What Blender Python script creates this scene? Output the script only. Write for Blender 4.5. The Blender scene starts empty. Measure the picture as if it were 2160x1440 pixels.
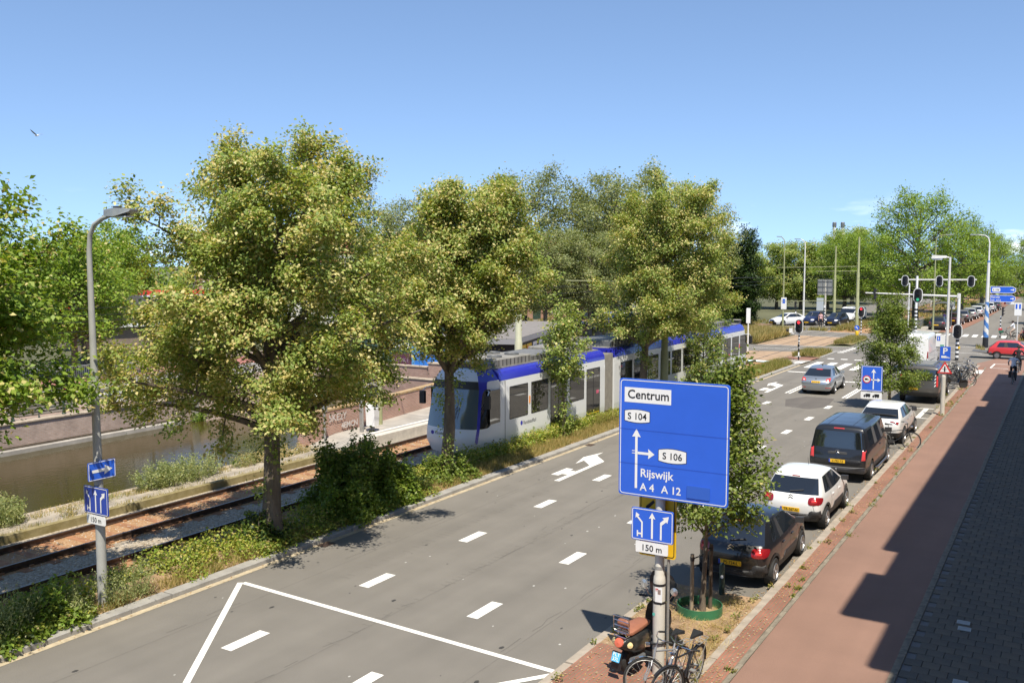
import bpy, bmesh, math, random
import numpy as np
from mathutils import Vector, Matrix
from mathutils.bvhtree import BVHTree
S = bpy.context.scene
COL = S.collection
R = math.radians
PI = math.pi
# ------------------------------------------------------------------ camera, sky, sun, exposure
cam = bpy.data.objects.new('camera', bpy.data.cameras.new('camera'))
COL.objects.link(cam)
cam.location = (0, 0, 7.3)
cam.rotation_euler = (R(90 - 4.81), 0, R(31.09))
cam.data.sensor_width = 36
cam.data.lens = 32.5
cam.data.clip_end = 4000
S.camera = cam
W = bpy.data.worlds.new('World')
S.world = W
W.use_nodes = True
wn, wl = W.node_tree.nodes, W.node_tree.links
wn.clear()
SUN_EL, SUN_AZ = 61.0, 140.3           # azimuth measured from +Y towards +X
sky = wn.new('ShaderNodeTexSky'); sky.sky_type = 'NISHITA'; sky.sun_disc = False
sky.sun_elevation = R(SUN_EL); sky.sun_rotation = R(SUN_AZ)
sky.air_density = 1.0; sky.dust_density = 0.0; sky.ozone_density = 3.0; sky.altitude = 3000
bg = wn.new('ShaderNodeBackground'); bg.inputs['Strength'].default_value = 0.15
out = wn.new('ShaderNodeOutputWorld')
# thin fair-weather cloud bank lying along the horizon all the way round
tc = wn.new('ShaderNodeTexCoord')
mp = wn.new('ShaderNodeMapping'); mp.inputs['Scale'].default_value = (3.2, 3.2, 16)
nz = wn.new('ShaderNodeTexNoise'); nz.inputs['Scale'].default_value = 1.6; nz.inputs['Detail'].default_value = 7; nz.inputs['Roughness'].default_value = .55
sx = wn.new('ShaderNodeSeparateXYZ')
r1 = wn.new('ShaderNodeMapRange'); r1.inputs['From Min'].default_value = .545; r1.inputs['From Max'].default_value = .70
r2 = wn.new('ShaderNodeMapRange'); r2.inputs['From Min'].default_value = .075; r2.inputs['From Max'].default_value = .015
mu = wn.new('ShaderNodeMath'); mu.operation = 'MULTIPLY'
mx = wn.new('ShaderNodeMix'); mx.data_type = 'RGBA'; mx.inputs[7].default_value = (8.5, 8.9, 9.3, 1)
vm = wn.new('ShaderNodeMapping'); vm.inputs['Location'].default_value = (0, 0, .11); vm.inputs['Scale'].default_value = (1, 1, .8)
wl.new(tc.outputs['Generated'], vm.inputs['Vector']); wl.new(vm.outputs[0], sky.inputs['Vector'])
wl.new(tc.outputs['Generated'], mp.inputs['Vector']); wl.new(mp.outputs[0], nz.inputs['Vector'])
wl.new(tc.outputs['Generated'], sx.inputs[0]); wl.new(sx.outputs['Z'], r2.inputs['Value'])
wl.new(nz.outputs['Fac'], r1.inputs['Value']); wl.new(r1.outputs[0], mu.inputs[0]); wl.new(r2.outputs[0], mu.inputs[1])
wl.new(mu.outputs[0], mx.inputs[0]); tn = wn.new('ShaderNodeMix'); tn.data_type = 'RGBA'; tn.blend_type = 'MULTIPLY'; tn.inputs[0].default_value = 1; tn.inputs[7].default_value = (1.02, .985, .93, 1)
wl.new(sky.outputs[0], tn.inputs[6]); wl.new(tn.outputs[2], mx.inputs[6]); wl.new(mx.outputs[2], bg.inputs['Color'])
wl.new(bg.outputs[0], out.inputs['Surface'])
sl = bpy.data.lights.new('sun', 'SUN'); sl.energy = 4.6; sl.angle = R(.53); sl.color = (1, .93, .80)
sun = bpy.data.objects.new('sun', sl); COL.objects.link(sun)
_d = Vector((-math.sin(R(SUN_AZ)) * math.cos(R(SUN_EL)), -math.cos(R(SUN_AZ)) * math.cos(R(SUN_EL)), -math.sin(R(SUN_EL))))
sun.rotation_euler = _d.to_track_quat('-Z', 'Y').to_euler(); sun.location = (20, -20, 60)
S.view_settings.view_transform = 'Standard'; S.view_settings.look = 'None'
S.view_settings.gamma = 1; S.view_settings.use_curve_mapping = False
S.view_settings.exposure = 0.60
S.render.engine = 'CYCLES'
S.cycles.max_bounces = 6; S.cycles.transparent_max_bounces = 6
rnd = random.Random(7)
# ------------------------------------------------------------------ materials
def mat(name, col, rough=.6, metal=0., var=0., vscale=4., bump=0., bscale=40., spec=.5, coat=0., col2=None, detail=4, stretch=None, trans=0.):
    m = bpy.data.materials.new(name); m.use_nodes = True
    n, l = m.node_tree.nodes, m.node_tree.links
    p = n['Principled BSDF']
    p.inputs['Base Color'].default_value = (*col, 1); p.inputs['Roughness'].default_value = rough
    p.inputs['Metallic'].default_value = metal; p.inputs['Specular IOR Level'].default_value = spec
    if coat: p.inputs['Coat Weight'].default_value = coat; p.inputs['Coat Roughness'].default_value = .04
    t = n.new('ShaderNodeTexCoord'); src = t.outputs['Object']
    if stretch:
        mm = n.new('ShaderNodeMapping'); mm.inputs['Scale'].default_value = stretch; l.new(src, mm.inputs[0]); src = mm.outputs[0]
    if var:
        z = n.new('ShaderNodeTexNoise'); z.inputs['Scale'].default_value = vscale; z.inputs['Detail'].default_value = detail
        z.inputs['Roughness'].default_value = .62
        l.new(src, z.inputs['Vector'])
        r = n.new('ShaderNodeValToRGB'); e = r.color_ramp.elements
        c2 = col2 or tuple(min(1, c * (1 + var)) for c in col); c1 = col if col2 else tuple(c * (1 - var) for c in col)
        e[0].position = .33; e[1].position = .67; e[0].color = (*c1, 1); e[1].color = (*c2, 1)
        l.new(z.outputs['Fac'], r.inputs[0]); l.new(r.outputs[0], p.inputs['Base Color'])
    if bump:
        z2 = n.new('ShaderNodeTexNoise'); z2.inputs['Scale'].default_value = bscale; z2.inputs['Detail'].default_value = 3
        l.new(src, z2.inputs['Vector'])
        b = n.new('ShaderNodeBump'); b.inputs['Strength'].default_value = bump; b.inputs['Distance'].default_value = .02
        l.new(z2.outputs['Fac'], b.inputs['Height']); l.new(b.outputs[0], p.inputs['Normal'])
    return m
def leafmat(name, cols, trans=.35, rough=.5):
    m = bpy.data.materials.new(name); m.use_nodes = True
    n, l = m.node_tree.nodes, m.node_tree.links
    p = n['Principled BSDF']; p.inputs['Roughness'].default_value = rough; p.inputs['Specular IOR Level'].default_value = .35
    g = n.new('ShaderNodeNewGeometry'); r = n.new('ShaderNodeValToRGB')
    while len(r.color_ramp.elements) < len(cols): r.color_ramp.elements.new(.5)
    for i, c in enumerate(cols):
        r.color_ramp.elements[i].position = i / max(1, len(cols) - 1); r.color_ramp.elements[i].color = (*c, 1)
    l.new(g.outputs['Random Per Island'], r.inputs[0]); l.new(r.outputs[0], p.inputs['Base Color'])
    tr = n.new('ShaderNodeBsdfTranslucent')
    hs = n.new('ShaderNodeMix'); hs.data_type = 'RGBA'; hs.blend_type = 'MULTIPLY'; hs.inputs[0].default_value = 1
    hs.inputs[7].default_value = (1.5, 1.5, .55, 1); l.new(r.outputs[0], hs.inputs[6]); l.new(hs.outputs[2], tr.inputs[0])
    mxs = n.new('ShaderNodeMixShader'); mxs.inputs[0].default_value = trans
    l.new(p.outputs[0], mxs.inputs[1]); l.new(tr.outputs[0], mxs.inputs[2]); l.new(mxs.outputs[0], n['Material Output'].inputs['Surface'])
    return m
def brickmat(name, c1, c2, mortar, bw=.21, bh=.065, axis='xz', dirt=.0, ang=0., mort=.012):
    m = bpy.data.materials.new(name); m.use_nodes = True
    n, l = m.node_tree.nodes, m.node_tree.links
    p = n['Principled BSDF']; p.inputs['Roughness'].default_value = .85
    t = n.new('ShaderNodeTexCoord'); s = n.new('ShaderNodeSeparateXYZ'); c = n.new('ShaderNodeCombineXYZ')
    l.new(t.outputs['Object'], s.inputs[0])
    ax = {'x': 'X', 'y': 'Y', 'z': 'Z'}
    l.new(s.outputs[ax[axis[0]]], c.inputs[0]); l.new(s.outputs[ax[axis[1]]], c.inputs[1])
    b = n.new('ShaderNodeTexBrick'); b.inputs['Scale'].default_value = 1
    b.inputs['Brick Width'].default_value = bw; b.inputs['Row Height'].default_value = bh; b.inputs['Mortar Size'].default_value = mort
    b.inputs['Color1'].default_value = (*c1, 1); b.inputs['Color2'].default_value = (*c2, 1); b.inputs['Mortar'].default_value = (*mortar, 1)
    l.new(c.outputs[0], b.inputs['Vector'])
    z = n.new('ShaderNodeTexNoise'); z.inputs['Scale'].default_value = .9; z.inputs['Detail'].default_value = 6; z.inputs['Roughness'].default_value = .65
    l.new(t.outputs['Object'], z.inputs['Vector'])
    r = n.new('ShaderNodeMapRange'); r.inputs['From Min'].default_value = .35; r.inputs['From Max'].default_value = .7
    r.inputs['To Min'].default_value = 1.12; r.inputs['To Max'].default_value = 1 - dirt
    mm = n.new('ShaderNodeMix'); mm.data_type = 'RGBA'; mm.blend_type = 'MULTIPLY'; mm.inputs[0].default_value = 1
    l.new(z.outputs['Fac'], r.inputs[0]); l.new(b.outputs['Color'], mm.inputs[6]); l.new(r.outputs[0], mm.inputs[7])
    l.new(mm.outputs[2], p.inputs['Base Color'])
    bp = n.new('ShaderNodeBump'); bp.inputs['Strength'].default_value = .6; bp.inputs['Distance'].default_value = .01; bp.invert = True
    l.new(b.outputs['Fac'], bp.inputs['Height']); l.new(bp.outputs[0], p.inputs['Normal'])
    return m
M = {}
# ------------------------------------------------------------------ mesh builder
class MB:
    def __init__(s): s.v = []; s.f = []; s.m = []
    def add(s, vs, fs, mi=0):
        o = len(s.v); s.v.extend([tuple(q) for q in vs])
        for f in fs: s.f.append(tuple(i + o for i in f)); s.m.append(mi)
        return s
    def box(s, x0, x1, y0, y1, z0, z1, mi=0):
        vs = [(x, y, z) for z in (z0, z1) for y in (y0, y1) for x in (x0, x1)]
        return s.add(vs, [(0, 2, 3, 1), (4, 5, 7, 6), (0, 1, 5, 4), (2, 6, 7, 3), (0, 4, 6, 2), (1, 3, 7, 5)], mi)
    def obox(s, c, dx, dy, dz, mi=0):
        """oriented box: centre and three half-vectors"""
        c, dx, dy, dz = map(Vector, (c, dx, dy, dz))
        vs = [c + a * dx + b * dy + e * dz for e in (-1, 1) for b in (-1, 1) for a in (-1, 1)]
        return s.add(vs, [(0, 2, 3, 1), (4, 5, 7, 6), (0, 1, 5, 4), (2, 6, 7, 3), (0, 4, 6, 2), (1, 3, 7, 5)], mi)
    def bbox(s, x0, x1, y0, y1, z0, z1, b=.01, mi=0):
        """box with chamfered top edges"""
        vs = [(x, y, z0) for y in (y0, y1) for x in (x0, x1)] + [(x, y, z1 - b) for y in (y0, y1) for x in (x0, x1)] + \
             [(x, y, z1) for y in (y0 + b, y1 - b) for x in (x0 + b, x1 - b)]
        fs = [(0, 2, 3, 1), (8, 9, 11, 10)]
        for k in (0, 4):
            fs += [(k, k + 1, k + 5, k + 4), (k + 1, k + 3, k + 7, k + 5), (k + 3, k + 2, k + 6, k + 7), (k + 2, k, k + 4, k + 6)]
        return s.add(vs, fs, mi)
    def tube(s, pts, rad, n=8, mi=0, cap=True):
        pts = [Vector(p) for p in pts]; k = len(pts)
        if not hasattr(rad, '__len__'): rad = [rad] * k
        rad = [float(q) for q in rad]
        up = None; rings = []
        for i, p in enumerate(pts):
            t = (pts[min(i + 1, k - 1)] - pts[max(i - 1, 0)])
            t = t.normalized() if t.length > 1e-9 else Vector((0, 0, 1))
            if up is None:
                up = Vector((1, 0, 0)) if abs(t.z) > .9 else Vector((0, 0, 1))
            a = t.cross(up);
            if a.length < 1e-6: a = t.orthogonal()
            a.normalize(); b = a.cross(t).normalized(); up = b
            rings.append([p + rad[i] * (math.cos(2 * PI * j / n) * a + math.sin(2 * PI * j / n) * b) for j in range(n)])
        vs = [q for r in rings for q in r]; fs = []
        for i in range(k - 1):
            for j in range(n):
                j2 = (j + 1) % n; fs.append((i * n + j, (i + 1) * n + j, (i + 1) * n + j2, i * n + j2))
        if cap: fs.append(tuple(range(n))); fs.append(tuple(reversed(range((k - 1) * n, k * n))))
        return s.add(vs, fs, mi)
    def cyl(s, p0, p1, r0, r1=None, n=12, mi=0): return s.tube([p0, p1], [r0, r0 if r1 is None else r1], n, mi)
    def loop(s, pts, rad, n=6, mi=0):
        """closed tube"""
        pts = [Vector(p) for p in pts]; k = len(pts)
        nrm = sum(((pts[i] - pts[0]).cross(pts[(i + 1) % k] - pts[0]) for i in range(1, k)), Vector()).normalized()
        vs = []; fs = []
        for i in range(k):
            t = (pts[(i + 1) % k] - pts[i - 1]).normalized(); a = t.cross(nrm).normalized()
            for j in range(n):
                th = 2 * PI * j / n; vs.append(pts[i] + rad * (math.cos(th) * a + math.sin(th) * nrm))
        for i in range(k):
            i2 = (i + 1) % k
            for j in range(n): fs.append((i * n + j, i2 * n + j, i2 * n + (j + 1) % n, i * n + (j + 1) % n))
        return s.add(vs, fs, mi)
    def prism(s, poly, d, mi=0, org=(0, 0, 0), ax=(1, 0, 0), ay=(0, 0, 1)):
        """polygon (2D) in plane org+u*ax+v*ay extruded by vector d"""
        o, ax, ay, d = map(Vector, (org, ax, ay, d)); n = len(poly)
        a = [o + u * ax + v * ay for u, v in poly]; b = [q + d for q in a]
        fs = [tuple(range(n)), tuple(reversed(range(n, 2 * n)))] + [(i, i + n, (i + 1) % n + n, (i + 1) % n) for i in range(n)]
        return s.add(a + b, fs, mi)
    def disc(s, c, nrm, r, n=16, mi=0, th=.004):
        c, nrm = Vector(c), Vector(nrm).normalized(); return s.cyl(c, c + nrm * th, r, r, n, mi)
    def lathe(s, prof, c=(0, 0, 0), axis=(0, 0, 1), n=16, mi=0):
        c, ax = Vector(c), Vector(axis).normalized(); a = ax.orthogonal().normalized(); b = ax.cross(a); k = len(prof)
        vs = [c + ax * h + r * (math.cos(2 * PI * j / n) * a + math.sin(2 * PI * j / n) * b) for r, h in prof for j in range(n)]
        fs = [(i * n + j, i * n + (j + 1) % n, (i + 1) * n + (j + 1) % n, (i + 1) * n + j) for i in range(k - 1) for j in range(n)]
        if prof[0][0] > 1e-5: fs.append(tuple(reversed(range(n))))
        if prof[-1][0] > 1e-5: fs.append(tuple(range((k - 1) * n, k * n)))
        return s.add(vs, fs, mi)
    def sheet(s, poly, z, mi=0): return s.add([(x, y, z) for x, y in poly], [tuple(range(len(poly)))], mi)
    def build(s, name, m=None, parent=None, smooth=False, loc=None):
        me = bpy.data.meshes.new(name); me.from_pydata(s.v, [], s.f)
        ms = m if isinstance(m, (list, tuple)) else [m]
        for q in ms: me.materials.append(q)
        if len(ms) > 1: me.polygons.foreach_set('material_index', s.m)
        bm = bmesh.new(); bm.from_mesh(me); bmesh.ops.recalc_face_normals(bm, faces=bm.faces); bm.to_mesh(me); bm.free()
        if smooth:
            me.polygons.foreach_set('use_smooth', [True] * len(me.polygons))
            try: me.set_sharp_from_angle(angle=R(38))
            except Exception: pass
        o = bpy.data.objects.new(name, me); COL.objects.link(o)
        if parent: o.parent = parent
        if loc: o.location = loc
        return o
def np_obj(name, V, F, mi, mats, parent=None, smooth=False):
    """fast mesh from arrays; F is (n,3) or (n,4)"""
    me = bpy.data.meshes.new(name); k = F.shape[1]; nf = len(F)
    me.vertices.add(len(V)); me.vertices.foreach_set('co', np.ascontiguousarray(V, dtype=np.float32).ravel())
    me.loops.add(nf * k); me.loops.foreach_set('vertex_index', np.ascontiguousarray(F, dtype=np.int32).ravel())
    me.polygons.add(nf); me.polygons.foreach_set('loop_start', np.arange(0, nf * k, k, dtype=np.int32))
    for q in mats: me.materials.append(q)
    if mi is not None: me.polygons.foreach_set('material_index', np.ascontiguousarray(mi, dtype=np.int32))
    me.update(calc_edges=True)
    o = bpy.data.objects.new(name, me); COL.objects.link(o)
    if parent: o.parent = parent
    return o
def empty(name, loc=(0, 0, 0), rz=0, label=None, cat=None, group=None):
    o = bpy.data.objects.new(name, None); o.empty_display_size = .2; COL.objects.link(o)
    o.location = loc; o.rotation_euler = (0, 0, rz)
    return tag(o, label, cat, group)
def tag(o, label=None, cat=None, group=None, kind=None):
    if label: o['label'] = label
    if cat: o['category'] = cat
    if group: o['group'] = group
    if kind: o['kind'] = kind
    return o
def copy_tree(o, parent=None):
    c = o.copy(); COL.objects.link(c)
    if parent: c.parent = parent
    for ch in list(o.children): copy_tree(ch, c)
    return c
def dup(root, loc, rz=0, label=None, sc=None):
    c = copy_tree(root); c.location = loc; c.rotation_euler = (0, 0, rz)
    if label: c['label'] = label
    if sc: c.scale = (sc, sc, sc) if not hasattr(sc, '__len__') else sc
    return c
_dg = None
def ev_mesh(o):
    dg = bpy.context.evaluated_depsgraph_get(); return bpy.data.meshes.new_from_object(o.evaluated_get(dg), depsgraph=dg)
def kill(o):
    d = o.data; bpy.data.objects.remove(o)
    if d and d.users == 0:
        (bpy.data.curves if isinstance(d, bpy.types.Curve) else bpy.data.meshes).remove(d)
def text_mb(mb, txt, size, org, ax, ay, depth=.002, mi=0, align='LEFT', bold=0., sx=1.):
    """flat letters laid on the plane org, ax, ay, raised by depth along ax x ay"""
    cu = bpy.data.curves.new('letters', 'FONT'); cu.body = txt; cu.size = size; cu.align_x = align; cu.offset = bold * size; cu.resolution_u = 3
    o = bpy.data.objects.new('letters', cu); COL.objects.link(o)
    me = ev_mesh(o); ax, ay, org = Vector(ax), Vector(ay), Vector(org); nn = ax.cross(ay).normalized() * depth
    mb.add([org + v.co.x * sx * ax + v.co.y * ay + nn for v in me.vertices], [tuple(p.vertices) for p in me.polygons], mi)
    kill(o); bpy.data.meshes.remove(me); return mb
def rrect(w, h, r, n=5, cx=0, cy=0):
    p = []
    for (sx, sy, a) in ((1, 1, 0), (-1, 1, 90), (-1, -1, 180), (1, -1, 270)):
        for k in range(n + 1):
            t = R(a + 90 * k / n); p.append((cx + sx * (w / 2 - r) + r * math.cos(t), cy + sy * (h / 2 - r) + r * math.sin(t)))
    return p
def ring2d(mb, po, pi, org, ax, ay, d, mi=0):
    """flat ring between two equal-count outlines"""
    org, ax, ay = Vector(org), Vector(ax), Vector(ay); nn = ax.cross(ay).normalized() * d; n = len(po)
    vs = [org + u * ax + v * ay + nn for u, v in po] + [org + u * ax + v * ay + nn for u, v in pi]
    return mb.add(vs, [(i, (i + 1) % n, n + (i + 1) % n, n + i) for i in range(n)], mi)
# ------------------------------------------------------------------ palette
def asphalt_mat(name, c):
    m = bpy.data.materials.new(name); m.use_nodes = True; n, l = m.node_tree.nodes, m.node_tree.links; p = n['Principled BSDF']; p.inputs['Roughness'].default_value = .82; p.inputs['Specular IOR Level'].default_value = .4
    t = n.new('ShaderNodeTexCoord'); prev = None
    for sc, st, lo, hi, det in ((.9, (1, 1, 1), .93, 1.06, 6), (1.15, (1, .045, 1), .90, 1.07, 3), (70, (1, 1, 1), .86, 1.13, 2), (.16, (1, .4, 1), .94, 1.05, 2)):
        mp_ = n.new('ShaderNodeMapping'); mp_.inputs['Scale'].default_value = st; l.new(t.outputs['Object'], mp_.inputs[0])
        z = n.new('ShaderNodeTexNoise'); z.inputs['Scale'].default_value = sc; z.inputs['Detail'].default_value = det; l.new(mp_.outputs[0], z.inputs['Vector'])
        r = n.new('ShaderNodeMapRange'); r.inputs['From Min'].default_value = .3; r.inputs['From Max'].default_value = .7; r.inputs['To Min'].default_value = lo; r.inputs['To Max'].default_value = hi; l.new(z.outputs['Fac'], r.inputs[0])
        q = n.new('ShaderNodeMix'); q.data_type = 'RGBA'; q.blend_type = 'MULTIPLY'; q.inputs[0].default_value = 1
        if prev: l.new(prev, q.inputs[6])
        else: q.inputs[6].default_value = (*c, 1)
        l.new(r.outputs[0], q.inputs[7]); prev = q.outputs[2]
    l.new(prev, p.inputs['Base Color']); z2 = n.new('ShaderNodeTexNoise'); z2.inputs['Scale'].default_value = 150; l.new(t.outputs['Object'], z2.inputs['Vector'])
    b = n.new('ShaderNodeBump'); b.inputs['Strength'].default_value = .5; b.inputs['Distance'].default_value = .02; l.new(z2.outputs['Fac'], b.inputs['Height']); l.new(b.outputs[0], p.inputs['Normal']); return m
M['asphalt'] = asphalt_mat('asphalt', (.192, .176, .153))
M['white_line'] = mat('white_line', (.78, .76, .71), .7, var=.10, vscale=6, bump=.15, bscale=90)
M['gutter'] = mat('gutter', (.42, .35, .24), .85, var=.18, vscale=5)
M['kerb'] = mat('kerb', (.30, .285, .26), .85, var=.16, vscale=3, bump=.3, bscale=70)
M['edging'] = mat('edging', (.215, .185, .14), .9, var=.3, vscale=5, bump=.3, bscale=70)
M['kerb_pale'] = mat('kerb_pale', (.34, .29, .235), .85, var=.16, vscale=3, bump=.3, bscale=70)
M['red_asphalt'] = asphalt_mat('red_asphalt', (.268, .160, .118))
M['red_brick_strip'] = brickmat('red_brick_strip', (.32, .13, .085), (.26, .115, .08), (.22, .15, .10), .21, .065, 'yx', dirt=.25)
M['tile'] = mat('tile', (.215, .20, .185), .85, var=.20, vscale=1.1, bump=.3, bscale=60)
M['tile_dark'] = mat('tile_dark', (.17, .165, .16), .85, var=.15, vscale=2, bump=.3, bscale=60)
M['sand'] = mat('sand', (.36, .26, .15), .95, var=.25, vscale=3, bump=.8, bscale=45, detail=8)
M['dry_soil'] = mat('dry_soil', (.31, .205, .12), .95, var=.35, vscale=2.2, bump=.9, bscale=35, detail=9)
M['grass_soil'] = mat('grass_soil', (.115, .105, .045), .95, var=.4, vscale=.6, bump=.9, bscale=12, detail=9, col2=(.26, .20, .09))
M['land'] = mat('land', (.10, .10, .05), .95, var=.3, vscale=.2, bump=.5, bscale=8)
M['steel'] = mat('steel', (.45, .45, .45), .4, 1., var=.1)
M['galv'] = mat('galv', (.42, .42, .40), .5, .6, var=.12, vscale=8)
M['pole_grey'] = mat('pole_grey', (.37, .37, .345), .55, var=.10, vscale=2.5, bump=.05)
M['pole_cream'] = mat('pole_cream', (.56, .53, .46), .5, var=.06, vscale=3)
M['pole_pale'] = mat('pole_pale', (.42, .42, .30), .55, var=.08, vscale=3)
M['pole_white'] = mat('pole_white', (.70, .69, .66), .45, var=.06, vscale=3)
M['pole_olive'] = mat('pole_olive', (.30, .31, .16), .6, var=.12, vscale=3)
M['white_paint'] = mat('white_paint', (.78, .78, .77), .4)
M['black_paint'] = mat('black_paint', (.018, .018, .02), .45)
M['rubber'] = mat('rubber', (.018, .018, .018), .8, var=.2)
M['dark_plastic'] = mat('dark_plastic', (.035, .035, .037), .6, var=.1)
M['grey_plastic'] = mat('grey_plastic', (.10, .10, .105), .65)
M['chrome'] = mat('chrome', (.7, .7, .7), .18, 1.)
M['alloy'] = mat('alloy', (.42, .42, .43), .35, .9)
M['sign_blue'] = mat('sign_blue', (.028, .125, .66), .35, var=.04, vscale=1.5)
M['sign_blue_dark'] = mat('sign_blue_dark', (.02, .06, .38), .3)
M['sign_white'] = mat('sign_white', (.82, .82, .80), .4)
M['sign_black'] = mat('sign_black', (.01, .01, .01), .5)
M['sign_yellow'] = mat('sign_yellow', (.80, .50, .015), .45)
M['sign_red'] = mat('sign_red', (.62, .03, .025), .45)
M['plate_yellow'] = mat('plate_yellow', (.80, .47, .02), .4)
M['plate_blue'] = mat('plate_blue', (.03, .08, .45), .4)
M['glass'] = mat('glass', (.012, .014, .016), .04, spec=.8); M['glass'].node_tree.nodes['Principled BSDF'].inputs['IOR'].default_value = 1.75
M['glass_tint'] = mat('glass_tint', (.03, .04, .045), .05, spec=.8)
M['tail_red'] = mat('tail_red', (.26, .008, .012), .12, spec=.7, coat=.5)
M['tail_bright'] = mat('tail_bright', (.62, .05, .05), .15, spec=.7)
M['lamp_clear'] = mat('lamp_clear', (.72, .72, .72), .1, spec=.8)
M['amber'] = mat('amber', (.75, .25, .02), .3)
M['bark'] = mat('bark', (.145, .115, .085), .9, var=.35, vscale=5, bump=1., bscale=22, stretch=(1, 1, .25))
M['bark_grey'] = mat('bark_grey', (.12, .105, .085), .9, var=.3, vscale=4, bump=.8, bscale=18, stretch=(1, 1, .3))
M['timber'] = mat('timber', (.30, .24, .165), .85, var=.25, vscale=6, bump=.5, bscale=30, stretch=(1, 1, .15))
M['timber_dark'] = mat('timber_dark', (.11, .085, .06), .85, var=.25, vscale=6, bump=.5, bscale=30, stretch=(1, 1, .15))
M['ring_green'] = mat('ring_green', (.035, .16, .075), .45, var=.15, vscale=4)
M['iron_green'] = mat('iron_green', (.03, .055, .045), .5, var=.2)
M['iron_grey'] = mat('iron_grey', (.16, .165, .17), .5, .3, var=.15)
M['concrete'] = mat('concrete', (.36, .33, .29), .9, var=.2, vscale=1.2, bump=.4, bscale=30, detail=7)
M['concrete_dark'] = mat('concrete_dark', (.21, .19, .16), .9, var=.3, vscale=1.2, bump=.4, bscale=30, detail=7)
M['canal_brick'] = brickmat('canal_brick', (.40, .27, .215), (.47, .335, .275), (.42, .36, .31), axis='yz', dirt=.35)
M['wall_brick'] = brickmat('wall_brick', (.48, .245, .185), (.40, .20, .155), (.46, .37, .30), axis='yz', dirt=.2)
M['wall_brick_x'] = brickmat('wall_brick_x', (.36, .20, .16), (.43, .27, .21), (.33, .27, .23), axis='xz', dirt=.3)
M['house_brick_x'] = brickmat('house_brick_x', (.33, .13, .08), (.38, .17, .11), (.35, .28, .22), axis='xz', dirt=.1)
M['brown_brick_x'] = brickmat('brown_brick_x', (.20, .145, .11), (.25, .185, .145), (.25, .2, .16), axis='xz', dirt=.15)
M['quay_paving'] = brickmat('quay_paving', (.36, .26, .21), (.30, .215, .175), (.28, .22, .18), .21, .105, 'xy', dirt=.15)
M['coping'] = mat('coping', (.38, .31, .235), .9, var=.3, vscale=2.5, bump=.4, bscale=30)
M['coping_orange'] = mat('coping_orange', (.38, .22, .085), .9, var=.4, vscale=3, bump=.4, bscale=30, col2=(.42, .33, .2))
M['mossy'] = mat('mossy', (.20, .16, .06), .9, var=.4, vscale=3, col2=(.30, .25, .13), bump=.5, bscale=25)
M['rail'] = mat('rail', (.10, .065, .05), .5, .4, var=.3, vscale=6)
M['rail_top'] = mat('rail_top', (.30, .28, .27), .35, .9)
M['rust'] = mat('rust', (.30, .145, .07), .9, var=.3, vscale=4, bump=.4)
M['track_paving'] = mat('track_paving', (.36, .25, .16), .9, var=.2, vscale=1.2, bump=.3, bscale=40)
def ballast_mat(name, c1, c2, c3, tint, tw):
    m = bpy.data.materials.new(name); m.use_nodes = True; n, l = m.node_tree.nodes, m.node_tree.links; p = n['Principled BSDF']
    p.inputs['Roughness'].default_value = .95; t = n.new('ShaderNodeTexCoord')
    v = n.new('ShaderNodeTexVoronoi'); v.inputs['Scale'].default_value = 17; l.new(t.outputs['Object'], v.inputs['Vector'])
    r = n.new('ShaderNodeValToRGB'); r.color_ramp.elements.new(.5)
    for e, c, q in zip(r.color_ramp.elements, (c1, c2, c3), (0., .5, 1.)): e.color = (*c, 1); e.position = q
    s = n.new('ShaderNodeSeparateColor'); l.new(v.outputs['Color'], s.inputs[0]); l.new(s.outputs[0], r.inputs[0])
    z = n.new('ShaderNodeTexNoise'); z.inputs['Scale'].default_value = 1.4; z.inputs['Detail'].default_value = 6; l.new(t.outputs['Object'], z.inputs['Vector'])
    mr = n.new('ShaderNodeMapRange'); mr.inputs['From Min'].default_value = .38; mr.inputs['From Max'].default_value = .62; mr.inputs['To Max'].default_value = tw
    mr.inputs['To Min'].default_value = tw * .55
    l.new(z.outputs['Fac'], mr.inputs[0]); mi = n.new('ShaderNodeMix'); mi.data_type = 'RGBA'; mi.inputs[7].default_value = (*tint, 1)
    l.new(mr.outputs[0], mi.inputs[0]); l.new(r.outputs[0], mi.inputs[6]); l.new(mi.outputs[2], p.inputs['Base Color'])
    b = n.new('ShaderNodeBump'); b.inputs['Strength'].default_value = 1; b.inputs['Distance'].default_value = .03; b.invert = True
    l.new(v.outputs['Distance'], b.inputs['Height']); l.new(b.outputs[0], p.inputs['Normal'])
    return m
M['ballast'] = ballast_mat('ballast', (.20, .175, .14), (.38, .335, .27), (.55, .50, .43), (.36, .27, .16), .45)
M['ballast_rust'] = ballast_mat('ballast_rust', (.25, .145, .07), (.38, .23, .12), (.46, .33, .20), (.37, .20, .09), .8)
def water_mat():
    m = bpy.data.materials.new('canal_water'); m.use_nodes = True; n, l = m.node_tree.nodes, m.node_tree.links; p = n['Principled BSDF']
    p.inputs['Base Color'].default_value = (.050, .038, .011, 1); p.inputs['Roughness'].default_value = .035; p.inputs['IOR'].default_value = 1.33
    t = n.new('ShaderNodeTexCoord'); mp_ = n.new('ShaderNodeMapping'); mp_.inputs['Scale'].default_value = (2.6, .8, 1); l.new(t.outputs['Object'], mp_.inputs[0])
    z = n.new('ShaderNodeTexNoise'); z.inputs['Scale'].default_value = 2.2; z.inputs['Detail'].default_value = 4; l.new(mp_.outputs[0], z.inputs['Vector'])
    b = n.new('ShaderNodeBump'); b.inputs['Strength'].default_value = .16; b.inputs['Distance'].default_value = .06
    l.new(z.outputs['Fac'], b.inputs['Height']); l.new(b.outputs[0], p.inputs['Normal']); return m
M['water'] = water_mat()
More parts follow.
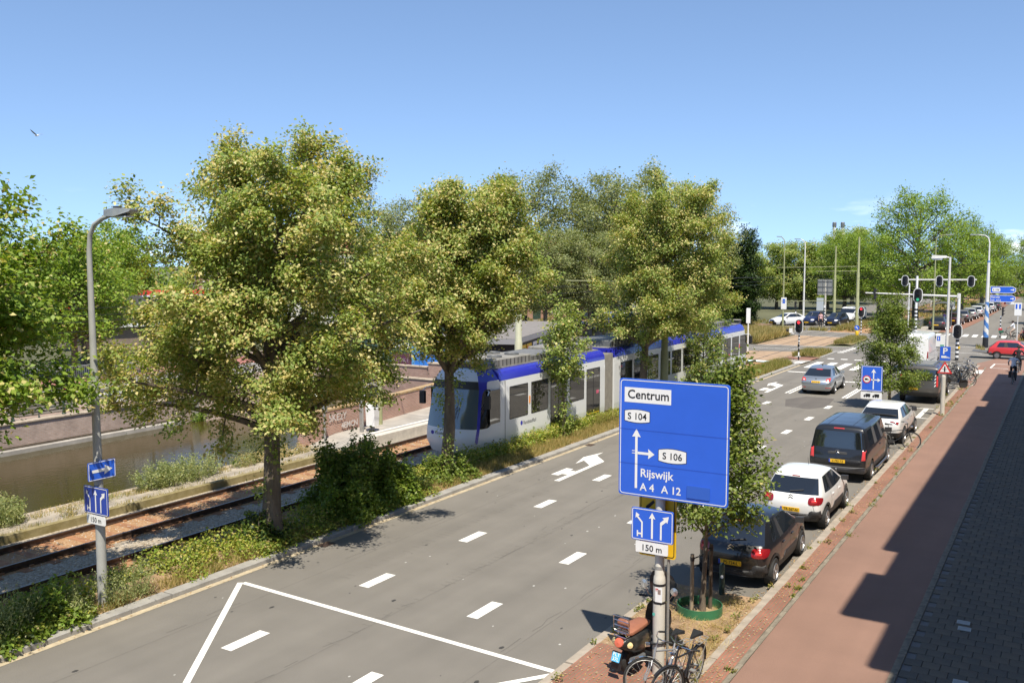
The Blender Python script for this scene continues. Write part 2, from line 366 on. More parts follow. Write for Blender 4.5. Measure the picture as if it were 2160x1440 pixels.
# the tram windows and shelters
M['tram_white'] = mat('tram_white', (.74, .75, .75), .3, coat=.3)
M['tram_blue'] = mat('tram_blue', (.028, .035, .42), .25, coat=.5)
M['tram_grey'] = mat('tram_grey', (.17, .17, .17), .6, var=.15)
M['roof_grey'] = mat('roof_grey', (.24, .23, .21), .7, var=.2, vscale=2)
M['bellows'] = mat('bellows', (.20, .185, .16), .8, var=.15)
# foliage
LIME = [(0.142, 0.213, 0.048), (0.223, 0.305, 0.068), (0.305, 0.375, 0.095), (0.406, 0.437, 0.139), (0.183, 0.264, 0.06)]
M['lime_leaf'] = leafmat('lime_leaf', LIME)
M['lime_bract'] = leafmat('lime_bract', [(0.524, 0.477, 0.19), (0.644, 0.572, 0.275), (0.454, 0.405, 0.138), (0.524, 0.393, 0.157)], .3)
M['green_leaf'] = leafmat('green_leaf', [(0.12, 0.205, 0.026), (0.188, 0.291, 0.037), (0.247, 0.341, 0.048), (0.308, 0.383, 0.068)])
M['mid_leaf'] = leafmat('mid_leaf', [(0.087, 0.14, 0.024), (0.149, 0.209, 0.039), (0.201, 0.262, 0.053), (0.262, 0.288, 0.078)])
M['elm_leaf'] = leafmat('elm_leaf', [(0.131, 0.169, 0.066), (0.206, 0.244, 0.094), (0.281, 0.309, 0.131), (0.348, 0.338, 0.169)])
M['dark_leaf'] = leafmat('dark_leaf', [(0.017, 0.036, 0.01), (0.03, 0.06, 0.013), (0.042, 0.078, 0.017), (0.06, 0.096, 0.024)], .25)
M['bright_leaf'] = leafmat('bright_leaf', [(0.084, 0.138, 0.017), (0.132, 0.198, 0.024), (0.18, 0.24, 0.036), (0.228, 0.258, 0.048)])
M['weed_leaf'] = leafmat('weed_leaf', [(0.173, 0.223, 0.078), (0.276, 0.327, 0.129), (0.38, 0.405, 0.191), (0.483, 0.465, 0.223)])
M['hedge_leaf'] = leafmat('hedge_leaf', [(0.113, 0.179, 0.026), (0.225, 0.281, 0.045), (0.36, 0.382, 0.068), (0.494, 0.45, 0.1), (0.158, 0.225, 0.036)])
M['dry_grass'] = leafmat('dry_grass', [(0.324, 0.238, 0.086), (0.454, 0.346, 0.14), (0.54, 0.432, 0.205), (0.281, 0.259, 0.076)], .3)
M['green_grass'] = leafmat('green_grass', [(.10, .13, .025), (.17, .18, .04), (.24, .22, .06), (.32, .27, .09)], .3)
M['brown_leaf'] = leafmat('brown_leaf', [(.16, .07, .03), (.24, .11, .05), (.12, .06, .03)], .3)
M['litter'] = leafmat('litter', [(.50, .40, .24), (.45, .27, .12), (.38, .22, .10), (.58, .52, .38)], .1, .8)
# ------------------------------------------------------------------ ground, water, roads
def struct(o): o['kind'] = 'structure'; return o
g = MB()
for x0, x1, y0, y1 in ((-1800, -62, -400, 3200), (-62, -41.5, -400, 37.6), (-62, -25.7, 44.75, 3200), (-41.5, -41.3, -60, 37.6), (-62, -25.7, -400, -60),
                       (-25.7, -18.05, 77, 3200), (-25.7, -18.05, -400, -60), (-18.05, 1800, -400, 3200)):
    g.sheet([(x0, y0), (x1, y0), (x1, y1), (x0, y1)], -.03)
struct(g.build('ground', M['land']))
struct(MB().sheet([(-62, -60), (-24.5, -60), (-24.5, 45), (-62, 45)], -1.4).build('canal_water', M['water']))
rd = MB()
rd.sheet([(-16.40, -40), (-5.45, -40), (-5.45, 72), (-5.6, 74.6), (-4.6, 79), (12, 79), (12, 98), (-4.3, 99.5), (-4.3, 400), (-9.5, 400), (-9.6, 145), (-10.6, 124), (-11.4, 105), (-16.6, 101.5), (-16.4, 90)], 0)
road = struct(rd.build('road', M['asphalt']))
lt = MB(); lt.sheet([(-60, 75.5), (-23.9, 76.6), (-16.41, 78.7), (-16.2, 84.6), (-23.9, 83.0), (-60, 82)], .002)
lt.sheet([(-60, 97), (-25, 96), (-16.6, 95.1), (-16.6, 101.6), (-23, 102.2), (-60, 105)], .002)
lt.sheet([(-30.2, 103), (-22.4, 102.4), (-21.6, 400), (-30, 400)], .006)
struct(lt.build('side_road', M['asphalt']))
mk = lambda name, poly, z=.004, m='white_line': MB().sheet(poly, z).build(name, M[m], road)
for k in range(-1, 10):
    y = 12.26 + 4.0 * k
    mk('lane_dash', [(-13.58, y - .5), (-13.30, y - .5), (-13.30, y + .5), (-13.58, y + .5)])
for k in range(-2, 10):
    y = 11.95 + 4.045 * k + (.0 if k else 0)
    mk('lane_dash', [(-10.45, y - .5), (-10.18, y - .5), (-10.17, y + .5), (-10.45, y + .5)])
for x, y0, y1 in ((-13.56, 52.5, 63.2), (-13.33, 52.4, 63.2), (-10.38, 52.1, 59.4), (-10.18, 52.1, 59.4)):
    mk('solid_line', [(x - .06, y0), (x + .06, y0), (x + .06, y1), (x - .06, y1)])
mk('stop_line', [(-16.2, 63.05), (-13.6, 63.05), (-13.6, 63.4), (-16.2, 63.4)])
mk('stop_line', [(-13.2, 59.3), (-7.4, 59.3), (-7.4, 59.65), (-13.2, 59.65)])
for k in range(9):
    x = -15.9 + 1.02 * k; mk('zebra_bar', [(x, 66.2), (x + .5, 66.2), (x + .48, 70.5), (x - .02, 70.5)])
for k in range(7):
    x = -15.82 + 1.0 * k; mk('cycle_crossing_block', [(x, 73.15), (x + .5, 73.15), (x + .5, 73.65), (x, 73.65)])
ARW = [(-14.66, 27.06), (-14.46, 27.06), (-14.5, 29.77), (-14.5, 30.67), (-15.22, 31.52), (-15.25, 32.19), (-15.51, 30.98), (-15.25, 29.8), (-15.23, 30.45), (-14.66, 29.78)]
ART = [(-14.67, 28.08), (-14.9, 28.08), (-14.9, 27.82), (-15.19, 27.82), (-15.19, 28.98), (-14.9, 28.96), (-14.9, 28.68), (-14.67, 28.68)]
for dx, dy in ((0, 0), (-.03, 25.1)):
    a = MB(); a.sheet([(x + dx, y + dy) for x, y in ARW], .004); a.sheet([(x + dx, y + dy) for x, y in ART], .004); a.build('turn_arrow', M['white_line'], road)
for dx, dy in ((5.35, -.9), (3.0, -.2)):
    a = MB(); a.sheet([(-14.64 + dx, 26.8 + dy), (-14.46 + dx, 26.8 + dy), (-14.46 + dx, 29.8 + dy), (-14.64 + dx, 29.8 + dy)], .004)
    a.sheet([(-14.95 + dx, 29.81 + dy), (-14.15 + dx, 29.81 + dy), (-14.55 + dx, 31.6 + dy)], .004); a.build('straight_arrow', M['white_line'], road)
def stripe(name, p, q, w, z=.004, m='white_line', par=None):
    p, q = Vector(p), Vector(q); n = (q - p).normalized(); n = Vector((-n.y, n.x)) * w / 2
    return MB().sheet([tuple(p + n), tuple(p - n), tuple(q - n), tuple(q + n)], z).build(name, M[m], par or road)
stripe('junction_box_line', (-15.98, 14.54), (-7.55, 14.14), .13)
stripe('junction_box_line', (-16.03, 14.50), (-10.9, 7.75), .13, .008)
stripe('junction_box_line', (-7.52, 14.12), (-10.9, 9.6), .13, .008)
for a, b in (((-16.3, 80.5), (-28, 79.4)), ((-16.25, 84.3), (-24, 83.0)), ((-5.9, 83.7), (-16, 83.4)), ((-6.2, 89.9), (-10.2, 89.5)), ((-18.3, 101.3), (-25, 102.5)), ((-18.4, 95.4), (-24, 96))):
    stripe('solid_line', a, b, .14, .010)
for k in range(8): stripe('give_way_block', (-16.25 + .05 * k, 78.9 + .95 * k), (-15.75 + .05 * k, 79.1 + .95 * k), .45)
for k in range(8):
    x = -11.7 + .86 * k; mk('zebra_bar', [(x, 102.6), (x + .46, 102.6), (x + .4, 106.0), (x - .06, 106.0)])
stripe('parking_edge_line', (-11.15, 107.5), (-9.75, 139), .16); stripe('parking_edge_line', (-9.75, 139.2), (-9.2, 300), .16)
stripe('parking_bay_line', (-7.3, 50.4), (-5.6, 50.5), .12); stripe('parking_bay_line', (-5.95, 47.2), (-5.95, 50.4), .22, .007)
stripe('parking_bay_line', (-7.3, 47.2), (-5.5, 47.2), .12)
# cracks, drip stains and grit on the asphalt
r9 = random.Random(3); ck = MB()
for (x, y0, y1) in ((-15.1, 8, 30), (-11.9, 9, 40), (-12.2, 20, 34), (-8.9, 14, 40), (-15.6, 24, 44)):
    y = y0; px = x
    while y < y1:
        ny = y + r9.uniform(.25, .6); nx = x + r9.uniform(-.05, .05)
        if r9.random() < .45: ck.sheet([(px - .004, y), (px + .004, y), (nx + .004, ny), (nx - .004, ny)], .003)
        y, px = ny, nx
ck.build('asphalt_crack', mat('crack', (.07, .065, .06), .9), road)
sp = MB()
for k in range(90):
    x, y, q = r9.uniform(-16, -7.6), r9.uniform(9, 60), r9.uniform(.015, .06)
    sp.sheet([(x + q * r9.uniform(.6, 1) * math.cos(a), y + 1.6 * q * r9.uniform(.6, 1) * math.sin(a)) for a in np.linspace(0, 2 * PI, 8)[:-1]], .0032)
sp.build('oil_spot', mat('oil_spot', (.05, .047, .043), .7), road)
sp = MB()
for k in range(45):
    x, y, q = r9.uniform(-16, -7.6), r9.uniform(10, 50), r9.uniform(.01, .03)
    sp.sheet([(x + q * math.cos(a), y + 1.5 * q * math.sin(a)) for a in np.linspace(0, 2 * PI, 7)[:-1]], .0036)
sp.build('gum_spot', mat('gum_spot', (.5, .49, .46), .8), road)
tm_ = MB(); M['tyre_mark'] = mat('tyre_mark', (.155, .142, .124), .85, var=.1, vscale=3)
for x0, y0, y1 in ((-12.75, 27, 47), (-11.25, 30, 52), (-11.9, 13, 30), (-14.2, 16, 26), (-9.1, 20, 38)):
    y = y0
    while y < y1:
        if r9.random() < .72: w_ = r9.uniform(.07, .16); q = r9.uniform(-.03, .03); tm_.sheet([(x0 + q - w_, y), (x0 + q + w_, y + .02), (x0 + q + w_, y + .05), (x0 + q - w_, y + .03)], .0028)
        y += .21
tm_.build('tyre_marks', M['tyre_mark'], road); tag(bpy.data.objects['tyre_marks'], kind='stuff')
pm_ = asphalt_mat('patched_asphalt', (.125, .112, .100))
for P_ in ([(-12.3, 47.6), (-11.0, 47.2), (-10.4, 48.6), (-10.7, 51.6), (-12.2, 51.8), (-12.9, 50)], [(-8.9, 30.5), (-7.7, 30.4), (-7.7, 33.6), (-8.9, 33.7)], [(-15.9, 38), (-15.2, 38), (-15.2, 43), (-15.9, 43)]): MB().sheet(P_, .0022).build('asphalt_patch', pm_, road)
ln_ = MB()
for x in (-14.95, -11.85, -8.8): ln_.sheet([(x - .012, 0), (x + .012, 0), (x + .03, 62), (x + .006, 62)], .0025)
ln_.build('paving_seam', M['tyre_mark'], road)
dr_ = MB()
for y in (17.5, 33, 50): dr_.box(-16.5, -16.2, y, y + .42, .0, .010); dr_.box(-7.5, -7.28, y + 4, y + 4.4, 0, .010)
dr_.build('gully_grate', M['rail'], road)
struct(MB().sheet([(-16.53, -40), (-16.36, -40), (-16.36, 78), (-16.53, 78)], .0055).build('gutter_strip', M['gutter']))
# ------------------------------------------------------------------ kerbs of separate stones
def kerb(name, x0, x1, y0, y1, z, m, L=1.0, b=.02, proto={}):
    root = struct(empty(name, (0, 0, 0))); 
    me = None; y = y0
    while y < y1:
        if me is None:
            o = MB().bbox(x0, x1, .004, L - .004, -.06, z, b).build('kerb_stone', m, root); me = o.data
        else:
            o = bpy.data.objects.new('kerb_stone', me); COL.objects.link(o); o.parent = root
        o.location = (rnd.uniform(-.006, .006), y, rnd.uniform(-.004, .004)); o.rotation_euler = (0, 0, rnd.uniform(-.004, .004)); y += L
    return root
kerb('median_kerb', -16.83, -16.53, 2, 68, .12, M['kerb'])
kerb('island_kerb', -16.45, -16.25, 73.5, 79, .10, M['kerb'], .8)
kerb('parking_kerb', -5.46, -5.24, 19.5, 73, .09, M['kerb_pale'])
kerb('bed_kerb', -7.62, -7.44, 8, 19.2, .06, M['kerb_pale'], .5, .01)
kerb('path_edging', -4.86, -4.76, 10, 72, .090, M['edging'], 1.0, .006)
kerb('pavement_edging', -2.44, -2.31, 12, 70, .092, M['edging'], 1.0, .006)
# ------------------------------------------------------------------ right-hand pavement
sw = MB().sheet([(-5.25, -20), (-4.87, -20), (-4.87, 72), (-5.25, 72)], .078)
struct(sw.build('brick_strip', M['red_brick_strip']))
pth = MB().sheet([(-4.75, -20), (-2.43, -20), (-2.43, 79), (-4.6, 79), (-5.55, 74.6), (-5.35, 72), (-4.75, 71.9)], .084)
bike = struct(pth.build('bicycle_path', M['red_asphalt']))
stripe('path_line', (-4.5, 71.8), (-3.4, 71.8), .12, .088, par=bike); stripe('path_line', (-4.45, 74.8), (-3.4, 75), .12, .088, par=bike); stripe('path_line', (-4.5, 71.8), (-4.42, 74.8), .12, .0895, par=bike)
mk('path_marking', [(-5.2, 67.6), (-4.76, 67.6), (-4.76, 69.9), (-5.2, 69.9)], .096)
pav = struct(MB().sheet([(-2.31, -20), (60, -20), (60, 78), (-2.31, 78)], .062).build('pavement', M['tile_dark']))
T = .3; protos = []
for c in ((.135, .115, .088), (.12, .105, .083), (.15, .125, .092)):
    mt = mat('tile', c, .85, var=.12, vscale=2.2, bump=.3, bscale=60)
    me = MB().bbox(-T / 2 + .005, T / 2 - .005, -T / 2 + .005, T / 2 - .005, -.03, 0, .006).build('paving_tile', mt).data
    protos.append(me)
for o in [o for o in bpy.data.objects if o.name.startswith('paving_tile')]: bpy.data.objects.remove(o)
cand = []
for j in range(0, 190):
    for i in range(0, 12):
        x = -2.30 + T / 2 + i * T + (T / 2 if j % 2 else 0); y = 13.5 + j * T
        cand.append((x, y))
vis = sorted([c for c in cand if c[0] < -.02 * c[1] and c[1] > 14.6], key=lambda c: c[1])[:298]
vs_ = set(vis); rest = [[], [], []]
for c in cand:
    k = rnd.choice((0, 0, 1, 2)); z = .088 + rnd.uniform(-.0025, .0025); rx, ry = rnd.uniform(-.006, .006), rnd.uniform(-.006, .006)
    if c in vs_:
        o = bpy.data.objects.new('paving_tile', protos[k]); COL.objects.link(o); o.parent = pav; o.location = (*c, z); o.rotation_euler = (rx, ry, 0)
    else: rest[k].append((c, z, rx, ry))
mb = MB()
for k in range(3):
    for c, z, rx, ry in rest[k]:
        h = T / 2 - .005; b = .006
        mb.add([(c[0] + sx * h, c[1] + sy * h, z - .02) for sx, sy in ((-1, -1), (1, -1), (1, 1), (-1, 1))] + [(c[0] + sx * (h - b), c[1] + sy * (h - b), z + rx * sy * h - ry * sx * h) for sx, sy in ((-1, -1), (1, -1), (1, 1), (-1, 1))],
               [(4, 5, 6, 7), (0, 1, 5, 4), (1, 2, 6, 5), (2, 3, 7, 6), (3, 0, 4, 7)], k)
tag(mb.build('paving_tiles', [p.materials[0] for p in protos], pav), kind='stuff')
for x, y in ((-1.55, 20.2), (-1.5, 19.85), (-1.33, 17.2), (-1.32, 16.9)):
    cv = MB().bbox(-.12, .12, -.10, .10, 0, .012, .004)
    for k in range(4): cv.box(-.1, .1, -.08 + k * .045, -.06 + k * .045, .012, .016)
    cv.build('utility_cover', M['galv'], pav, loc=(x, y, .092))
# planting bed with paved end near the big sign
struct(MB().sheet([(-7.45, 15.6), (-5.26, 15.6), (-5.26, 19.5), (-7.45, 19.5)], .052).build('tree_bed', M['dry_soil']))
struct(MB().sheet([(-7.45, 6), (-5.26, 6), (-5.26, 15.6), (-7.45, 15.6)], .056).build('brick_bay', M['red_brick_strip']))
kerb('bed_edge', -5.42, -5.26, 12, 19.4, .085, M['kerb_pale'], .5, .01)
# ------------------------------------------------------------------ median soil, ballast, tracks
def ribbon(name, prof, y0, y1, m, ny=60, jit=.03):
    """soil strip: prof = [(x, z)...]"""
    vs = []; k = len(prof)
    for j in range(ny + 1):
        y = y0 + (y1 - y0) * j / ny
        for i, (x, z) in enumerate(prof): vs.append((x + (rnd.uniform(-jit, jit) if 0 < i < k - 1 else 0), y, z + (rnd.uniform(-jit, jit) if 0 < i < k - 1 else 0)))
    fs = [(j * k + i, j * k + i + 1, (j + 1) * k + i + 1, (j + 1) * k + i) for j in range(ny) for i in range(k - 1)]
    o = MB().add(vs, fs).build(name, m, smooth=True); return struct(o)
ribbon('median_soil', [(-18.25, -.2), (-18.0, .10), (-17.7, .24), (-17.3, .20), (-17.0, .12), (-16.82, .09)], -10, 67.2, M['dry_soil'], 160)
ribbon('island_soil', [(-18.6, .0), (-17.6, .16), (-17, .12), (-16.4, .07)], 73.2, 78.6, M['grass_soil'], 16)
ribbon('island_soil', [(-18.3, .0), (-17.4, .14), (-16.9, .12), (-16.5, .05)], 86, 94.6, M['grass_soil'], 16)
ribbon('verge_soil', [(-31, .02), (-28.5, .2), (-26, .25), (-24.3, .0)], 83.4, 95.6, M['grass_soil'], 20)
struct(MB().sheet([(-18.6, 68.4), (-16.4, 67.6), (-16.3, 70.4), (-18.6, 69.9)], .10).build('refuge_paving', M['concrete']))
mk('refuge_marking', [(-17.0, 67.8), (-16.45, 67.7), (-16.45, 69.2), (-17.0, 69.2)], .106)
struct(MB().sheet([(-18.6, 70.0), (-16.4, 70.5), (-16.3, 73.1), (-18.6, 72.6)], .09).build('cycle_crossing_paving', M['red_brick_strip']))
def xn(y):                                                            # centre line of the near track
    return -19.35 - .0055 * (y - 15) if y < 85 else -19.735 + 1.75 * ((y - 85) / 45) ** 1.3 * (1 if y < 130 else 0) + (1.75 * (1 + (y - 130) / 160) if y >= 130 else 0)
def xf(y): return xn(y) - 3.22
bal = MB(); N = 30
struct(MB().sheet([(-24.05, -60), (-18.05, -60), (-18.05, 70), (-24.05, 70)], -.17).build('ballast_bed', M['ballast']))
for f in (xn, xf):
    q = MB(); ys = np.linspace(-40, 70, 24)
    for a, b in zip(ys[:-1], ys[1:]):
        q.add([(f(a) - .95, a, -.164), (f(a) + .95, a, -.164), (f(b) + .95, b, -.164), (f(b) - .95, b, -.164)], [(0, 1, 2, 3)])
    struct(q.build('trackbed', M['ballast_rust']))
pv = MB(); ys = np.linspace(69.5, 103, 20)
for a, b in zip(ys[:-1], ys[1:]):
    pv.add([(xf(a) - 1.25, a, -.004), (xn(a) + 1.25, a, -.004), (xn(b) + 1.25, b, -.004), (xf(b) - 1.25, b, -.004)], [(0, 1, 2, 3)])
struct(pv.build('track_paving', M['track_paving']))
pv = MB(); ys = np.linspace(103, 300, 30)
for a, b in zip(ys[:-1], ys[1:]):
    pv.add([(xf(a) - 1.3, a, .0), (xn(a) + 1.3, a, .0), (xn(b) + 1.3, b, .0), (xf(b) - 1.3, b, .0)], [(0, 1, 2, 3)])
struct(pv.build('trackbed', M['ballast_rust']))
for f, nm in ((xn, 'near'), (xf, 'far')):
    root = struct(empty('tram_track', (0, 0, 0)))
    for s in (-.745, .745):
        rl = MB(); yy = list(np.linspace(-40, 70, 12)) + list(np.linspace(71, 300, 60))
        for a, b in zip(yy[:-1], yy[1:]):
            zb, zt = (-.16, 0.) if b <= 70.5 else (-.05, .012 if a < 103 else .10)
            for w, z0, z1, mi in ((.055, zb, zb + .03, 0), (.014, zb + .03, zt - .04, 0), (.034, zt - .04, zt - .004, 0), (.022, zt - .004, zt, 1)):
                if z1 <= z0: continue
                rl.add([(f(a) + s - w, a, z0), (f(a) + s + w, a, z0), (f(b) + s + w, b, z0), (f(b) + s - w, b, z0), (f(a) + s - w, a, z1), (f(a) + s + w, a, z1), (f(b) + s + w, b, z1), (f(b) + s - w, b, z1)],
                       [(4, 5, 6, 7), (0, 4, 7, 3), (1, 2, 6, 5), (0, 1, 5, 4)], mi)
        rl.build('rail', [M['rail'], M['rail_top']], root)
        cl = MB(); y = -2
        while y < 40:                                                 # rail clips and rusty base fixings
            for q in (-.085, .085): cl.box(f(y) + s + q - .03, f(y) + s + q + .03, y - .05, y + .05, -.165, -.12)
            y += .75
        tag(cl.build('rail_clips', M['rust'], root), kind='stuff')
    sl_ = MB(); y = -3.
    while y < 45: sl_.box(f(y) - 1.15, f(y) + 1.15, y - .12, y + .12, -.2, -.158); y += .75
    tag(sl_.build('sleepers', M['rust'], root), kind='stuff')
# loose stones over the ballast
n = 9000; rs = np.random.RandomState(4); c = np.stack([rs.uniform(-24, -18.2, n), rs.uniform(4, 40, n) , np.full(n, -.165)], 1); sz = rs.uniform(.012, .04, n)[:, None]
tet = np.array([(1, 0, -.2), (-.5, .9, -.2), (-.5, -.9, -.2), (.1, 0, .8)]); ang = rs.uniform(0, 6.28, n); ca, sa = np.cos(ang)[:, None], np.sin(ang)[:, None]
tx = tet[None, :, 0] * ca - tet[None, :, 1] * sa; ty = tet[None, :, 0] * sa + tet[None, :, 1] * ca
V = np.stack([c[:, 0:1] + tx * sz, c[:, 1:2] + ty * sz, c[:, 2:3] + tet[None, :, 2] * sz], 2).reshape(-1, 3)
F = (np.array([(0, 1, 3), (1, 2, 3), (2, 0, 3)])[None] + 4 * np.arange(n)[:, None, None]).reshape(-1, 3)
M['stone'] = leafmat('stone', [(.22, .19, .15), (.36, .31, .25), (.48, .43, .36), (.34, .25, .16)], 0., .9)
tag(np_obj('ballast_stones', V, F, None, [M['stone']]), 'loose pale ballast stones lying over the tram track bed', 'gravel', kind='stuff')
# ------------------------------------------------------------------ canal side: quay strip, walls, platform
struct(MB().sheet([(-25.7, -60), (-24.1, -60), (-24.1, 28.2), (-25.7, 28.2)], .03).build('quay_path', mat('quay_path', (.36, .31, .245), .9, var=.25, vscale=1.4, bump=.5, bscale=40, detail=8)))
k = MB().bbox(-24.22, -24.05, -60, 28, -.2, .075, .02); struct(k.build('mossy_edge', M['mossy']))
struct(MB().bbox(-25.78, -25.5, -60, 27, -1.8, .06, .02).build('quay_coping', M['coping']))
struct(MB().box(-25.7, -25.6, -60, 27, -1.8, .02).build('quay_wall', M['concrete_dark']))
WL = [(-25.75, 26.7), (-25.95, 31), (-26.8, 37), (-28.0, 44.9)]
pl = MB(); pl.add([(-24.05, 28.6, .3), (-24.05, 70, .3), (-29, 70, .3), (-28.0, 44.9, .3), (-26.8, 37, .3), (-25.95, 31, .3), (-25.8, 28.6, .3)], [(0, 1, 2, 3, 4, 5, 6)])
pl.add([(-24.05, 26.7, .03), (-24.05, 28.6, .3), (-25.8, 28.6, .3), (-25.75, 26.7, .03)], [(0, 1, 2, 3)])
struct(pl.build('tram_platform', M['concrete']))
struct(MB().bbox(-24.25, -23.95, 28.6, 70, -.2, .315, .03).build('platform_edge', mat('platform_edge', (.55, .52, .46), .8, var=.12)))
struct(MB().sheet([(-24.62, 28.7), (-24.45, 28.7), (-24.45, 69), (-24.62, 69)], .306).build('platform_line', M['white_line']))
wr = empty('brick_wall', (0, 0, 0), 0, 'low brick wall with orange lichen coping and white graffiti along the tram platform', 'wall')
wb = MB(); cp = MB()
for (a, b) in zip(WL[:-1], WL[1:]):
    a, b = Vector((*a, 0)), Vector((*b, 0)); t = (b - a).normalized(); nn = Vector((t.y, -t.x, 0))
    wb.add([a - nn * .3 + Vector((0, 0, -1.8)), b - nn * .3 + Vector((0, 0, -1.8)), b - nn * .3 + Vector((0, 0, 1.27)), a - nn * .3 + Vector((0, 0, 1.27)), a + Vector((0, 0, -1.8)), b + Vector((0, 0, -1.8)), b + Vector((0, 0, 1.27)), a + Vector((0, 0, 1.27))],
           [(0, 1, 2, 3), (4, 5, 6, 7), (0, 3, 7, 4), (1, 2, 6, 5), (3, 2, 6, 7)])
    cp.obox((a + b) / 2 - nn * .15 + Vector((0, 0, 1.31)), t * (b - a).length / 2, nn * .17, (0, 0, .04))
wb.build('brickwork', M['wall_brick'], wr); cp.build('coping', M['coping_orange'], wr)
gf = MB(); t = Vector((-.2, 4.3, 0)).normalized()
text_mb(gf, '5KE2Y', .42, Vector((-25.79, 28.2, .83)) + Vector((.012, 0, 0)), t, (0, 0, 1), .012, bold=.01)
text_mb(gf, '4EMCN', .34, Vector((-25.83, 29.0, .45)) + Vector((.012, 0, 0)), t, (0, 0, 1), .012, bold=.03)
gf.build('graffiti', mat('graffiti', (.62, .58, .55), .8), wr)
# far canal wall
cw = empty('canal_wall', (0, 0, 0), 0, 'long weathered brick canal wall with a stone ledge at the waterline', 'wall')
MB().box(-41.75, -41.3, -60, 34.2, -2, -.05).build('brickwork', M['canal_brick'], cw)
MB().bbox(-41.85, -41.24, -60, 34.2, -.05, .03, .02).build('coping', M['coping'], cw)
MB().bbox(-41.3, -40.98, -60, 33.2, -2, -1.18, .03).build('stone_ledge', M['concrete'], cw)
MB().box(-41.29, -41.22, -60, 33.2, -1.16, -1.07).build('timber_fender', M['timber_dark'], cw)
MB().box(-41.3, -41.1, 34.2, 34.55, -2, .02).build('pilaster', M['concrete'], cw)
MB().add([(-41.3, 34.55, 0), (-41.3, 39.4, 0), (-40.7, 39.4, -1.5), (-40.7, 34.55, -1.5), (-41.6, 34.55, 0), (-41.6, 39.4, 0)], [(0, 1, 2, 3), (0, 4, 5, 1)]).build('stone_revetment', ballast_mat('revetment', (.20, .14, .11), (.34, .25, .20), (.44, .36, .30), (.3, .22, .17), .3), cw)
br = empty('canal_bridge', (0, 0, 0), 0, 'low concrete road bridge over the dark side channel of the canal', 'bridge')
MB().box(-62, -41.2, 38.9, 45.2, -.42, -.02).build('deck', M['concrete_dark'], br)
MB().bbox(-41.2, -40.95, 38.6, 45.2, -.38, .12, .03).build('deck_edge', M['concrete'], br)
MB().box(-41.15, -40.9, 39.2, 45, -.47, -.39).build('edge_beam', M['concrete'], br)
MB().box(-62, -41.3, 37.2, 39.4, -2, -.42).build('abutment', M['concrete_dark'], br)
MB().box(-62.3, -61.5, 38, 46, -2, -.1).build('end_wall', M['concrete_dark'], br)
MB().lathe([(.55, -2), (.55, -.15), (.42, .05), (0, .2)], (-40.8, 44.6, 0), n=12).build('pier', M['concrete'], br)
ew = empty('concrete_wall', (0, 0, 0), 0, 'stained concrete wall closing the end of the canal under a brick parapet', 'wall')
MB().box(-41.2, -27.5, 44.75, 45.1, -2, -.25).build('sheet_wall', mat('sheet_wall', (.33, .29, .23), .9, var=.3, vscale=2.5, stretch=(2.5, 1, .25)), ew)
for k_ in range(9): MB().box(-40.2 + k_ * 1.35, -40.16 + k_ * 1.35, 44.72, 44.75, -2, -.25).build('wall_joint', M['concrete_dark'], ew)
MB().bbox(-41.2, -27.5, 44.35, 45.12, -.25, .12, .02).build('cap_beam', M['concrete'], ew)
for k_ in range(5): MB().box(-39.3 + k_ * 1.7, -39.1 + k_ * 1.7, 44.36, 44.75, -.6, -.25).build('bracket', M['concrete_dark'], ew)
MB().cyl((-39.6, 44.4, -2), (-39.6, 44.4, -.1), .3, .27, 12).build('timber_pile', M['timber'], ew)
b2 = empty('brick_parapet', (0, 0, 0), 0, 'reddish brick parapet wall stepping up beside the blue container', 'wall')
MB().box(-38.6, -33.2, 45.35, 45.65, -.02, .97).build('low_panel', M['wall_brick_x'], b2); MB().bbox(-38.65, -33.15, 45.3, 45.7, .97, 1.05, .02).build('coping', M['coping'], b2)
MB().box(-33.2, -28.3, 45.2, 45.6, -.02, 1.25).build('high_panel', M['wall_brick_x'], b2); MB().bbox(-33.25, -28.2, 45.15, 45.65, 1.25, 1.33, .02).build('coping', M['coping'], b2)
MB().box(-35.8, -26.9, 44.0, 44.34, -1.8, .42).build('lower_panel', M['wall_brick_x'], b2); MB().bbox(-35.85, -26.9, 43.95, 44.39, .42, .5, .02).build('coping', M['coping'], b2)
# west bank surfaces
struct(MB().sheet([(-47, -60), (-41.3, -60), (-41.3, 38), (-41.3, 45.2), (-44, 60), (-47, 60)], .0).build('quay_footway', M['quay_paving']))
struct(MB().sheet([(-51.6, -60), (-47, -60), (-47, 60), (-50, 110), (-57, 110), (-51.6, 60)], .004).build('west_road', mat('pale_asphalt', (.27, .25, .235), .85, var=.1, vscale=1.2)))
struct(MB().sheet([(-55.5, -60), (-51.6, -60), (-51.6, 60), (-55.5, 60)], .004).build('red_cycle_lane', mat('red_lane', (.36, .15, .12), .85, var=.1, vscale=1.2)))
struct(MB().sheet([(-58, -60), (-55.5, -60), (-55.5, 60), (-58, 60)], .008).build('west_footway', M['quay_paving']))
struct(MB().sheet([(-47.2, -60), (-47.05, -60), (-47.05, 60), (-47.2, 60)], .012).build('road_line', M['white_line']))
struct(MB().sheet([(-47, 60), (-44, 60), (-41.3, 45.2), (-25.7, 45.2), (-25.7, 76), (-41, 100), (-50, 110)], .0).build('square_paving', M['quay_paving']))
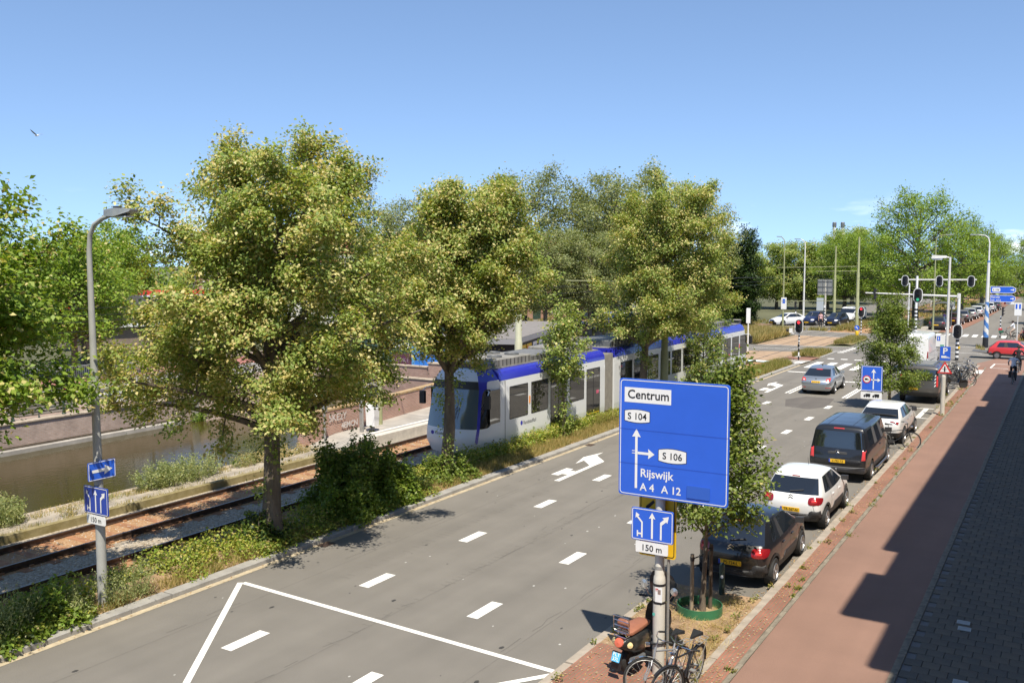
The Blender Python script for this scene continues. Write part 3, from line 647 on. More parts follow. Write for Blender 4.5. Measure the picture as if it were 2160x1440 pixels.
# ------------------------------------------------------------------ foliage
def leaf_quads(P, outw, size, rs, droop=.45, up=.8, asp=.66):
    n = len(P); N = rs.normal(0, .55, (n, 3)) + np.array([0, 0, up]) + outw * .45
    N /= np.linalg.norm(N, axis=1)[:, None] + 1e-9
    D = rs.normal(0, 1, (n, 3)); D[:, 2] -= droop; D += outw * .5
    D -= N * np.sum(D * N, 1)[:, None]; D /= np.linalg.norm(D, axis=1)[:, None] + 1e-9
    Sd = np.cross(D, N); L = (size * rs.uniform(.65, 1.3, n))[:, None]; wd = L * asp * .5; fold = N * L * .12
    V = np.stack([P, P + D * L * .45 + Sd * wd + fold, P + D * L, P + D * L * .45 - Sd * wd + fold], 1).reshape(-1, 3)
    F = np.arange(n * 4).reshape(-1, 4); return V, F
def crown_shape(t, tm=.32, lo=.72, cone=0., jut=0.):
    q = np.clip((t - tm) / (1.03 - tm), 0, 1)
    return np.where(t < tm, lo + (1 - lo) * np.sin(np.clip(t / tm, 0, 1) * PI / 2), (1 - cone) * np.sqrt(1 - q * q) ** .9 + cone * (1 - q) ** .9)
def gen_tree(name, seed, H, zb, r, tr, mats, nleaf, size, nl=26, tm=.32, lo=.72, bract=.0, spike=.16, sig=.2, per=14, off=(0, 0), lean=(0, 0), trunk_leaves=0, bark='bark', nshoot=7, zfork=None, fill=.25, droop=.45, asq=(1, 1), lopow=1., tilt=(0, 0), cone=0., jut=0.):
    rs = np.random.RandomState(seed); root = empty(name)
    zfork = zfork or zb * .95; tk = MB(); tb = MB()
    top = np.array([lean[0] + off[0] * .6, lean[1] + off[1] * .6, H * .93])
    wob = rs.uniform(-.12, .12, (6, 2)) * tr * 4
    def trunk_pt(z):
        f = z / H; i = min(4, int(f * 5)); g_ = f * 5 - i
        w = wob[i] * (1 - g_) + wob[i + 1] * g_
        return np.array([top[0] * f ** 1.4 + w[0] * min(1, f * 4), top[1] * f ** 1.4 + w[1] * min(1, f * 4), z])
    zs = np.concatenate([[-.25, .0, .25], np.linspace(.8, H * .9, 9)])
    tk.tube([trunk_pt(z) for z in zs], [tr * 1.55, tr * 1.4, tr * 1.12] + [max(.02, tr * (1 - .86 * (z / H) ** .9)) for z in zs[3:]], 9)
    C = []; O = []
    for i in range(nl):
        t = ((i + .5) / nl) ** lopow; t = min(.99, max(.0, t + rs.uniform(-.04, .04))); az = i * 2.39996 + rs.uniform(-.35, .35)
        Rr = r * float(crown_shape(np.array(t), tm, lo, cone)) * rs.uniform(1 - spike, 1 + spike * .8)
        if t > .5: Rr *= rs.uniform(.8, 1.22)
        elif rs.uniform() < jut: Rr *= 1.2
        ze = zb + t * (H - zb) + (rs.uniform(-.1, .55) if t > .55 else 0); u = np.array([math.cos(az) * asq[0], math.sin(az) * asq[1], 0])
        E_ = np.array([off[0] * min(1, t * 2 + .3), off[1] * min(1, t * 2 + .3), ze + (1 - t) * Rr * (u[0] * tilt[0] + u[1] * tilt[1])]) + u * Rr
        s0 = trunk_pt(zfork + (H * .82 - zfork) * max(0, t - .12)); L = np.linalg.norm(E_ - s0)
        mid = s0 * .5 + E_ * .5 + np.array([0, 0, L * rs.uniform(.02, .16)]) + rs.normal(0, .05 * L, 3)
        pts = [(1 - q) ** 2 * s0 + 2 * q * (1 - q) * mid + q * q * E_ for q in np.linspace(0, 1, 6)]
        r0 = tr * (.42 - .22 * t); tb.tube(pts, [max(.008, r0 * (1 - .85 * q)) for q in np.linspace(0, 1, 6)], 5)
        for k in range(nshoot):
            q = .28 + .72 * (k + rs.uniform(.2, .8)) / nshoot; p = (1 - q) ** 2 * s0 + 2 * q * (1 - q) * mid + q * q * E_
            d = (E_ - s0) / L * .55 + rs.normal(0, .6, 3) + np.array([0, 0, .22]); d /= np.linalg.norm(d)
            sl_ = r * rs.uniform(.20, .40) * (1.05 - .45 * q); e = p + d * sl_
            tb.tube([p, p + d * sl_ * .5 + np.array([0, 0, .04 * sl_]), e], [max(.006, r0 * .28), max(.005, r0 * .16), .004], 3, cap=False)
            for w in (.35, .6, .82, 1.):
                C.append(p + d * sl_ * w + rs.normal(0, .05, 3)); O.append(d)
        C.append(E_); O.append(u)
    nf = int(len(C) * fill)
    for k in range(nf):
        t = rs.uniform(.03, .97); az = rs.uniform(0, 6.28); q = math.sqrt(rs.uniform(.15, 1)) * .88
        Rr = r * float(crown_shape(np.array(t), tm, lo, cone)) * q; u = np.array([math.cos(az) * asq[0], math.sin(az) * asq[1], .2])
        C.append(np.array([off[0] * min(1, t * 2 + .3), off[1] * min(1, t * 2 + .3), zb + t * (H - zb) + (1 - t) * Rr * (u[0] * tilt[0] + u[1] * tilt[1])]) + u * Rr); O.append(u)
    C = np.array(C); O = np.array(O); nK = len(C); per = max(3, int(nleaf / nK))
    cl = rs.uniform(.6, 1.35, nK); cnt = np.maximum(2, (per * cl).astype(int)); idx = np.repeat(np.arange(nK), cnt)
    P = C[idx] + rs.normal(0, sig, (len(idx), 3)) * np.array([1, 1, .75]); Ow = O[idx]
    Ow = Ow / (np.linalg.norm(Ow, axis=1)[:, None] + 1e-9)
    if trunk_leaves:
        zt = rs.uniform(.1, zb * 1.0, 16); cz = np.repeat(zt, trunk_leaves // 16); az = np.repeat(rs.uniform(0, 6.28, 16), trunk_leaves // 16)
        ctr = np.array([trunk_pt(z) for z in cz]) + np.stack([np.cos(az), np.sin(az), 0 * az], 1) * (tr + .08)
        P = np.concatenate([P, ctr + rs.normal(0, .12, ctr.shape) * np.array([1, 1, 1.4])]); Ow = np.concatenate([Ow, np.stack([np.cos(az), np.sin(az), 0 * az], 1)])
    V, F = leaf_quads(P, Ow, size, rs, droop)
    mi = np.zeros(len(F), int)
    if bract:
        cb = rs.uniform(0, 1, nK); pb = np.concatenate([np.clip(cb[idx] * 2 * bract, 0, .9), np.zeros(len(F) - len(idx))])
        mi = (rs.uniform(0, 1, len(F)) < pb).astype(int)
    tk.build('trunk', M[bark], root, smooth=True); tb.build('branches', M[bark], root, smooth=True); np_obj('crown', V, F, mi, [M[q] for q in mats], root)
    return root
def place(o, loc, label, rz=0, group=None, cat='tree', sc=None):
    o.location = loc; o.rotation_euler = (0, 0, rz); tag(o, label, cat, group)
    if sc: o.scale = (sc, sc, sc) if not hasattr(sc, '__len__') else sc
    return o
AV = 'lime trees along the tram median'
LM = ['lime_leaf', 'lime_bract']
T1 = place(gen_tree('lime_tree', 11, 10.0, 3.6, 3.8, .27, LM, 180000, .095, cone=.22, jut=.1, tilt=(.14, .0), nl=38, tm=.22, lo=.80, bract=.36, spike=.24, sig=.17, off=(.45, .0), trunk_leaves=700, nshoot=8, zfork=2.9), (-17.55, 17.0, .05), 'tallest lime tree with the broadest yellow-green crown, standing beside the big leafy shrub', 0.6, AV)
T2 = place(gen_tree('lime_tree', 23, 9.7, 5.1, 2.45, .24, LM, 105000, .10, jut=.2, off=(.14, -.85), nl=32, tm=.30, lo=.70, bract=.36, spike=.24, sig=.17, trunk_leaves=900, nshoot=8, zfork=3.6), (-17.55, 24.9, .05), 'lime tree whose dark trunk stands in front of the tram nose', 1.9, AV)
T3 = place(gen_tree('lime_tree', 5, 11.0, 3.9, 3.0, .22, LM, 125000, .105, jut=.15, nl=34, tm=.35, lo=.65, bract=.30, spike=.24, sig=.19, off=(-.9, -1.1), trunk_leaves=1100, nshoot=8, zfork=3.2), (-17.55, 41.3, .05), 'lime tree rising behind the big blue direction sign and over the tram', 2.8, AV)
T0 = place(gen_tree('broadleaf_tree', 31, 8.3, 4.15, 3.5, .26, ['green_leaf', 'lime_bract'], 110000, .115, nl=34, tm=.18, lo=.9, bract=.10, spike=.16, sig=.2, nshoot=8), (-18.7, 8.3, .05), 'bright green big-leaved tree at the left edge beside the tall street lamp', .3, AV)
S1 = place(gen_tree('young_lime_tree', 8, 5.4, 2.7, .95, .075, LM, 6500, .12, nl=18, tm=.4, lo=.6, bract=.12, sig=.15, trunk_leaves=900, nshoot=5), (-17.5, 33.1, .05), 'small bright young tree with a leafy stem in front of the second tram window', .4, AV)
T4 = place(gen_tree('young_lime_tree', 14, 3.9, .6, 1.35, .07, ['mid_leaf', 'lime_bract'], 9000, .12, nl=22, tm=.25, lo=.8, bract=.10, sig=.16, nshoot=5, zfork=.5), (-17.4, 49.6, .1), 'low leafy young tree peeping over the top right corner of the big blue sign', .9, AV)
T5 = place(gen_tree('round_tree', 17, 6.2, 2.7, 2.4, .14, ['mid_leaf'], 16000, .15, nl=26, tm=.42, lo=.7, sig=.19, nshoot=6), (-20.9, 57.5, .0), 'dense dark rounded tree crown hanging just above the roof of the tram tail', .3, AV)
R1 = place(gen_tree('street_tree', 41, 5.0, 2.2, 1.15, .06, cone=.75, mats=['mid_leaf', 'lime_bract'], nleaf=19000, size=.085, nl=28, tm=.12, lo=.8, bract=.03, sig=.12, nshoot=7, zfork=1.6, off=(.46, .12), spike=.24), (-6.28, 18.1, .05), 'young staked street tree inside a green ring beside the black hatchback', .3)
R2 = place(gen_tree('street_tree', 47, 5.35, .95, 1.6, .08, ['mid_leaf'], 24000, .10, cone=.6, nl=32, tm=.2, lo=.82, sig=.14, nshoot=7, zfork=1.0, off=(.3, .2), spike=.2), (-7.5, 49.0, 0), 'street tree with a dense dark crown behind the blue lane sign with the lorry plate', 1.3)
# background trees: a few prototypes, each copied with its own turn and size
E1 = place(gen_tree('elm_tree', 51, 16.6, 4.5, 6.2, .38, ['elm_leaf'], 34000, .25, nl=40, tm=.5, lo=.55, sig=.5, spike=.25, nshoot=7, fill=.15, bark='bark_grey'), (-50.6, 86.5, 0), 'tall thin-leaved grey-green elm behind the second lime tree', .3, 'elms round the far square')
for (x, y, rz, sc, lb) in ((-43.5, 94.5, 1.4, (1.08, 1.08, 1.02), 'tall airy elm showing sky through its crown left of the third lime tree'),
                       (-52, 110, 2.6, .93, 'grey-green elm in the gap between the two nearer elms'),
                       (-38.5, 103, 4., (.9, .9, .86), 'elm whose crown fills the space behind the third lime tree'),
                       (-62, 78, 5., .82, 'elm mostly hidden behind the tallest lime tree'), (-44.8, 80.8, 2.2, (.72, .72, .62), 'lower elm with foliage down to the tram roof left of the small young tree'), (-41.6, 84.2, 3.3, (.7, .7, .62), 'lower elm behind the small bright young tree'), (-52.5, 74.5, .8, (.6, .6, .55), 'low elm between the first two lime trees')):
    place(dup(E1, (0, 0, 0)), (x, y, 0), lb, rz, 'elms round the far square', sc=sc)
L2 = place(gen_tree('plane_tree', 61, 8.6, 2.6, 3.5, .25, ['green_leaf', 'lime_bract'], 16000, .24, nl=30, tm=.4, lo=.75, sig=.32, bract=.06, nshoot=6), (-54.5, 36.0, 0), 'light green tree across the canal behind the tall street lamp', .2, 'trees across the canal')
for (x, y, rz, sc, lb) in ((-58.5, 31, 1.2, 1.05, 'light green tree across the canal furthest to the left'), (-66, 62, 2., 1.0, 'broad green tree above the red-edged house roof'), (-75, 52.5, 3., 1.06, 'dull green tree behind the house across the canal'),
                       (-61.5, 41.5, 4., (.9, .9, .9), 'small green tree left of the hipped-roof house'), (-84, 60, 2.2, 1.25, 'tall green tree far behind the hipped-roof house'), (-72, 88, .5, 1.15, 'green tree in front of the red brick terrace'), (-47.5, 66, 1.5, .72, 'low green tree between the kiosk and the brick terrace')):
    place(dup(L2, (0, 0, 0)), (x, y, 0), lb, rz, 'trees across the canal', sc=sc)
P1 = place(gen_tree('poplar_tree', 71, 11.4, .6, 1.6, .2, ['dark_leaf'], 17000, .22, nl=44, tm=.35, lo=.75, sig=.25, spike=.1, nshoot=6, fill=.4), (-32.9, 108.6, 0), 'taller of the two dark column-shaped trees behind the tram tail', .2, 'dark columnar trees')
place(dup(P1, (0, 0, 0)), (-35.9, 109.2, 0), 'shorter of the two dark column-shaped trees behind the tram tail', 2., 'dark columnar trees', sc=(.95, .95, .93))
place(dup(P1, (0, 0, 0)), (-34.2, 107.2, 0), 'low dark bushy tree filling the foot of the two dark columnar trees', 4., 'dark columnar trees', sc=(1.5, 1.5, .6))
B1 = place(gen_tree('park_lime_tree', 81, 10.4, 1.6, 4.3, .28, ['lime_leaf', 'lime_bract'], 20000, .26, nl=32, tm=.42, lo=.78, sig=.36, bract=.10, nshoot=6), (-40.7, 150.6, 0), 'yellow-green park tree right of the dark columnar trees', .2, 'row of trees beyond the crossing')
for (x, y, rz, sc, lb) in ((-37.2, 152, 1., 1.02, 'yellow-green park tree left of the back of the far grey direction board'), (-33.2, 153, 2., 1.0, 'yellow-green park tree directly behind the far grey direction board'),
                       (-33.9, 176, 3., 1.3, 'higher tree crown peeping over the park trees under the two chimneys'), (-46, 148, 4., .95, 'park tree half behind the dark columnar trees'),
                       (-41, 128, 5., .5, 'small bright green tree at the foot of the dark columnar trees')):
    place(dup(B1, (0, 0, 0)), (x, y, 0), lb, rz, 'row of trees beyond the crossing', sc=sc)
G1 = place(gen_tree('avenue_tree', 91, 15.4, 3.4, 6.3, .42, ['green_leaf'], 26000, .25, nl=44, tm=.45, lo=.6, sig=.42, spike=.22, nshoot=7, bark='bark_grey'), (-16.0, 121.6, 0), 'largest dark green avenue tree with bare twigs above the far traffic lights', .2, 'avenue trees along the far road')
for (x, y, rz, sc, lb) in ((-28.2, 141, 1., (.8, .8, .74), 'thin-topped tree right of the two chimneys'), (-23.0, 138, 2., (.72, .72, .76), 'tree between the chimneys and the largest avenue tree'), (-13.6, 150, 3., .86, 'avenue tree behind the blue and white banded lamp'),
                       (-13.2, 182, 4., .8, 'avenue tree over the far row of parked cars'), (-13.4, 215, 5., .8, 'distant avenue tree at the end of the far road'), (-6.6, 236, .5, .9, 'rounded distant tree under the white cloud at the right edge'), (-1.5, 165, 1.5, .62, 'low bright green tree behind the two blue arrow signs'), (-2.2, 128, 2.5, .42, 'small tree at the right edge above the parked cars'),
                       (-.8, 200, 2.2, .68, 'green tree at the right edge behind the cream building')):
    place(dup(G1, (0, 0, 0)), (x, y, 0), lb, rz, 'avenue trees along the far road', sc=sc)
wood = []
rs = np.random.RandomState(77); cs = []
for k in range(260):
    q = rs.uniform(0, 1); x = -150 + 210 * q; y = 232 + rs.uniform(0, 40) - 30 * abs(q - .5); cs.append((x, y, rs.uniform(3, 8)))
for k in range(120): cs.append((rs.uniform(-175, -100), rs.uniform(60, 180), rs.uniform(3, 7)))
cs = np.array(cs); idx = np.repeat(np.arange(len(cs)), 120); P = cs[idx] * np.array([1, 1, .6]) + rs.normal(0, 1, (len(idx), 3)) * np.array([2.6, 2.6, 2.2]); P[:, 2] = np.abs(P[:, 2])
V, F = leaf_quads(P, rs.normal(0, .3, P.shape), .75, rs)
tag(np_obj('distant_wood', V, F, rs.randint(0, 2, len(F)), [M['mid_leaf'], M['green_leaf']]), 'far belt of trees closing the view behind the crossing', 'woodland', kind='stuff')
# ------------------------------------------------------------------ shrubs, hedges, weeds and grass
def mound_leaves(mounds, n_per, size, rs, mats, name, mprob=None, parent=None, up=.7, droop=.1, lumpy=.16):
    Ps = []; Os = []
    for (x, y, z, rx, ry, h) in mounds:
        n = int(n_per * (rx * ry * h) ** .55 / .35); d = rs.normal(0, 1, (n, 3)); d[:, 2] = np.abs(d[:, 2]); d /= np.linalg.norm(d, axis=1)[:, None]
        lump = 1 + lumpy * np.sin(d[:, 0] * 5 + x * 3) * np.cos(d[:, 1] * 6 + y) + .1 * np.sin(d[:, 2] * 9 + x)
        q = (rs.uniform(.35, 1, n) ** .4 * lump)[:, None]
        Ps.append(np.array([x, y, z]) + d * q * np.array([rx, ry, h])); Os.append(d)
    P = np.concatenate(Ps); O = np.concatenate(Os); V, F = leaf_quads(P, O, size, rs, droop, up)
    mi = rs.choice(len(mats), len(F), p=mprob) if len(mats) > 1 else None
    return np_obj(name, V, F, mi, [M[q] for q in mats], parent)
rs = np.random.RandomState(9)
md = []
for y in np.arange(3.0, 16.4, .55):
    for x in (-18.0, -17.45, -17.05):
        if (11.6 < y < 13.6 and x > -17.5) or (14.0 < y < 15.6 and x > -17.2): continue
        md.append((x + rs.uniform(-.1, .1), y + rs.uniform(-.2, .2), .12, rs.uniform(.35, .55), rs.uniform(.4, .65), rs.uniform(.35, .62) * (1 if x < -17.2 else .6)))
for y in np.arange(16.4, 23.5, .6):
    for x in (-17.9, -17.35, -17.0): md.append((x, y + rs.uniform(-.2, .2), .12, rs.uniform(.35, .5), .5, rs.uniform(.35, .6) * (1 if x < -17.2 else .55)))
for y in np.arange(24, 46, .6):
    for x in (-18.05, -17.72): md.append((x + rs.uniform(-.06, .06), y + rs.uniform(-.2, .2), .12, rs.uniform(.35, .48), .5, rs.uniform(.42, .78) * (1.0 if y < 36 else .75)))
tag(mound_leaves(md, 560, .075, rs, ['hedge_leaf', 'green_leaf', 'dry_grass'], 'ground_cover', [.72, .2, .08]), 'low feathery hedge and ground cover filling the tram median', 'hedge', kind='stuff')
def shrub(name, mounds, n, size, mats, label, prob=None, stems=10, col='bark', seed=1, spikes=0, cat='shrub', group=None):
    rs = np.random.RandomState(seed); cx, cy, cz = np.mean([m[:3] for m in mounds], axis=0); root = empty(name, (cx, cy, cz), 0, label, cat, group)
    lm = [(a - cx, b - cy, c - cz, d, e, f) for a, b, c, d, e, f in mounds]
    sb = MB(); tips = []
    for k in range(stems):
        m = lm[k % len(lm)]; az = rs.uniform(0, 6.28); q = rs.uniform(.2, .8)
        e = Vector((m[0] + m[3] * q * math.cos(az), m[1] + m[4] * q * math.sin(az), m[2] + m[5] * rs.uniform(.75, 1.22))); b = Vector((m[0] * .5, m[1] * .5, 0))
        sb.tube([b, b.lerp(e, .5) + Vector((rs.uniform(-.1, .1), rs.uniform(-.1, .1), .1)), e], [.022, .014, .006], 4); tips.append((e, b))
    tag(sb.build('stems', M[col], root), kind='stuff')
    o = mound_leaves(lm, n, size, rs, mats, 'foliage', prob, root, lumpy=.34)
    if spikes:
        Ps = []; 
        for e, b in tips[:spikes]:
            for w in np.linspace(.5, 1.12, 9):
                p = b.lerp(e, w); Ps += [(p.x + rs.normal(0, .06), p.y + rs.normal(0, .06), p.z + rs.normal(0, .05)) for _ in range(7)]
        P = np.array(Ps); V, F = leaf_quads(P, rs.normal(0, .4, P.shape) + np.array([0, 0, .4]), size, rs); np_obj('shoot_leaves', V, F, None, [M[mats[0]]], root)
    return root
shrub('leafy_shrub', [(-17.75, 20.6, .05, 1.0, 1.5, 1.75), (-17.3, 19.7, .05, .75, .9, 1.2), (-17.35, 21.6, .05, .7, 1.0, 1.35), (-18.2, 20.2, .05, .7, 1.1, 1.75), (-17.9, 22.1, 0.05, .7, .8, 1.1)], 2300, .105, ['mid_leaf', 'green_leaf', 'bright_leaf'], 'large glossy leafy shrub between the tallest lime tree and the tram', [.2, .35, .45], 60, spikes=48, seed=5)
shrub('leafy_shrub', [(-17.8, 16.9, .05, .5, .7, .8), (-17.35, 16.5, .05, .45, .6, .6)], 1500, .11, ['dark_leaf', 'mid_leaf'], 'dark ivy bush round the foot of the tallest lime tree', [.5, .5], 14, seed=6)
shrub('leafy_shrub', [(-17.6, 24.6, .05, .6, .9, .9), (-17.3, 25.3, .05, .5, .7, .65)], 1500, .10, ['mid_leaf', 'bright_leaf'], 'bright bush round the foot of the tree in front of the tram nose', [.6, .4], 14, seed=8)
shrub('leafy_shrub', [(-17.2, 10.5, .05, .6, .8, .75), (-17.05, 9.7, .05, .5, .6, .5)], 1900, .10, ['green_leaf', 'bright_leaf', 'mid_leaf'], 'round-leaved bramble bush at the lower left corner beside the kerb', [.4, .4, .2], 12, seed=12)
def weed(loc, rad, h, n, label, seed, mats='weed_leaf', group='tall weeds', lsz=.05, parentname='weed_clump'):
    rs = np.random.RandomState(seed); root = empty(parentname, loc, 0, label, 'weeds', group); sb = MB(); Ps = []; Os = []
    for k in range(n):
        az = rs.uniform(0, 6.28); q = math.sqrt(rs.uniform(0, 1)); b = Vector((rad[0] * q * math.cos(az), rad[1] * q * math.sin(az), 0)); hh = h * rs.uniform(.55, 1.1) * (1.05 - .4 * q)
        e = b + Vector((rs.normal(0, .12) + b.x * .25, rs.normal(0, .12) + b.y * .25, hh)); sb.tube([b, b.lerp(e, .5), e], [.007, .005, .003], 3, cap=False)
        m = int(34 * h + 12)
        for w in rs.uniform(.08, 1.04, m):
            p = b.lerp(e, w); s_ = .085 * (1.15 - w) + .02; Ps.append((p.x + rs.normal(0, s_), p.y + rs.normal(0, s_), p.z + rs.normal(0, .03))); Os.append((rs.normal(0, .6), rs.normal(0, .6), .5))
    P = np.array(Ps); V, F = leaf_quads(P, np.array(Os), lsz, rs, -.5, .2, .4)
    tag(sb.build('stems', M['weed_leaf'], root), kind='stuff'); np_obj('foliage', V, F, None, [M[mats]], root); return root
weed((-25.2, 20.3, .03), (.38, 1.5), .95, 170, 'long pale green weed clump on the canal edge beyond the lamp signs', 1, lsz=.075)
weed((-25.2, 14.2, .03), (.4, .75), .95, 100, 'pale green weed clump on the canal edge at the left border', 2, lsz=.075)
weed((-24.55, 15.9, .03), (.12, .22), .45, 14, 'small yellowish tuft beside the mossy track edge left of the lamp', 3, 'dry_grass')
weed((-25.1, 17.4, .03), (.2, .5), .3, 16, 'low green weed patch on the quay just left of the lamp signs', 4, lsz=.05)
weed((-25.3, 24.5, .03), (.28, 1.4), .5, 60, 'straw-coloured grass clump on the canal edge left of the tallest lime trunk', 5, 'dry_grass', lsz=.07)
weed((-25.2, 23.3, .03), (.22, .6), .6, 22, 'green weed among straw grass on the canal edge', 6, lsz=.06)
weed((-16.98, 12.25, .12), (.16, .45), 1.05, 46, 'feathery grey-green mugwort at the foot of the tall street lamp', 7, lsz=.05)
weed((-17.0, 9.3, .12), (.3, .8), 1.25, 70, 'tallest pale mugwort stems at the lower left corner', 8, lsz=.05)
weed((-16.95, 10.9, .12), (.15, .4), .8, 26, 'single mugwort spray leaning over the kerb at lower left', 9, lsz=.05)
weed((-41.0, 34.4, -1.42), (.35, .3), .7, 26, 'tuft of reed growing from the canal wall at the waterline', 10, 'green_leaf', lsz=.13)
def blades(name, polys, n, h, w, mats, prob, seed, label, zf=None, lean=.35):
    rs = np.random.RandomState(seed); P = []
    A = [abs(x1 - x0) * abs(y1 - y0) for x0, x1, y0, y1 in polys]; tot = sum(A)
    for (x0, x1, y0, y1), a in zip(polys, A):
        k = int(n * a / tot); cl = rs.uniform(0, 1, (max(3, k // 25), 2)); ci = rs.randint(0, len(cl), k)
        u = cl[ci] * np.array([x1 - x0, y1 - y0]) + rs.normal(0, .11, (k, 2)); u = np.clip(u, 0, [x1 - x0, y1 - y0]); P.append(u + np.array([x0, y0]))
    P = np.concatenate(P); n = len(P); z = np.array([zf(*p) for p in P]) if zf else np.zeros(n)
    az = rs.uniform(0, 6.28, n); hh = h * rs.uniform(.4, 1.15, n); dx = rs.normal(0, lean, n) * hh; dy = rs.normal(0, lean, n) * hh; ww = w * rs.uniform(.7, 1.3, n)
    B0 = np.stack([P[:, 0] - ww * np.cos(az), P[:, 1] - ww * np.sin(az), z - .02], 1); B1_ = np.stack([P[:, 0] + ww * np.cos(az), P[:, 1] + ww * np.sin(az), z - .02], 1)
    Tp = np.stack([P[:, 0] + dx, P[:, 1] + dy, z + hh], 1); V = np.stack([B0, B1_, Tp], 1).reshape(-1, 3); F = np.arange(3 * n).reshape(-1, 3)
    return tag(np_obj(name, V, F, rs.choice(len(mats), n, p=prob), [M[q] for q in mats]), label, 'grass', kind='stuff')
zm = lambda x, y: float(np.interp(x, [-18.25, -18., -17.7, -17.3, -17., -16.82], [-.2, .1, .24, .2, .12, .09]))
blades('dry_grass', [(-17.5, -16.86, 23, 30), (-17.55, -16.86, 30, 46), (-17.2, -16.86, 6, 23)], 38000, .20, .009, ['dry_grass', 'green_grass'], [.72, .28], 21, 'short straw-coloured grass along the median kerb', zm)
blades('meadow_grass', [(-18.15, -16.88, 45, 67), (-18.1, -17.4, 36, 46)], 34000, .42, .013, ['green_grass', 'dry_grass', 'hedge_leaf'], [.52, .28, .2], 22, 'taller green and yellow meadow grass beside the tram tail', zm)
blades('meadow_grass', [(-18.5, -16.5, 73.4, 78.4), (-18.2, -16.7, 86.3, 94.4)], 12000, .38, .02, ['green_grass', 'dry_grass'], [.62, .38], 23, 'green grass on the two small traffic islands', lambda x, y: .08)
blades('tall_dry_grass', [(-30.5, -24.3, 83.6, 95.4)], 26000, .85, .03, ['dry_grass', 'green_grass'], [.7, .3], 24, 'tall straw-yellow grass on the verge beyond the tram tail', lambda x, y: .12)
blades('tall_dry_grass', [(-22.3, -19.9, 104, 128), (-30, -22.6, 103.2, 104.6)], 9000, .5, .03, ['dry_grass', 'green_grass'], [.45, .55], 25, 'yellow-green grass strips past the crossing beside the catenary masts', lambda x, y: .0)
blades('meadow_grass', [(-60, -31, 84, 120), (-21, -14.5, 116, 200), (-7.0, -6.0, 86.4, 92.5), (-4.2, -2.6, 99.5, 104)], 30000, .35, .035, ['green_grass', 'dry_grass'], [.6, .4], 26, 'rough green and yellow grass past the road crossing', lambda x, y: -.02)
blades('straw', [(-7.35, -5.5, 15.7, 19.3), (-5.9, -5.3, 12.5, 17.5)], 3600, .10, .006, ['dry_grass'], [1], 27, 'trampled straw on the planting bed round the staked tree', lambda x, y: .055, 1.6)
blades('quay_grass', [(-25.6, -25.0, 10, 27), (-24.45, -24.15, 10, 27)], 6500, .14, .008, ['dry_grass', 'green_grass'], [.65, .35], 28, 'sparse dry grass along the quay path', lambda x, y: .03)
# kerbside weeds and fallen blossom
rs = np.random.RandomState(55); Ps = []
for k in range(85):
    y = 13 + 50 * rs.uniform(0, 1) ** 1.6; x = rs.choice([-4.83, -4.86, -5.05, -5.22, -5.5, -4.95, -7.45]) + rs.normal(0, .03); s_ = rs.uniform(.03, .10)
    if x < -7: y = 9 + rs.uniform(0, 10)
    Ps.append(np.array([x, y, .09]) + np.abs(rs.normal(0, 1, (int(18 + 260 * s_), 3))) * np.array([1, 1, .6]) * s_ * rs.choice([-1, 1], (1, 3)) * np.array([1, 1.3, 0]) + np.abs(rs.normal(0, s_ * .6, (int(18 + 260 * s_), 1))) * np.array([[0, 0, 1.]]))
P = np.concatenate(Ps); V, F = leaf_quads(P, rs.normal(0, .3, P.shape) + np.array([0, 0, .5]), .05, rs); tag(np_obj('kerb_weeds', V, F, rs.choice(3, len(F), p=[.4, .35, .25]), [M['bright_leaf'], M['green_grass'], M['dry_grass']]), 'little weeds sprouting from the joints along the bicycle path', 'weeds', kind='stuff')
P = []
for k in range(3600):
    c = rs.uniform()
    if c < .30: p = (rs.normal(-5.52, .07), 14 + 50 * rs.uniform() ** 1.5, .012)
    elif c < .52: p = (rs.uniform(-5.24, -4.9), 12 + 45 * rs.uniform() ** 1.5, .085)
    elif c < .80: p = (rs.uniform(-7.4, -5.4), 11 + 8.3 * rs.uniform(), .062)
    elif c < .9: p = (rs.normal(-16.45, .05), 6 + 40 * rs.uniform(), .012)
    else: p = (-17.1 + rs.uniform(0, .25), 5 + 30 * rs.uniform(), .13)
    P.append(p)
P = np.array(P); V, F = leaf_quads(P, np.tile(np.array([[0, 0, 3.]]), (len(P), 1)), .05, rs, 0, 4); tag(np_obj('fallen_blossom', V, F, None, [M['litter']]), 'fallen dry lime blossom drifted along the kerbs and over the planting bed', 'litter', kind='stuff')
# ------------------------------------------------------------------ signs, lamps, masts and traffic lights
X3, Y3, Z3 = (1, 0, 0), (0, 1, 0), (0, 0, 1)
def plate(name, poly, org, ax, m, parent, th=.03, ay=Z3):
    ax_, ay_ = Vector(ax), Vector(ay); nn = ax_.cross(ay_).normalized()
    return MB().prism(poly, -nn * th, 0, org, ax, ay).build(name, m, parent)
def flat(name, polys, org, ax, m, parent, d=.004, ay=Z3):
    mb = MB(); nn = Vector(ax).cross(Vector(ay)).normalized() * d; o = Vector(org)
    for p in polys: mb.add([o + Vector(ax) * u + Vector(ay) * v + nn for u, v in p], [tuple(range(len(p)))])
    return mb.build(name, m, parent)
def rim(name, w, h, r, t, org, ax, m, parent, d=.004, inset=0., ay=Z3):
    mb = MB(); ring2d(mb, rrect(w - 2 * inset, h - 2 * inset, r), rrect(w - 2 * inset - 2 * t, h - 2 * inset - 2 * t, max(.004, r - t)), org, ax, ay, d); return mb.build(name, m, parent)
def letters(txt, size, org, ax, m, parent, d=.006, align='LEFT', bold=.012, sx=1., ay=Z3, name='lettering'):
    return text_mb(MB(), txt, size, org, ax, ay, d, 0, align, bold, sx).build(name, m, parent)
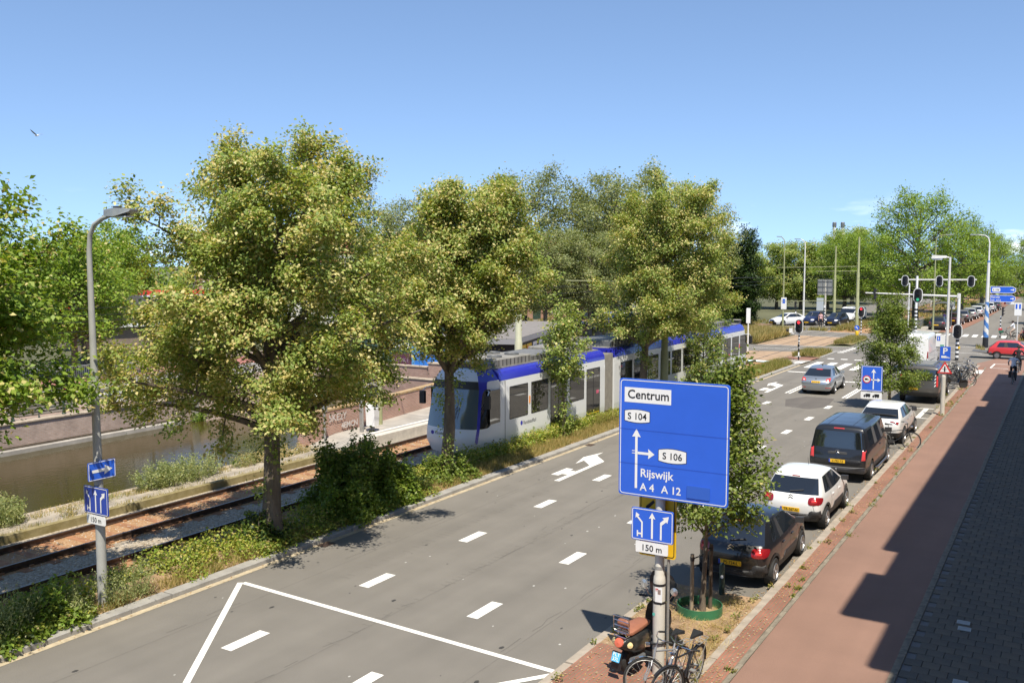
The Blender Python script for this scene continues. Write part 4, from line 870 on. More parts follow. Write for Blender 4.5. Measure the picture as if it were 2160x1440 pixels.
def poly_arrow(x, y0, y1, w, hw, hl): return [(x - w / 2, y0), (x + w / 2, y0), (x + w / 2, y1 - hl), (x + hw, y1 - hl * 1.12), (x, y1), (x - hw, y1 - hl * 1.12), (x - w / 2, y1 - hl)]
def shield(w, h, b=.12, n=6):
    p = []
    for k in range(n + 1): u = -1 + 2 * k / n; p.append((w / 2 * u, h / 2 - h * b + h * b * (1 - u * u)))
    return p + [(-x, -y) for x, y in p]
# the big blue direction sign
bs = empty('direction_sign', (-5.98, 14.95, .05), 0, 'big blue direction sign reading Centrum and Rijswijk on a thick cream pole', 'road sign')
MB().lathe([(.108, -.1), (.108, 1.68), (.10, 1.76), (.084, 1.80), (.084, 5.1), (0, 5.12)], n=20).build('pole', M['pole_cream'], bs, smooth=True)
w, h = 1.985, 2.065; O = Vector((.26, -.15, 4.22)); TL = O + Vector((-w / 2, 0, h / 2))
dp = plate('direction_panel', rrect(w, h, .05), O, X3, M['sign_blue'], bs, .035)
rim('border', w, h, .06, .014, O, X3, M['sign_white'], dp, .003, .022)
def UV(u, v): return TL + Vector((u * w, 0, -v * h))
def box_uv(u0, u1, v0, v1): return [((u0) * w, -v1 * h), (u1 * w, -v1 * h), (u1 * w, -v0 * h), (u0 * w, -v0 * h)]
flat('white_panel', [box_uv(.05, .485, .073, .20)], TL, X3, M['sign_white'], dp, .003)
letters('Centrum', .215, UV(.078, .165), X3, M['sign_black'], dp, .006, sx=.98, bold=.014)
for (u0, u1, v0, v1, t) in ((.055, .288, .262, .370, 'S 104'), (.378, .628, .568, .685, 'S 106')):
    c = UV((u0 + u1) / 2, (v0 + v1) / 2); sw, sh = (u1 - u0) * w, (v1 - v0) * h
    flat('route_shield_edge', [shield(sw + .02, sh + .02)], c, X3, M['sign_black'], dp, .003); flat('route_shield', [shield(sw, sh)], c, X3, M['sign_white'], dp, .005)
    letters(t, .165, c + Vector((0, 0, -.058)), X3, M['sign_black'], dp, .008, 'CENTER', .01, .98)
flat('straight_arrow', [[(.155 * w, -.932 * h), (.178 * w, -.932 * h), (.178 * w, -.49 * h), (.2075 * w, -.492 * h), (.1665 * w, -.424 * h), (.1255 * w, -.492 * h), (.155 * w, -.49 * h)]], TL, X3, M['sign_white'], dp, .003)
flat('right_arrow', [[(.179 * w, -.639 * h), (.282 * w, -.639 * h), (.278 * w, -.672 * h), (.338 * w, -.628 * h), (.278 * w, -.586 * h), (.282 * w, -.617 * h), (.179 * w, -.617 * h)], box_uv(.125, .154, .609, .615), box_uv(.125, .154, .630, .636)], TL, X3, M['sign_white'], dp, .003)
letters('Rijswijk', .205, UV(.205, .828), X3, M['sign_white'], dp, .004, sx=.97, bold=.016); letters('A 4', .185, UV(.205, .945), X3, M['sign_white'], dp, .004, bold=.016); letters('A 12', .185, UV(.405, .945), X3, M['sign_white'], dp, .004, bold=.016)
flat('seam', [box_uv(.003, .997, .429, .4315), box_uv(.003, .997, .722, .7245)], TL, X3, M['sign_blue_dark'], dp, .005)
plate('cover_patch', rrect(.205 * w, .105 * h, .01), UV(.742, .905) + Vector((0, -.012, 0)), X3, mat('patch_blue', (.03, .115, .52), .4), dp, .01)
mb = MB()
for z in (3.5, 4.9): mb.obox((.2, -.06, z), (.75, 0, 0), (0, .03, 0), (0, 0, .03))
mb.build('bracket', M['galv'], bs)
def lane_panel(parent, C, w, h, ax=X3, mblue='sign_blue_dark'):
    p = plate('lane_panel', rrect(w, h, .03), C, ax, M[mblue], parent, .025); rim('border', w, h, .03, .013, C, ax, M['sign_white'], p, .003, .012)
    k = w / .78
    A = [[(q * k, r * k) for q, r in a] for a in (
        [(-.205, -.235), (-.175, -.235), (-.175, .045), (-.262, .14), (-.235, .165), (-.305, .205), (-.315, .105), (-.287, .12), (-.205, .03)],
        [(-.287, -.115), (-.262, -.115), (-.262, -.155), (-.206, -.155), (-.206, -.185), (-.262, -.185), (-.262, -.225), (-.287, -.225)],
        [(-.018, -.235), (.018, -.235), (.018, .13), (.062, .12), (0, .23), (-.062, .12), (-.018, .13)],
        [(.15, -.235), (.182, -.235), (.182, .03), (.262, .10), (.285, .075), (.31, .20), (.19, .165), (.222, .14), (.15, .075)])]
    flat('lane_arrow', A, C, ax, M['sign_white'], p, .004); return p
lane_panel(bs, Vector((-.085, -.16, 2.70)), .775, .575, mblue='sign_blue')
dpn = plate('distance_panel', rrect(.60, .20, .02), Vector((-.09, -.16, 2.295)), X3, M['sign_white'], bs, .02); letters('150 m', .155, Vector((-.09, -.16, 2.24)), X3, M['sign_black'], dpn, .004, 'CENTER', .01)
pp = flat('poster', [rrect(.13, .27, .004)], Vector((.035, -.107, 1.47)), X3, M['sign_white'], bs, .006)
flat('poster_picture', [rrect(.055, .085, .004, cy=.05, cx=.01)], Vector((.035, -.107, 1.47)), X3, mat('poster_ink', (.28, .2, .17), .7), pp, .008); flat('poster_text', [rrect(.05, .02, .002, cx=-.035, cy=.1), rrect(.035, .01, .002, cx=-.04, cy=.07)], Vector((.035, -.107, 1.47)), X3, M['sign_red'], pp, .008)
mb = MB()
for z in (1.63, 1.31): mb.lathe([(.1105, z - .022), (.1105, z + .022)], n=20)
mb.build('tape_band', M['black_paint'], bs)
flat('sticker', [rrect(.05, .05, .004), ], Vector((-.055, -.095, 1.10)), X3, mat('sticker', (.1, .45, .38), .6), bs, .006)
MB().lathe([(.0865, 1.90), (.0865, 1.96)], n=20).build('sticker_band', M['galv'], bs)
# yellow detour sign on its own thin pole behind
ys = empty('detour_sign', (-5.88, 15.12, .05), 0, 'yellow diversion sign on a thin grey pole half hidden behind the blue lane sign', 'road sign')
MB().lathe([(.026, 0), (.026, 3.25), (0, 3.26)], n=10).build('pole', M['galv'], ys)
yp = plate('panel', rrect(.70, 1.12, .05), Vector((-.2, -.05, 2.62)), X3, M['sign_yellow'], ys, .02); rim('border', .70, 1.12, .05, .014, Vector((-.2, -.05, 2.62)), X3, M['sign_black'], yp, .004, .025)
flat('arrow', [[(-.22, .05), (-.17, .05), (-.17, .30), (-.05, .42), (-.08, .46), (-.22, .34)], [(.02, .45), (.07, .45), (.28, .15), (.28, .05), (.2, .1)]], Vector((-.2, -.05, 2.62)), X3, M['sign_black'], yp, .004)  # black bent bar and black diagonal wedge on the upper yellow face
# street lamp on the median with two signs
sl1 = empty('street_lamp', (-17.12, 11.75, .1), 0, 'tall grey street lamp at the left carrying the right-arrow and lane signs', 'street lamp')
mb = MB(); mb.tube([(0, 0, -.2), (0, 0, 1.2), (0, 0, 3.6), (-.02, 0, 6.9), (-.02, 0, 7.45), (.03, 0, 7.78), (.18, 0, 7.98), (.45, 0, 8.10), (.72, 0, 8.16)], [.105, .10, .085, .058, .052, .05, .048, .045, .042], 14); mb.build('pole', M['pole_grey'], sl1, smooth=True)
mb = MB(); mb.add([(.66, -.13, 8.14), (.66, .13, 8.14), (1.42, .11, 8.21), (1.42, -.11, 8.21), (.66, -.12, 8.26), (.66, .12, 8.26), (1.0, .15, 8.29), (1.0, -.15, 8.29), (1.44, .09, 8.25), (1.44, -.09, 8.25), (1.0, -.17, 8.12), (1.0, .17, 8.12)],
       [(0, 1, 11, 10), (10, 11, 2, 3), (4, 7, 6, 5), (7, 9, 8, 6), (0, 4, 5, 1), (3, 2, 8, 9), (0, 10, 7, 4), (10, 3, 9, 7), (1, 5, 6, 11), (11, 6, 8, 2)]); mb.build('luminaire', M['galv'], sl1)
MB().box(.86, 1.0, -.05, .05, 8.29, 8.33).build('photocell', M['dark_plastic'], sl1); MB().box(.86, 1.3, -.1, .1, 8.10, 8.125).build('lens', M['lamp_clear'], sl1)
ap = plate('arrow_panel', rrect(.63, .385, .025), Vector((.13, 0, 2.95)), Y3, M['sign_blue'], sl1, .02); rim('border', .63, .385, .025, .014, Vector((.13, 0, 2.95)), Y3, M['sign_white'], ap, .003, .008)
flat('arrow', [[(-.23, -.03), (.06, -.035), (.045, -.1), (.24, .0), (.06, .1), (.065, .035), (-.23, .03)]], Vector((.13, 0, 2.95)), Y3, M['sign_white'], ap, .005)
lane_panel(sl1, Vector((.1, -.15, 2.33)), .78, .575); dq = plate('distance_panel', rrect(.60, .19, .02), Vector((.08, -.15, 1.925)), X3, M['sign_white'], sl1, .02); letters('150 m', .145, Vector((.08, -.15, 1.875)), X3, M['sign_black'], dq, .004, 'CENTER', .01)
MB().lathe([(.092, 2.62), (.092, 2.68)], n=14).build('clamp', M['galv'], sl1)
# generic pieces
def bands(mb, r, z0, n, hgt=.16, first=0):
    for k in range(n): mb.lathe([(r, z0 + k * hgt), (r, z0 + (k + 1) * hgt)], n=12, mi=(k + first) % 2)
    return mb
def light_head(parent, C, ax=X3, s=1., lit=None, arrow=False, board=True):
    C = Vector(C); n_ = Vector(ax).cross(Vector(Z3)).normalized(); w_, h_ = .62 * s, 1.06 * s
    root = MB().prism(rrect(w_, h_, w_ / 2 - .01), -n_ * .03, 0, C, ax, Z3).build('signal_head', M['dark_plastic'], parent) if board else None
    hb = MB().obox(C + n_ * .05, Vector(ax) * .15 * s, n_ * .07, Vector(Z3) * .45 * s).build('housing', M['black_paint'], root or parent)
    root = root or hb
    if board: rim('white_edge', w_, h_, w_ / 2 - .01, .045 * s, C, ax, M['sign_white'], root, .006, 0)
    for k, col in enumerate(('red', 'amber', 'green')):
        c = C + Vector(Z3) * (.29 - .29 * k) * s + n_ * .122
        m = M['lens_red_lit'] if (lit == 'red' and k == 0) else M['lens_green_lit'] if (lit == 'green' and k == 2) else M['lens_off']
        MB().disc(c, n_, .105 * s, 14).build('lens', m, root)
        hd = MB(); a = Vector(ax); pts = [(math.cos(R(t)), math.sin(R(t))) for t in range(-10, 191, 20)]
        vs = [c + .12 * s * (a * u + Vector(Z3) * v) for u, v in pts] + [c + .12 * s * (a * u + Vector(Z3) * v) + n_ * .16 * s * max(.25, v + .2) for u, v in pts]
        hd.add(vs, [(i, i + 1, len(pts) + i + 1, len(pts) + i) for i in range(len(pts) - 1)]); hd.build('hood', M['black_paint'], root)
    return root
def emis(name, col, st):
    m = mat(name, col, .4); p = m.node_tree.nodes['Principled BSDF']; p.inputs['Emission Color'].default_value = (*col, 1); p.inputs['Emission Strength'].default_value = st; return m
M['lens_red_lit'] = emis('lens_red_lit', (.9, .03, .04), 1.6); M['lens_green_lit'] = emis('lens_green_lit', (.05, .5, .25), .5); M['lens_off'] = mat('lens_off', (.03, .028, .03), .2)
def lamp(loc, H, arm, label, pm='pole_cream', r=.085, headlen=.7, group=None, armrise=.25):
    root = empty('street_lamp', loc, 0, label, 'street lamp', group); s = 1 if arm > 0 else -1; a = abs(arm)
    MB().tube([(0, 0, -.1), (0, 0, H * .45), (0, 0, H - .75), (s * .06, 0, H - .35), (s * .28, 0, H - .1), (s * a, 0, H)], [r, r * .8, r * .5, r * .45, r * .42, r * .38], 10).build('pole', M[pm], root, smooth=True)
    MB().obox((s * (a + headlen / 2), 0, H + .02), (s * headlen / 2, 0, .02), (0, .13, 0), (0, 0, .05)).build('luminaire', M['galv'], root); return root
# traffic light on the refuge, with side signal
t1 = empty('traffic_light', (-17.2, 70.1, .1), 0, 'traffic light with red arrow on the banded post of the zebra refuge', 'traffic light')
mb = bands(MB(), .055, .0, 3, .3, 1); bands(mb, .055, .9, 9, .12, 0); mb.lathe([(.05, 1.9), (.05, 3.0)], n=10, mi=1); mb.build('post', [M['white_paint'], M['black_paint']], t1)
light_head(t1, (0, -.12, 2.55), lit='red'); MB().box(-.05, .06, -.16, -.05, .98, 1.22).build('push_button_box', M['black_paint'], t1); MB().box(-.07, -.05, -.14, -.06, 1.02, 1.14).build('button_plate', M['sign_yellow'], t1)
sd = MB().obox((-.62, .0, 2.2), (.12, 0, 0), (0, .05, 0), (0, 0, .17)).build('side_signal', M['white_paint'], t1); MB().cyl((-.78, -.02, 2.22), (-.95, -.06, 2.2), .12, .1).build('hood', M['black_paint'], sd); MB().cyl((-.6, 0, 1.98), (0, 0, 1.98), .03).build('bracket', M['white_paint'], t1)
t2 = empty('traffic_light', (-17.55, 96, .05), 0, 'traffic light with red arrow beside the tall olive catenary mast', 'traffic light')
mb = bands(MB(), .055, .0, 12, .16); mb.build('post', [M['black_paint'], M['white_paint']], t2); light_head(t2, (0, -.12, 2.5), lit='red')
kb = empty('keep_left_bollard', (-17.85, 95.6, .05), 0, 'yellow bollard under a round blue arrow sign at the island tip', 'bollard')
MB().lathe([(.16, 0), (.16, .55), (.12, .62), (0, .64)], n=12).build('bollard', M['sign_yellow'], kb); MB().cyl((0, 0, .6), (0, 0, 1.05), .04).build('post', M['galv'], kb)
ds = MB().disc((0, -.05, .95), (0, -1, 0), .24, 20, 0, .02).build('disc', M['sign_blue'], kb); flat('arrow', [[(-.13, .11), (.03, .12), (-.02, .07), (.13, -.08), (.08, -.13), (-.07, .02), (-.12, -.03)]], (0, -.072, .95), X3, M['sign_white'], ds, .004)
# gantries
g1 = empty('traffic_light_gantry', (-7.13, 77.05, .05), 0, 'nearer cantilever mast with two traffic lights on its arm and one on its post', 'traffic light')
mb = MB(); bands(mb, .125, .0, 12, .17); mb.lathe([(.115, 2.04), (.105, 5.0), (0, 5.02)], n=14, mi=1); mb.build('post', [M['black_paint'], M['white_paint']], g1)
MB().tube([(0, 0, 4.78), (-3, 0, 4.86), (-6.7, 0, 4.95)], [.085, .07, .05], 10).build('arm', M['pole_white'], g1); MB().box(-.12, .05, -.12, .12, 4.66, 5.02).build('arm_joint', M['pole_white'], g1)
light_head(g1, (-2.85, -.14, 4.82), s=1.06, lit='green'); light_head(g1, (-6.05, -.0, 4.85), ax=Y3, s=.95, board=False); light_head(g1, (.0, -.2, 2.15), s=1.06)
MB().box(.05, .2, -.1, .05, .85, 1.02).build('push_button_box', M['sign_yellow'], g1)
g2 = empty('traffic_light_gantry', (-13.75, 104.9, .0), 0, 'farther cantilever mast with three traffic lights in a row on its arm', 'traffic light')
mb = MB(); bands(mb, .14, 0, 14, .2); mb.lathe([(.13, 2.8), (.12, 6.0), (0, 6.02)], n=14, mi=1); mb.build('post', [M['black_paint'], M['white_paint']], g2)
MB().tube([(-1.8, 0, 5.6), (5.6, 0, 5.66)], .075, 10).build('arm', M['pole_white'], g2)
for x in (-1.15, 2.15, 5.1): light_head(g2, (x, -.14, 5.5), s=1.1)
p2_ = empty('banded_post', (-14.35, 104.0, .0), 0, 'slim white post standing beside the farther gantry mast', 'post'); MB().lathe([(.07, 0), (.07, 5.1), (.1, 5.2), (0, 5.3)], n=10).build('post', M['pole_white'], p2_)
tl3 = empty('traffic_light', (-5.75, 103.1, .0), 0, 'small traffic light seen from the side on a banded post near the far cyclist', 'traffic light')
mb = bands(MB(), .06, 0, 12, .18); mb.build('post', [M['black_paint'], M['white_paint']], tl3); light_head(tl3, (.1, 0, 2.6), ax=Y3, s=1.0, board=False)
tl4 = empty('traffic_light', (-28.0, 112.2, 0), 0, 'traffic light seen sideways on the lamp pole left of the dark blue car', 'traffic light')
mb = bands(MB(), .06, 0, 9, .2); mb.build('post', [M['black_paint'], M['white_paint']], tl4); light_head(tl4, (-.12, 0, 2.5), ax=Y3, s=1.1, board=False)
for (x, y, lb) in ((-24.2, 110.2, 'short black and white banded post next to the pedestrian in pink'), (-15.2, 110.2, 'short black and white banded post beside the dark estate car')):
    q = empty('banded_post', (x, y, 0), 0, lb, 'post'); mb = bands(MB(), .06, 0, 13, .17); mb.build('post', [M['black_paint'], M['white_paint']], q); MB().box(-.1, .1, -.08, .08, 2.2, 2.5).build('signal_box', M['white_paint'], q)
# lamps
lamp((-28.2, 107.2, 0), 10.35, -.35, 'left one of two tall lamp posts beyond the tram tail, with a blue parking plate', 'pole_olive', .12, .55)
pk = plate('parking_plate', rrect(.62, 1.35, .03), Vector((.1, -.13, 2.75)), X3, M['sign_white'], bpy.data.objects['street_lamp.001'], .02); flat('blue_field', [rrect(.3, .5, .02, cy=.25)], Vector((.1, -.13, 2.75)), X3, M['sign_blue'], pk, .005)
lamp((-28.3, 117.2, 0), 10.3, -.55, 'right one of two tall lamp posts beyond the tram tail, above the traffic light', 'pole_white', .13, .75)
lamp((-12.7, 110.4, 0), 10.4, 1.0, 'slim lamp post with its arm to the right in front of the largest avenue tree', 'pole_olive', .11, .7)
lamp((-20.0, 170, 0), 9, 1.0, 'distant lamp post along the far tram track', 'pole_cream', .1, .7)
bw = empty('street_lamp', (-6.13, 90.16, 0), 0, 'tall white lamp post with blue diagonal stripes carrying two blue arrow signs', 'street lamp')
mb = MB(); zs = [0, .9] + [.9 + .42 * k for k in range(1, 7)]
mb.tube([(0, 0, 0), (0, 0, .9)], [.24, .225], 14, 0)
nn_ = 16; zb = .9
for k in range(44):
    z0 = .9 + k * .07
    r_ = .225 - .022 * (z0 - .9)
    for j in range(nn_):
        a0, a1 = 2 * PI * j / nn_, 2 * PI * (j + 1) / nn_; bl = (int((k * .07 + j * .09) / .48) % 2 == 0)
        mb.add([(r_ * math.cos(a0), r_ * math.sin(a0), z0), (r_ * math.cos(a1), r_ * math.sin(a1), z0), (r_ * math.cos(a1), r_ * math.sin(a1), z0 + .07), (r_ * math.cos(a0), r_ * math.sin(a0), z0 + .07)], [(0, 1, 2, 3)], 2 if bl else 1)
mb.tube([(0, 0, 3.98), (0, 0, 7.4)], [.155, .11], 14, 1); mb.tube([(0, 0, 7.4), (0, 0, 7.55)], [.115, .115], 14, 2)
mb.tube([(0, 0, 7.55), (-.0, 0, 9.1), (-.1, 0, 9.5), (-.35, 0, 9.72), (-.95, 0, 9.8)], [.075, .06, .05, .045, .04], 10, 1); mb.build('pole', [M['black_paint'], M['pole_white'], mat('stripe_blue', (.07, .2, .5), .5)], bw)
MB().obox((-1.2, 0, 9.8), (.33, 0, 0), (0, .12, 0), (0, 0, .05)).build('luminaire', M['galv'], bw)
for zc, t in ((5.05, ('S 106',)), (4.3, ('Rijswijk', 'A4  A12'))):
    P_ = [(.0, -.30), (1.68, -.30), (1.92, -.17), (1.97, 0), (1.92, .17), (1.68, .30), (0, .30)]
    a = plate('arrow_panel', P_, Vector((.22, -.12, zc)), X3, M['sign_blue'], bw, .04)
    mb = MB(); ring2d(mb, P_, [(u * .965 + .03, v * .88) for u, v in P_], Vector((.22, -.12, zc)), X3, Z3, .004); mb.build('border', M['sign_white'], a)
    flat('arrow', [[(1.55, -.035), (1.72, -.035), (1.71, -.11), (1.86, 0), (1.71, .11), (1.72, .035), (1.55, .035)]], Vector((.22, -.12, zc)), X3, M['sign_white'], a, .006)
    if len(t) == 1:
        flat('route_shield', [rrect(.62, .34, .08, cx=.45)], Vector((.22, -.12, zc)), X3, M['sign_white'], a, .005); letters(t[0], .22, Vector((.67, -.12, zc - .08)), X3, M['sign_black'], a, .008, 'CENTER')
    else:
        letters(t[0], .22, Vector((.30, -.12, zc + .05)), X3, M['sign_white'], a, .008); letters(t[1], .22, Vector((.30, -.12, zc - .22)), X3, M['sign_white'], a, .008)
ol = empty('street_lamp', (-6.42, 63, .05), 0, 'white lamp post with a flat box lantern rising behind the parking sign', 'street lamp')
MB().tube([(0, 0, 0), (0, 0, 2), (0, 0, 7.65)], [.10, .095, .062], 12).build('pole', M['pole_white'], ol, smooth=True); MB().tube([(0, 0, 7.6), (-.25, 0, 7.66)], .045, 8).build('arm', M['pole_white'], ol)
MB().add([(-.2, -.14, 7.6), (-.2, .14, 7.6), (-1.05, .18, 7.56), (-1.05, -.18, 7.56), (-.2, -.1, 7.74), (-.2, .1, 7.74), (-1.0, .15, 7.78), (-1.0, -.15, 7.78)], [(0, 1, 2, 3), (4, 7, 6, 5), (0, 4, 5, 1), (1, 5, 6, 2), (2, 6, 7, 3), (3, 7, 4, 0)]).build('luminaire', M['pole_white'], ol); MB().box(-1.0, -.45, -.13, .13, 7.48, 7.57).build('lens', M['lamp_clear'], ol)
# right-hand kerbside signs
tp = empty('warning_sign', (-4.98, 48.09, .08), 0, 'red triangular junction warning sign on a thick short cream post', 'road sign')
MB().lathe([(.10, 0), (.10, 1.86), (.08, 1.93), (0, 1.96)], n=14).build('post', M['pole_cream'], tp); MB().cyl((0, 0, 1.9), (0, 0, 2.62), .03).build('pole', M['galv'], tp)
tri = [(-.33, -.22), (.33, -.22), (0, .36)]; a = plate('triangle', tri, Vector((.04, -.06, 2.24)), X3, M['sign_red'], tp, .015); flat('white_field', [[(-.215, -.155), (.215, -.155), (0, .225)]], Vector((.04, -.06, 2.24)), X3, M['sign_white'], a, .004)
flat('junction_symbol', [[(-.03, -.14), (.03, -.14), (.03, .1), (0, .14), (-.03, .1)], [(-.11, -.03), (.11, -.03), (.11, -.012), (-.11, -.012)]], Vector((.04, -.06, 2.24)), X3, M['sign_black'], a, .008)
tp = empty('parking_sign', (-5.66, 55, .05), 0, 'blue parking sign with a white P and a small lorry symbol', 'road sign')
MB().cyl((0, .04, 0), (0, .04, 2.8), .03).build('pole', M['galv'], tp); a = plate('panel', rrect(.52, .76, .03), Vector((0, -.02, 2.38)), X3, M['sign_blue'], tp, .015); letters('P', .48, Vector((-.01, -.02, 2.36)), X3, M['sign_white'], a, .005, 'CENTER', .02)
flat('lorry_symbol', [[(-.19, -.24), (.05, -.24), (.05, -.12), (-.19, -.12)], [(.06, -.24), (.13, -.24), (.13, -.17), (.06, -.14)]], Vector((0, -.02, 2.38)), X3, M['sign_white'], a, .005); flat('side_symbol', [[(.16, -.25), (.22, -.25), (.22, -.2), (.16, -.17)]], Vector((0, -.02, 2.38)), X3, M['sign_white'], a, .005)
plate('text_plate', rrect(.5, .14, .015), Vector((0, -.02, 1.92)), X3, M['galv'], tp, .012)
tp = empty('parking_info_sign', (-7.1, 66, .0), 0, 'pale board with a blue square and green strip beside the box-lantern lamp post', 'road sign')
MB().cyl((0, .04, 0), (0, .04, 2.7), .03).build('pole', M['galv'], tp); a = plate('panel', rrect(.56, .78, .02), Vector((0, -.02, 2.28)), X3, M['sign_white'], tp, .015); flat('blue_square', [rrect(.2, .3, .01, cx=-.12, cy=.15)], Vector((0, -.02, 2.28)), X3, M['sign_blue'], a, .005); flat('green_strip', [rrect(.24, .1, .01, cx=.1, cy=-.3)], Vector((0, -.02, 2.28)), X3, mat('green_strip', (.1, .4, .25), .5), a, .005)
flat('parking_letter', [rrect(.05, .18, .008, cx=-.13, cy=.15)], Vector((0, -.02, 2.28)), X3, M['sign_white'], a, .007)
tp = empty('lane_sign', (-7.93, 46.1, .0), 0, 'blue lane sign with white arrows and a lorry ban above a white lorry plate', 'road sign')
MB().cyl((0, .04, 0), (0, .04, 2.4), .035).build('pole', M['galv'], tp); C = Vector((.06, -.02, 1.87)); a = plate('panel', rrect(.95, 1.2, .05), C, X3, M['sign_blue'], tp, .02); rim('border', .95, 1.2, .05, .022, C, X3, M['sign_white'], a, .004, .018)
flat('lane_arrow', [poly_arrow(.08, -.5, .47, .05, .11, .17), [(-.04, -.075), (.26, -.075), (.26, -.145), (.4, -.05), (.26, .045), (.26, -.025), (-.04, -.025)]], C, X3, M['sign_white'], a, .005)
b = MB().disc(C + Vector((-.22, -.006, -.04)), (0, -1, 0), .185, 24).build('ban_ring', M['sign_red'], a); MB().disc(C + Vector((-.22, -.011, -.04)), (0, -1, 0), .14, 24).build('ban_field', M['sign_white'], a)
lorry = lambda s, cx, cy: [[(cx - .15 * s, cy - .05 * s), (cx + .05 * s, cy - .05 * s), (cx + .05 * s, cy + .08 * s), (cx - .15 * s, cy + .08 * s)], [(cx + .06 * s, cy - .05 * s), (cx + .14 * s, cy - .05 * s), (cx + .14 * s, cy), (cx + .06 * s, cy + .05 * s)]] + [[(cx + u * s + .028 * s * math.cos(t), cy - .06 * s + .028 * s * math.sin(t)) for t in np.linspace(0, 6.28, 9)[:-1]] for u in (-.1, 0, .1)]
flat('lorry_symbol', lorry(.62, -.22, -.04), C, X3, M['sign_black'], a, .017)
a = plate('lorry_plate', rrect(.95, .32, .03), Vector((.06, -.02, 1.06)), X3, M['sign_white'], tp, .015); flat('lorry_symbol', [[(-u, v) for u, v in q] for q in lorry(1.05, .2, 0) + lorry(1.05, -.2, 0)], Vector((.06, -.02, 1.06)), X3, M['sign_black'], a, .005)
tp = empty('parking_board', (-3.75, 90.5, .0), 0, 'white board with two blue strips at the right edge above the parked car', 'road sign')
MB().cyl((0, .04, 0), (0, .04, 3.9), .04).build('pole', M['pole_white'], tp); a = plate('panel', rrect(.55, 1.1, .02), Vector((0, -.02, 3.4)), X3, M['sign_white'], tp, .02); flat('blue_strip', [rrect(.14, .42, .01, cx=-.13, cy=.22), rrect(.14, .42, .01, cx=.13, cy=.22)], Vector((0, -.02, 3.4)), X3, M['sign_blue'], a, .005)
a = plate('street_name_plate', rrect(.8, .2, .01), Vector((-.7, -.02, 3.9)), X3, M['sign_white'], tp, .02); flat('red_end', [rrect(.14, .2, .01, cx=-.33)], Vector((-.7, -.02, 3.9)), X3, M['sign_red'], a, .005)
tp = empty('direction_board', (-28.1, 128, 0), 0, 'large grey back of a direction board on a post beyond the crossing', 'road sign')
MB().cyl((0, .1, 0), (0, .1, 5.0), .13).build('pole', M['pole_cream'], tp); a = MB().box(-1.05, .95, 0, .04, 3.1, 5.2).build('panel', M['galv'], tp); mb = MB()
for x in (-1., -.35, .3, .9): mb.box(x - .03, x + .03, -.05, 0, 3.15, 5.15)
for z in (3.5, 4.2, 4.9): mb.box(-1.03, .93, -.06, -.01, z - .03, z + .03)
mb.build('stiffener', M['iron_grey'], a); MB().box(-1.1, -.2, 0, .04, 1.0, 2.7).build('lower_panel', mat('pale_panel', (.45, .5, .55), .5), tp)
# catenary masts, arms and wires
MAST = []
def mast(loc, H, label, r=.14, arms=(), pm='pole_olive'):
    root = empty('catenary_mast', loc, 0, label, 'mast', 'olive catenary masts'); MB().lathe([(r * 1.15, -.2), (r * 1.15, H * .33), (r, H * .335), (r, H * .62), (r * .75, H * .63), (r * .6, H), (0, H + .02)], n=12).build('pole', M[pm], root, smooth=True)
    for (x, z, zz) in arms: MB().tube([(0, 0, z), (x, 0, zz)], .035, 6).build('arm', M['pole_olive'], root)
    return root
mast((-19.45, 103.9, 0), 10.1, 'tall olive catenary mast with long arms right of the waiting white van', .16, ((-8.7, 7.0, 6.85), (-8.7, 3.35, 3.1), (-4.4, 6.5, 6.45)))
mast((-24.45, 116.4, 0), 9.4, 'olive catenary mast standing in front of the waiting white van', .15)
mast((-25.6, 31.3, .3), 8.2, 'slim olive catenary mast beside the tram stop sign', .085, ((5.9, 6.3, 6.3),))
mast((-33.6, 56.5, 0), 8.5, 'pale olive mast in front of the dark pavilion with yellow posters', .20, (), 'pole_pale')
mast((-17.25, 43.4, .1), 8.6, 'thick olive mast beside the tram just left of the third lime tree stem', .17, ((-5.6, 6.3, 6.3),))
mast((-17.9, 130, 0), 9, 'olive mast by the far tram stop', .12, ((-5, 6.4, 6.4),)); mast((-17.2, 165, 0), 9, 'farther olive mast along the tram track', .12, ((-5, 6.4, 6.4),))
for f, lb in ((xn, 'contact wire above the near tram track'), (xf, 'contact wire above the far tram track')):
    ys_ = np.linspace(-30, 190, 40); o = MB().tube([(f(y), y, 5.75) for y in ys_], .009, 4).build('overhead_wire', M['black_paint']); tag(o, lb, 'wire')
    o = MB().tube([(f(y), y, 6.35 - .25 * math.sin((y % 32) / 32 * PI)) for y in np.linspace(-30, 190, 120)], .009, 4).build('overhead_wire', M['black_paint']); tag(o, lb.replace('contact', 'sagging carrier'), 'wire')
